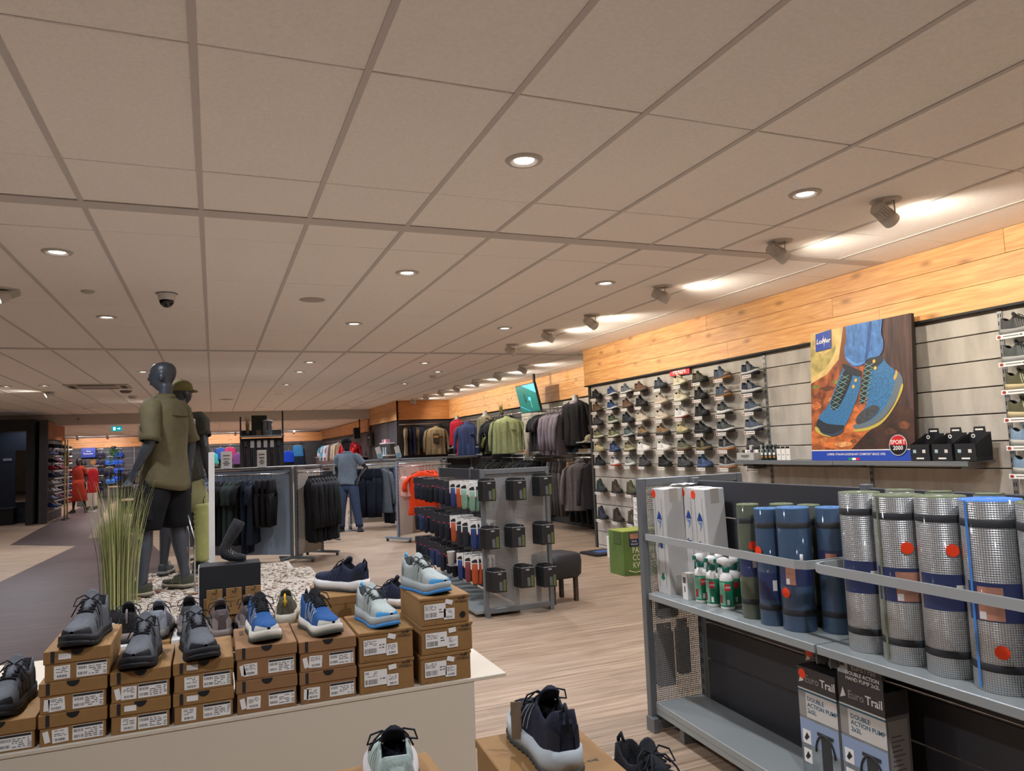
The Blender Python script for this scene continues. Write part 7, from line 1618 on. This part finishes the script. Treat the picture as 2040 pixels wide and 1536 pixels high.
for x in (-2.2,0,2.2): B().cbox(x-.01,-.18,-.01,x+.01,0,.01,.001).ob('arm',CHROME,t)
for i,(x,c) in enumerate(((-.3,(60,40,50)),(.3,(150,60,110)),(.9,(40,44,60)),(3.2,(80,110,140)))):
    t=thing('sale_table','dark low display table before the far end wall, %s'%ORD[i],'table',(x+.3,34.2,0)); B().cbox(-.28,-.3,.9,.28,.3,1.0,.004).ob('top',M((90,70,66),.6),t); B().cbox(-.25,-.28,0,.25,.28,.9,.004).ob('base',DARK,t); B().cbox(-.2,-.2,1.0,.1,.2,1.08,.02).ob('folded_stack',M(c,.8),t)
# far right wall clutter
GF='goods on the far right wall'
for i,(y_,z,c,k,n) in enumerate(((26.4,2.0,(176,34,50),'jacket','red'),(26.9,2.0,(186,60,70),'jacket','red and white'),(27.5,2.0,(160,30,44),'jacket','dark red'),(28.6,2.05,(150,134,112),'jacket','beige'),(29.4,2.05,(176,166,150),'jacket','cream'),(30.3,2.05,(120,108,96),'jacket','taupe'),(31.2,2.0,(150,150,160),'tee','pale grey'),(32.2,2.0,(180,184,196),'tee','white'),(33.2,2.0,(90,150,170),'tee','turquoise'))):
    garment('%s garment on the far right wall'%n,'garment',(4.55,y_,z),-.5,k,c,.75,.5,.12,i%5,GF)
t=thing('wall_rail','chrome rail of the far right wall','rail',(4.83,29.8,2.05)); B().tube([(-.28,-3.8,0),(-.28,3.8,0)],.012,6).ob('rail',CHROME,t)
for y_ in (-3.5,0,3.5): B().cbox(-.28,y_-.01,-.01,0,y_+.01,.01,.001).ob('arm',CHROME,t)
for i,(y_,z,c,n) in enumerate(((25.5,1.42,(190,30,34),'red and yellow'),(31.0,1.42,(150,110,70),'tan'),(32.5,1.42,(210,206,214),'white'),(33.5,1.42,(110,130,190),'pale blue'),(34.5,1.42,(180,180,190),'grey white'))):
    t=thing('goods_bag','small %s bag on the ledge of the far right wall'%n,'bag',(4.5,y_,z),0,GF); b=B(); b.loft([[(x*f,y2*f,zz) for x,y2 in rect(.26,.34,.08,3)] for zz,f in ((0,.9),(.05,1),(.2,.95),(.3,.7))],0,True,True); b.ob('bag_body',cloth_mat(c),t); B().tube([(0,-.08,.3),(0,-.05,.38),(0,.05,.38),(0,.08,.3)],.014,6).ob('handle',M((210,180,40) if i==0 else (60,60,66),.6),t)
t=thing('wall_ledge','long pale ledge along the far right wall','ledge',(4.83,30,1.42)); B().cbox(-.5,-5,-.04,0,5.2,0,.003).ob('board',M((150,134,124),.5),t); B().cbox(-.48,-4.9,-1.42,-.44,5.1,-.04,.003).ob('front',M((80,64,58),.6),t)
t=thing('glove_rack','black card of gloves hanging on the far right wall','display card',(4.74,24.2,1.98)); B().cbox(-.02,-.3,-.22,.06,.3,.2,.004).ob('card',BLACK,t)
for y_ in (-.12,.0,.12): B().lathe([(.0005,0),(.03,.0),(.0005,.02)],10,0,Matrix.Translation((-.02,y_,.05))@Matrix.Rotation(-math.pi/2,4,'Y'),False).ob('white_badge',WHITE,t)
t=thing('accessory_shelf','white shelf with pink boxes on the dark wall before the corner','shelf',(4.78,21.3,1.80)); B().cbox(-.25,-.35,-.03,.05,.35,0,.003).ob('board',WHITE,t)
for k in range(4): B().cbox(-.2,-.3+.15*k,0,-.08,-.2+.15*k,.10,.003).ob('small_box',M(((200,120,140),(206,196,190),(180,90,110),(150,150,150))[k],.6),t)
t=thing('accessory_shelf','lower white shelf with leaflets on the dark wall before the corner','shelf',(4.78,21.3,1.45)); B().cbox(-.25,-.35,-.03,.05,.35,0,.003).ob('board',WHITE,t)
for k in range(2): B().cbox(-.2,-.25+.3*k,0,-.18,-.12+.3*k,.22,.002).ob('leaflet',M((150,176,180),.6),t)
t=thing('speaker_box','black loudspeaker hanging from a pole over the far right wall','loudspeaker',(4.45,24.9,2.22)); B().cbox(-.1,-.12,-.2,.1,.12,.16,.004).ob('cabinet',BLACK,t); B().tube([(.1,0,.1),(.1,0,.46)],.02,6).ob('pole',BLACK,t)
# dark shelf trolley behind the mannequin's hand
t=thing('shelf_trolley','dark shelf trolley with boxes behind the larger mannequin','trolley',(-1.72,19.0,0))
for x in (-.26,.26):
    for y_ in (-.2,.2): B().cbox(x-.015,y_-.015,.08,x+.015,y_+.015,1.38,.002).ob('post',DARK,t)
for x in (-.24,.24):
    for y_ in (-.18,.18): B().lathe([(.0005,-.015),(.04,-.015),(.04,.015),(.0005,.015)],10,0,Matrix.Translation((x,y_,.04))@Matrix.Rotation(math.pi/2,4,'X'),False).ob('caster',DARK,t)
for z in (.4,.75,1.06,1.36): B().cbox(-.28,-.22,z-.02,.28,.22,z,.003).ob('shelf',DARK,t)
for i,(x,z,w_,h_,c) in enumerate(((-.1,.75,.2,.22,(40,40,44)),(.12,.75,.18,.18,(120,116,112)),(-.08,1.06,.24,.2,(60,58,58)),(.14,1.06,.16,.16,(150,130,120)),(0,.4,.4,.26,(28,28,30)))):
    o=thing('trolley_box','dark storage box on the shelf trolley, %s from the top left'%ORD[i],'box',(-1.72+x,18.98,z)); B().cbox(-w_/2,-.15,0,w_/2,.15,h_,.006).ob('box',M(c,.7),o); B().cbox(-w_/2-.005,-.155,h_-.03,w_/2+.005,.155,h_+.005,.004).ob('lid',M([q*.8 for q in c],.7),o)
# ================================================================ things on the ceiling
t=thing('dome_camera','white dome security camera with dark glass on the ceiling','camera',(-.364,6.847,CZ)); B().lathe([(.0005,0),(.082,0),(.082,-.008),(.072,-.012),(.066,-.055),(.060,-.060)],26,caps=False).ob('housing',M((214,210,204),.4),t); B().lathe([(.060,-.058),(.058,-.075),(.045,-.10),(.025,-.116),(.0005,-.122)],24,caps=False).ob('glass_dome',M((14,14,16),.08,spec=.8),t); B().lathe([(.083,0),(.086,-.003),(.083,-.006)],26,caps=False).ob('gasket',BLACK,t)
def ceil_disc(label,x,y_,r_,h_,cat,col=(200,190,180)):
    t=thing(cat.replace(' ','_'),label,cat,(x,y_,CZ)); B().lathe([(.0005,-h_),(r_*.6,-h_),(r_*.95,-h_*.55),(r_,0)],22,caps=False).ob('cover',M(col,.5),t); B().lathe([(r_,0),(r_*1.06,-.003),(r_*1.06,0)],22,caps=False).ob('rim',RIM,t)
ceil_disc('small flat sensor left of the dome camera',-.956,6.865,.05,.02,'smoke detector'); ceil_disc('round flat loudspeaker grille right of the dome camera',.849,6.874,.11,.008,'ceiling speaker',(178,166,154)); ceil_disc('dark smoke detector right of the air vent',-1.62,16.5,.11,.05,'smoke detector',(110,100,92)); ceil_disc('small white detector farther right of the air vent',-1.62,17.9,.09,.06,'smoke detector'); ceil_disc('flat detector far along the middle ceiling',.3,19.2,.16,.012,'ceiling speaker',(170,158,148)); ceil_disc('small detector near the wall spotlights far back',3.9,13.6,.06,.05,'smoke detector')
t=thing('air_vent','square air conditioning cassette with slots in the ceiling','air vent',(-1.97,15.5,CZ)); fr=B(); fr.box(-.52,-.42,-.018,.52,.42,-.004); fr.ob('frame',M((186,176,164),.5),t); B().box(-.32,-.26,-.022,.32,.26,-.018).ob('centre_grille',M((160,150,138),.5),t)
for y_ in (-.34,.34): B().box(-.30,y_-.045,-.022,.30,y_+.045,-.018).ob('slot',M((56,50,44),.7),t)
for x in (-.42,.42): B().box(x-.045,-.26,-.022,x+.045,.26,-.018).ob('slot',M((56,50,44),.7),t)
t=thing('exit_sign','lit green exit sign with white door and arrow','sign',(-2.82,26.2,2.60)); B().cbox(-.15,-.02,-.08,.15,.02,.08,.004).ob('sign_box',glow((20,140,150),.9),t); T=Matrix.Identity(4)
B().prism([(-.10,-.05),(-.03,-.05),(-.03,.05),(-.10,.05)],-.0225,-.0205,'y').ob('door_pictogram',glow((190,240,240),1.2),t); B().prism([(.01,-.012),(.06,-.012),(.06,-.04),(.11,0),(.06,.04),(.06,.012),(.01,.012)],-.0225,-.0205,'y').ob('arrow',glow((190,240,240),1.2),t); B().tube([(0,0,.08),(0,0,.085)],.02,8).ob('mount',STEEL,t)
t=thing('round_wall_clock','small round fixture on the beam left of the mannequins','fixture',(-3.6,24.35,2.83)); B().prism(circ(.10,20),-.03,.0,'y').ob('disc',M((196,190,184),.5),t); B().prism(circ(.03,12),-.034,-.03,'y').ob('centre',M((120,114,108),.5),t)
def leftspot(x,y_,label,col,g_):
    t=thing('wall_spotlight',label,'spotlight',(x,y_,CZ)); obj('mounting_plate',sp_plate,t); v=Vector((-.8,-.3,-.5)).normalized(); q=v.to_track_quat('Z','Y').to_euler(); obj('spot_head',sp_body,t,(v.x*.02,v.y*.02,-.07+v.z*.02),rot=q); obj('lamp_lens',sp_lens,t,(v.x*.02,v.y*.02,-.07+v.z*.02),rot=q); spotlight('spot_lamp',Vector((0,0,-.07))+v*.05,v,25,130,.7,col,t)
leftspot(-1.57,6.89,'spotlight with bluish glow at the left picture edge',(.8,.82,1),None)
for x,y_,l in ((-3.0,16.6,'small tilted spotlight left of the air vent'),(-1.0,19.8,'small tilted spotlight beyond the air vent near the beam'),(-3.3,13.5,'small tilted spotlight at the left picture edge, far back')): leftspot(x,y_,l,(1,.93,.85),None)
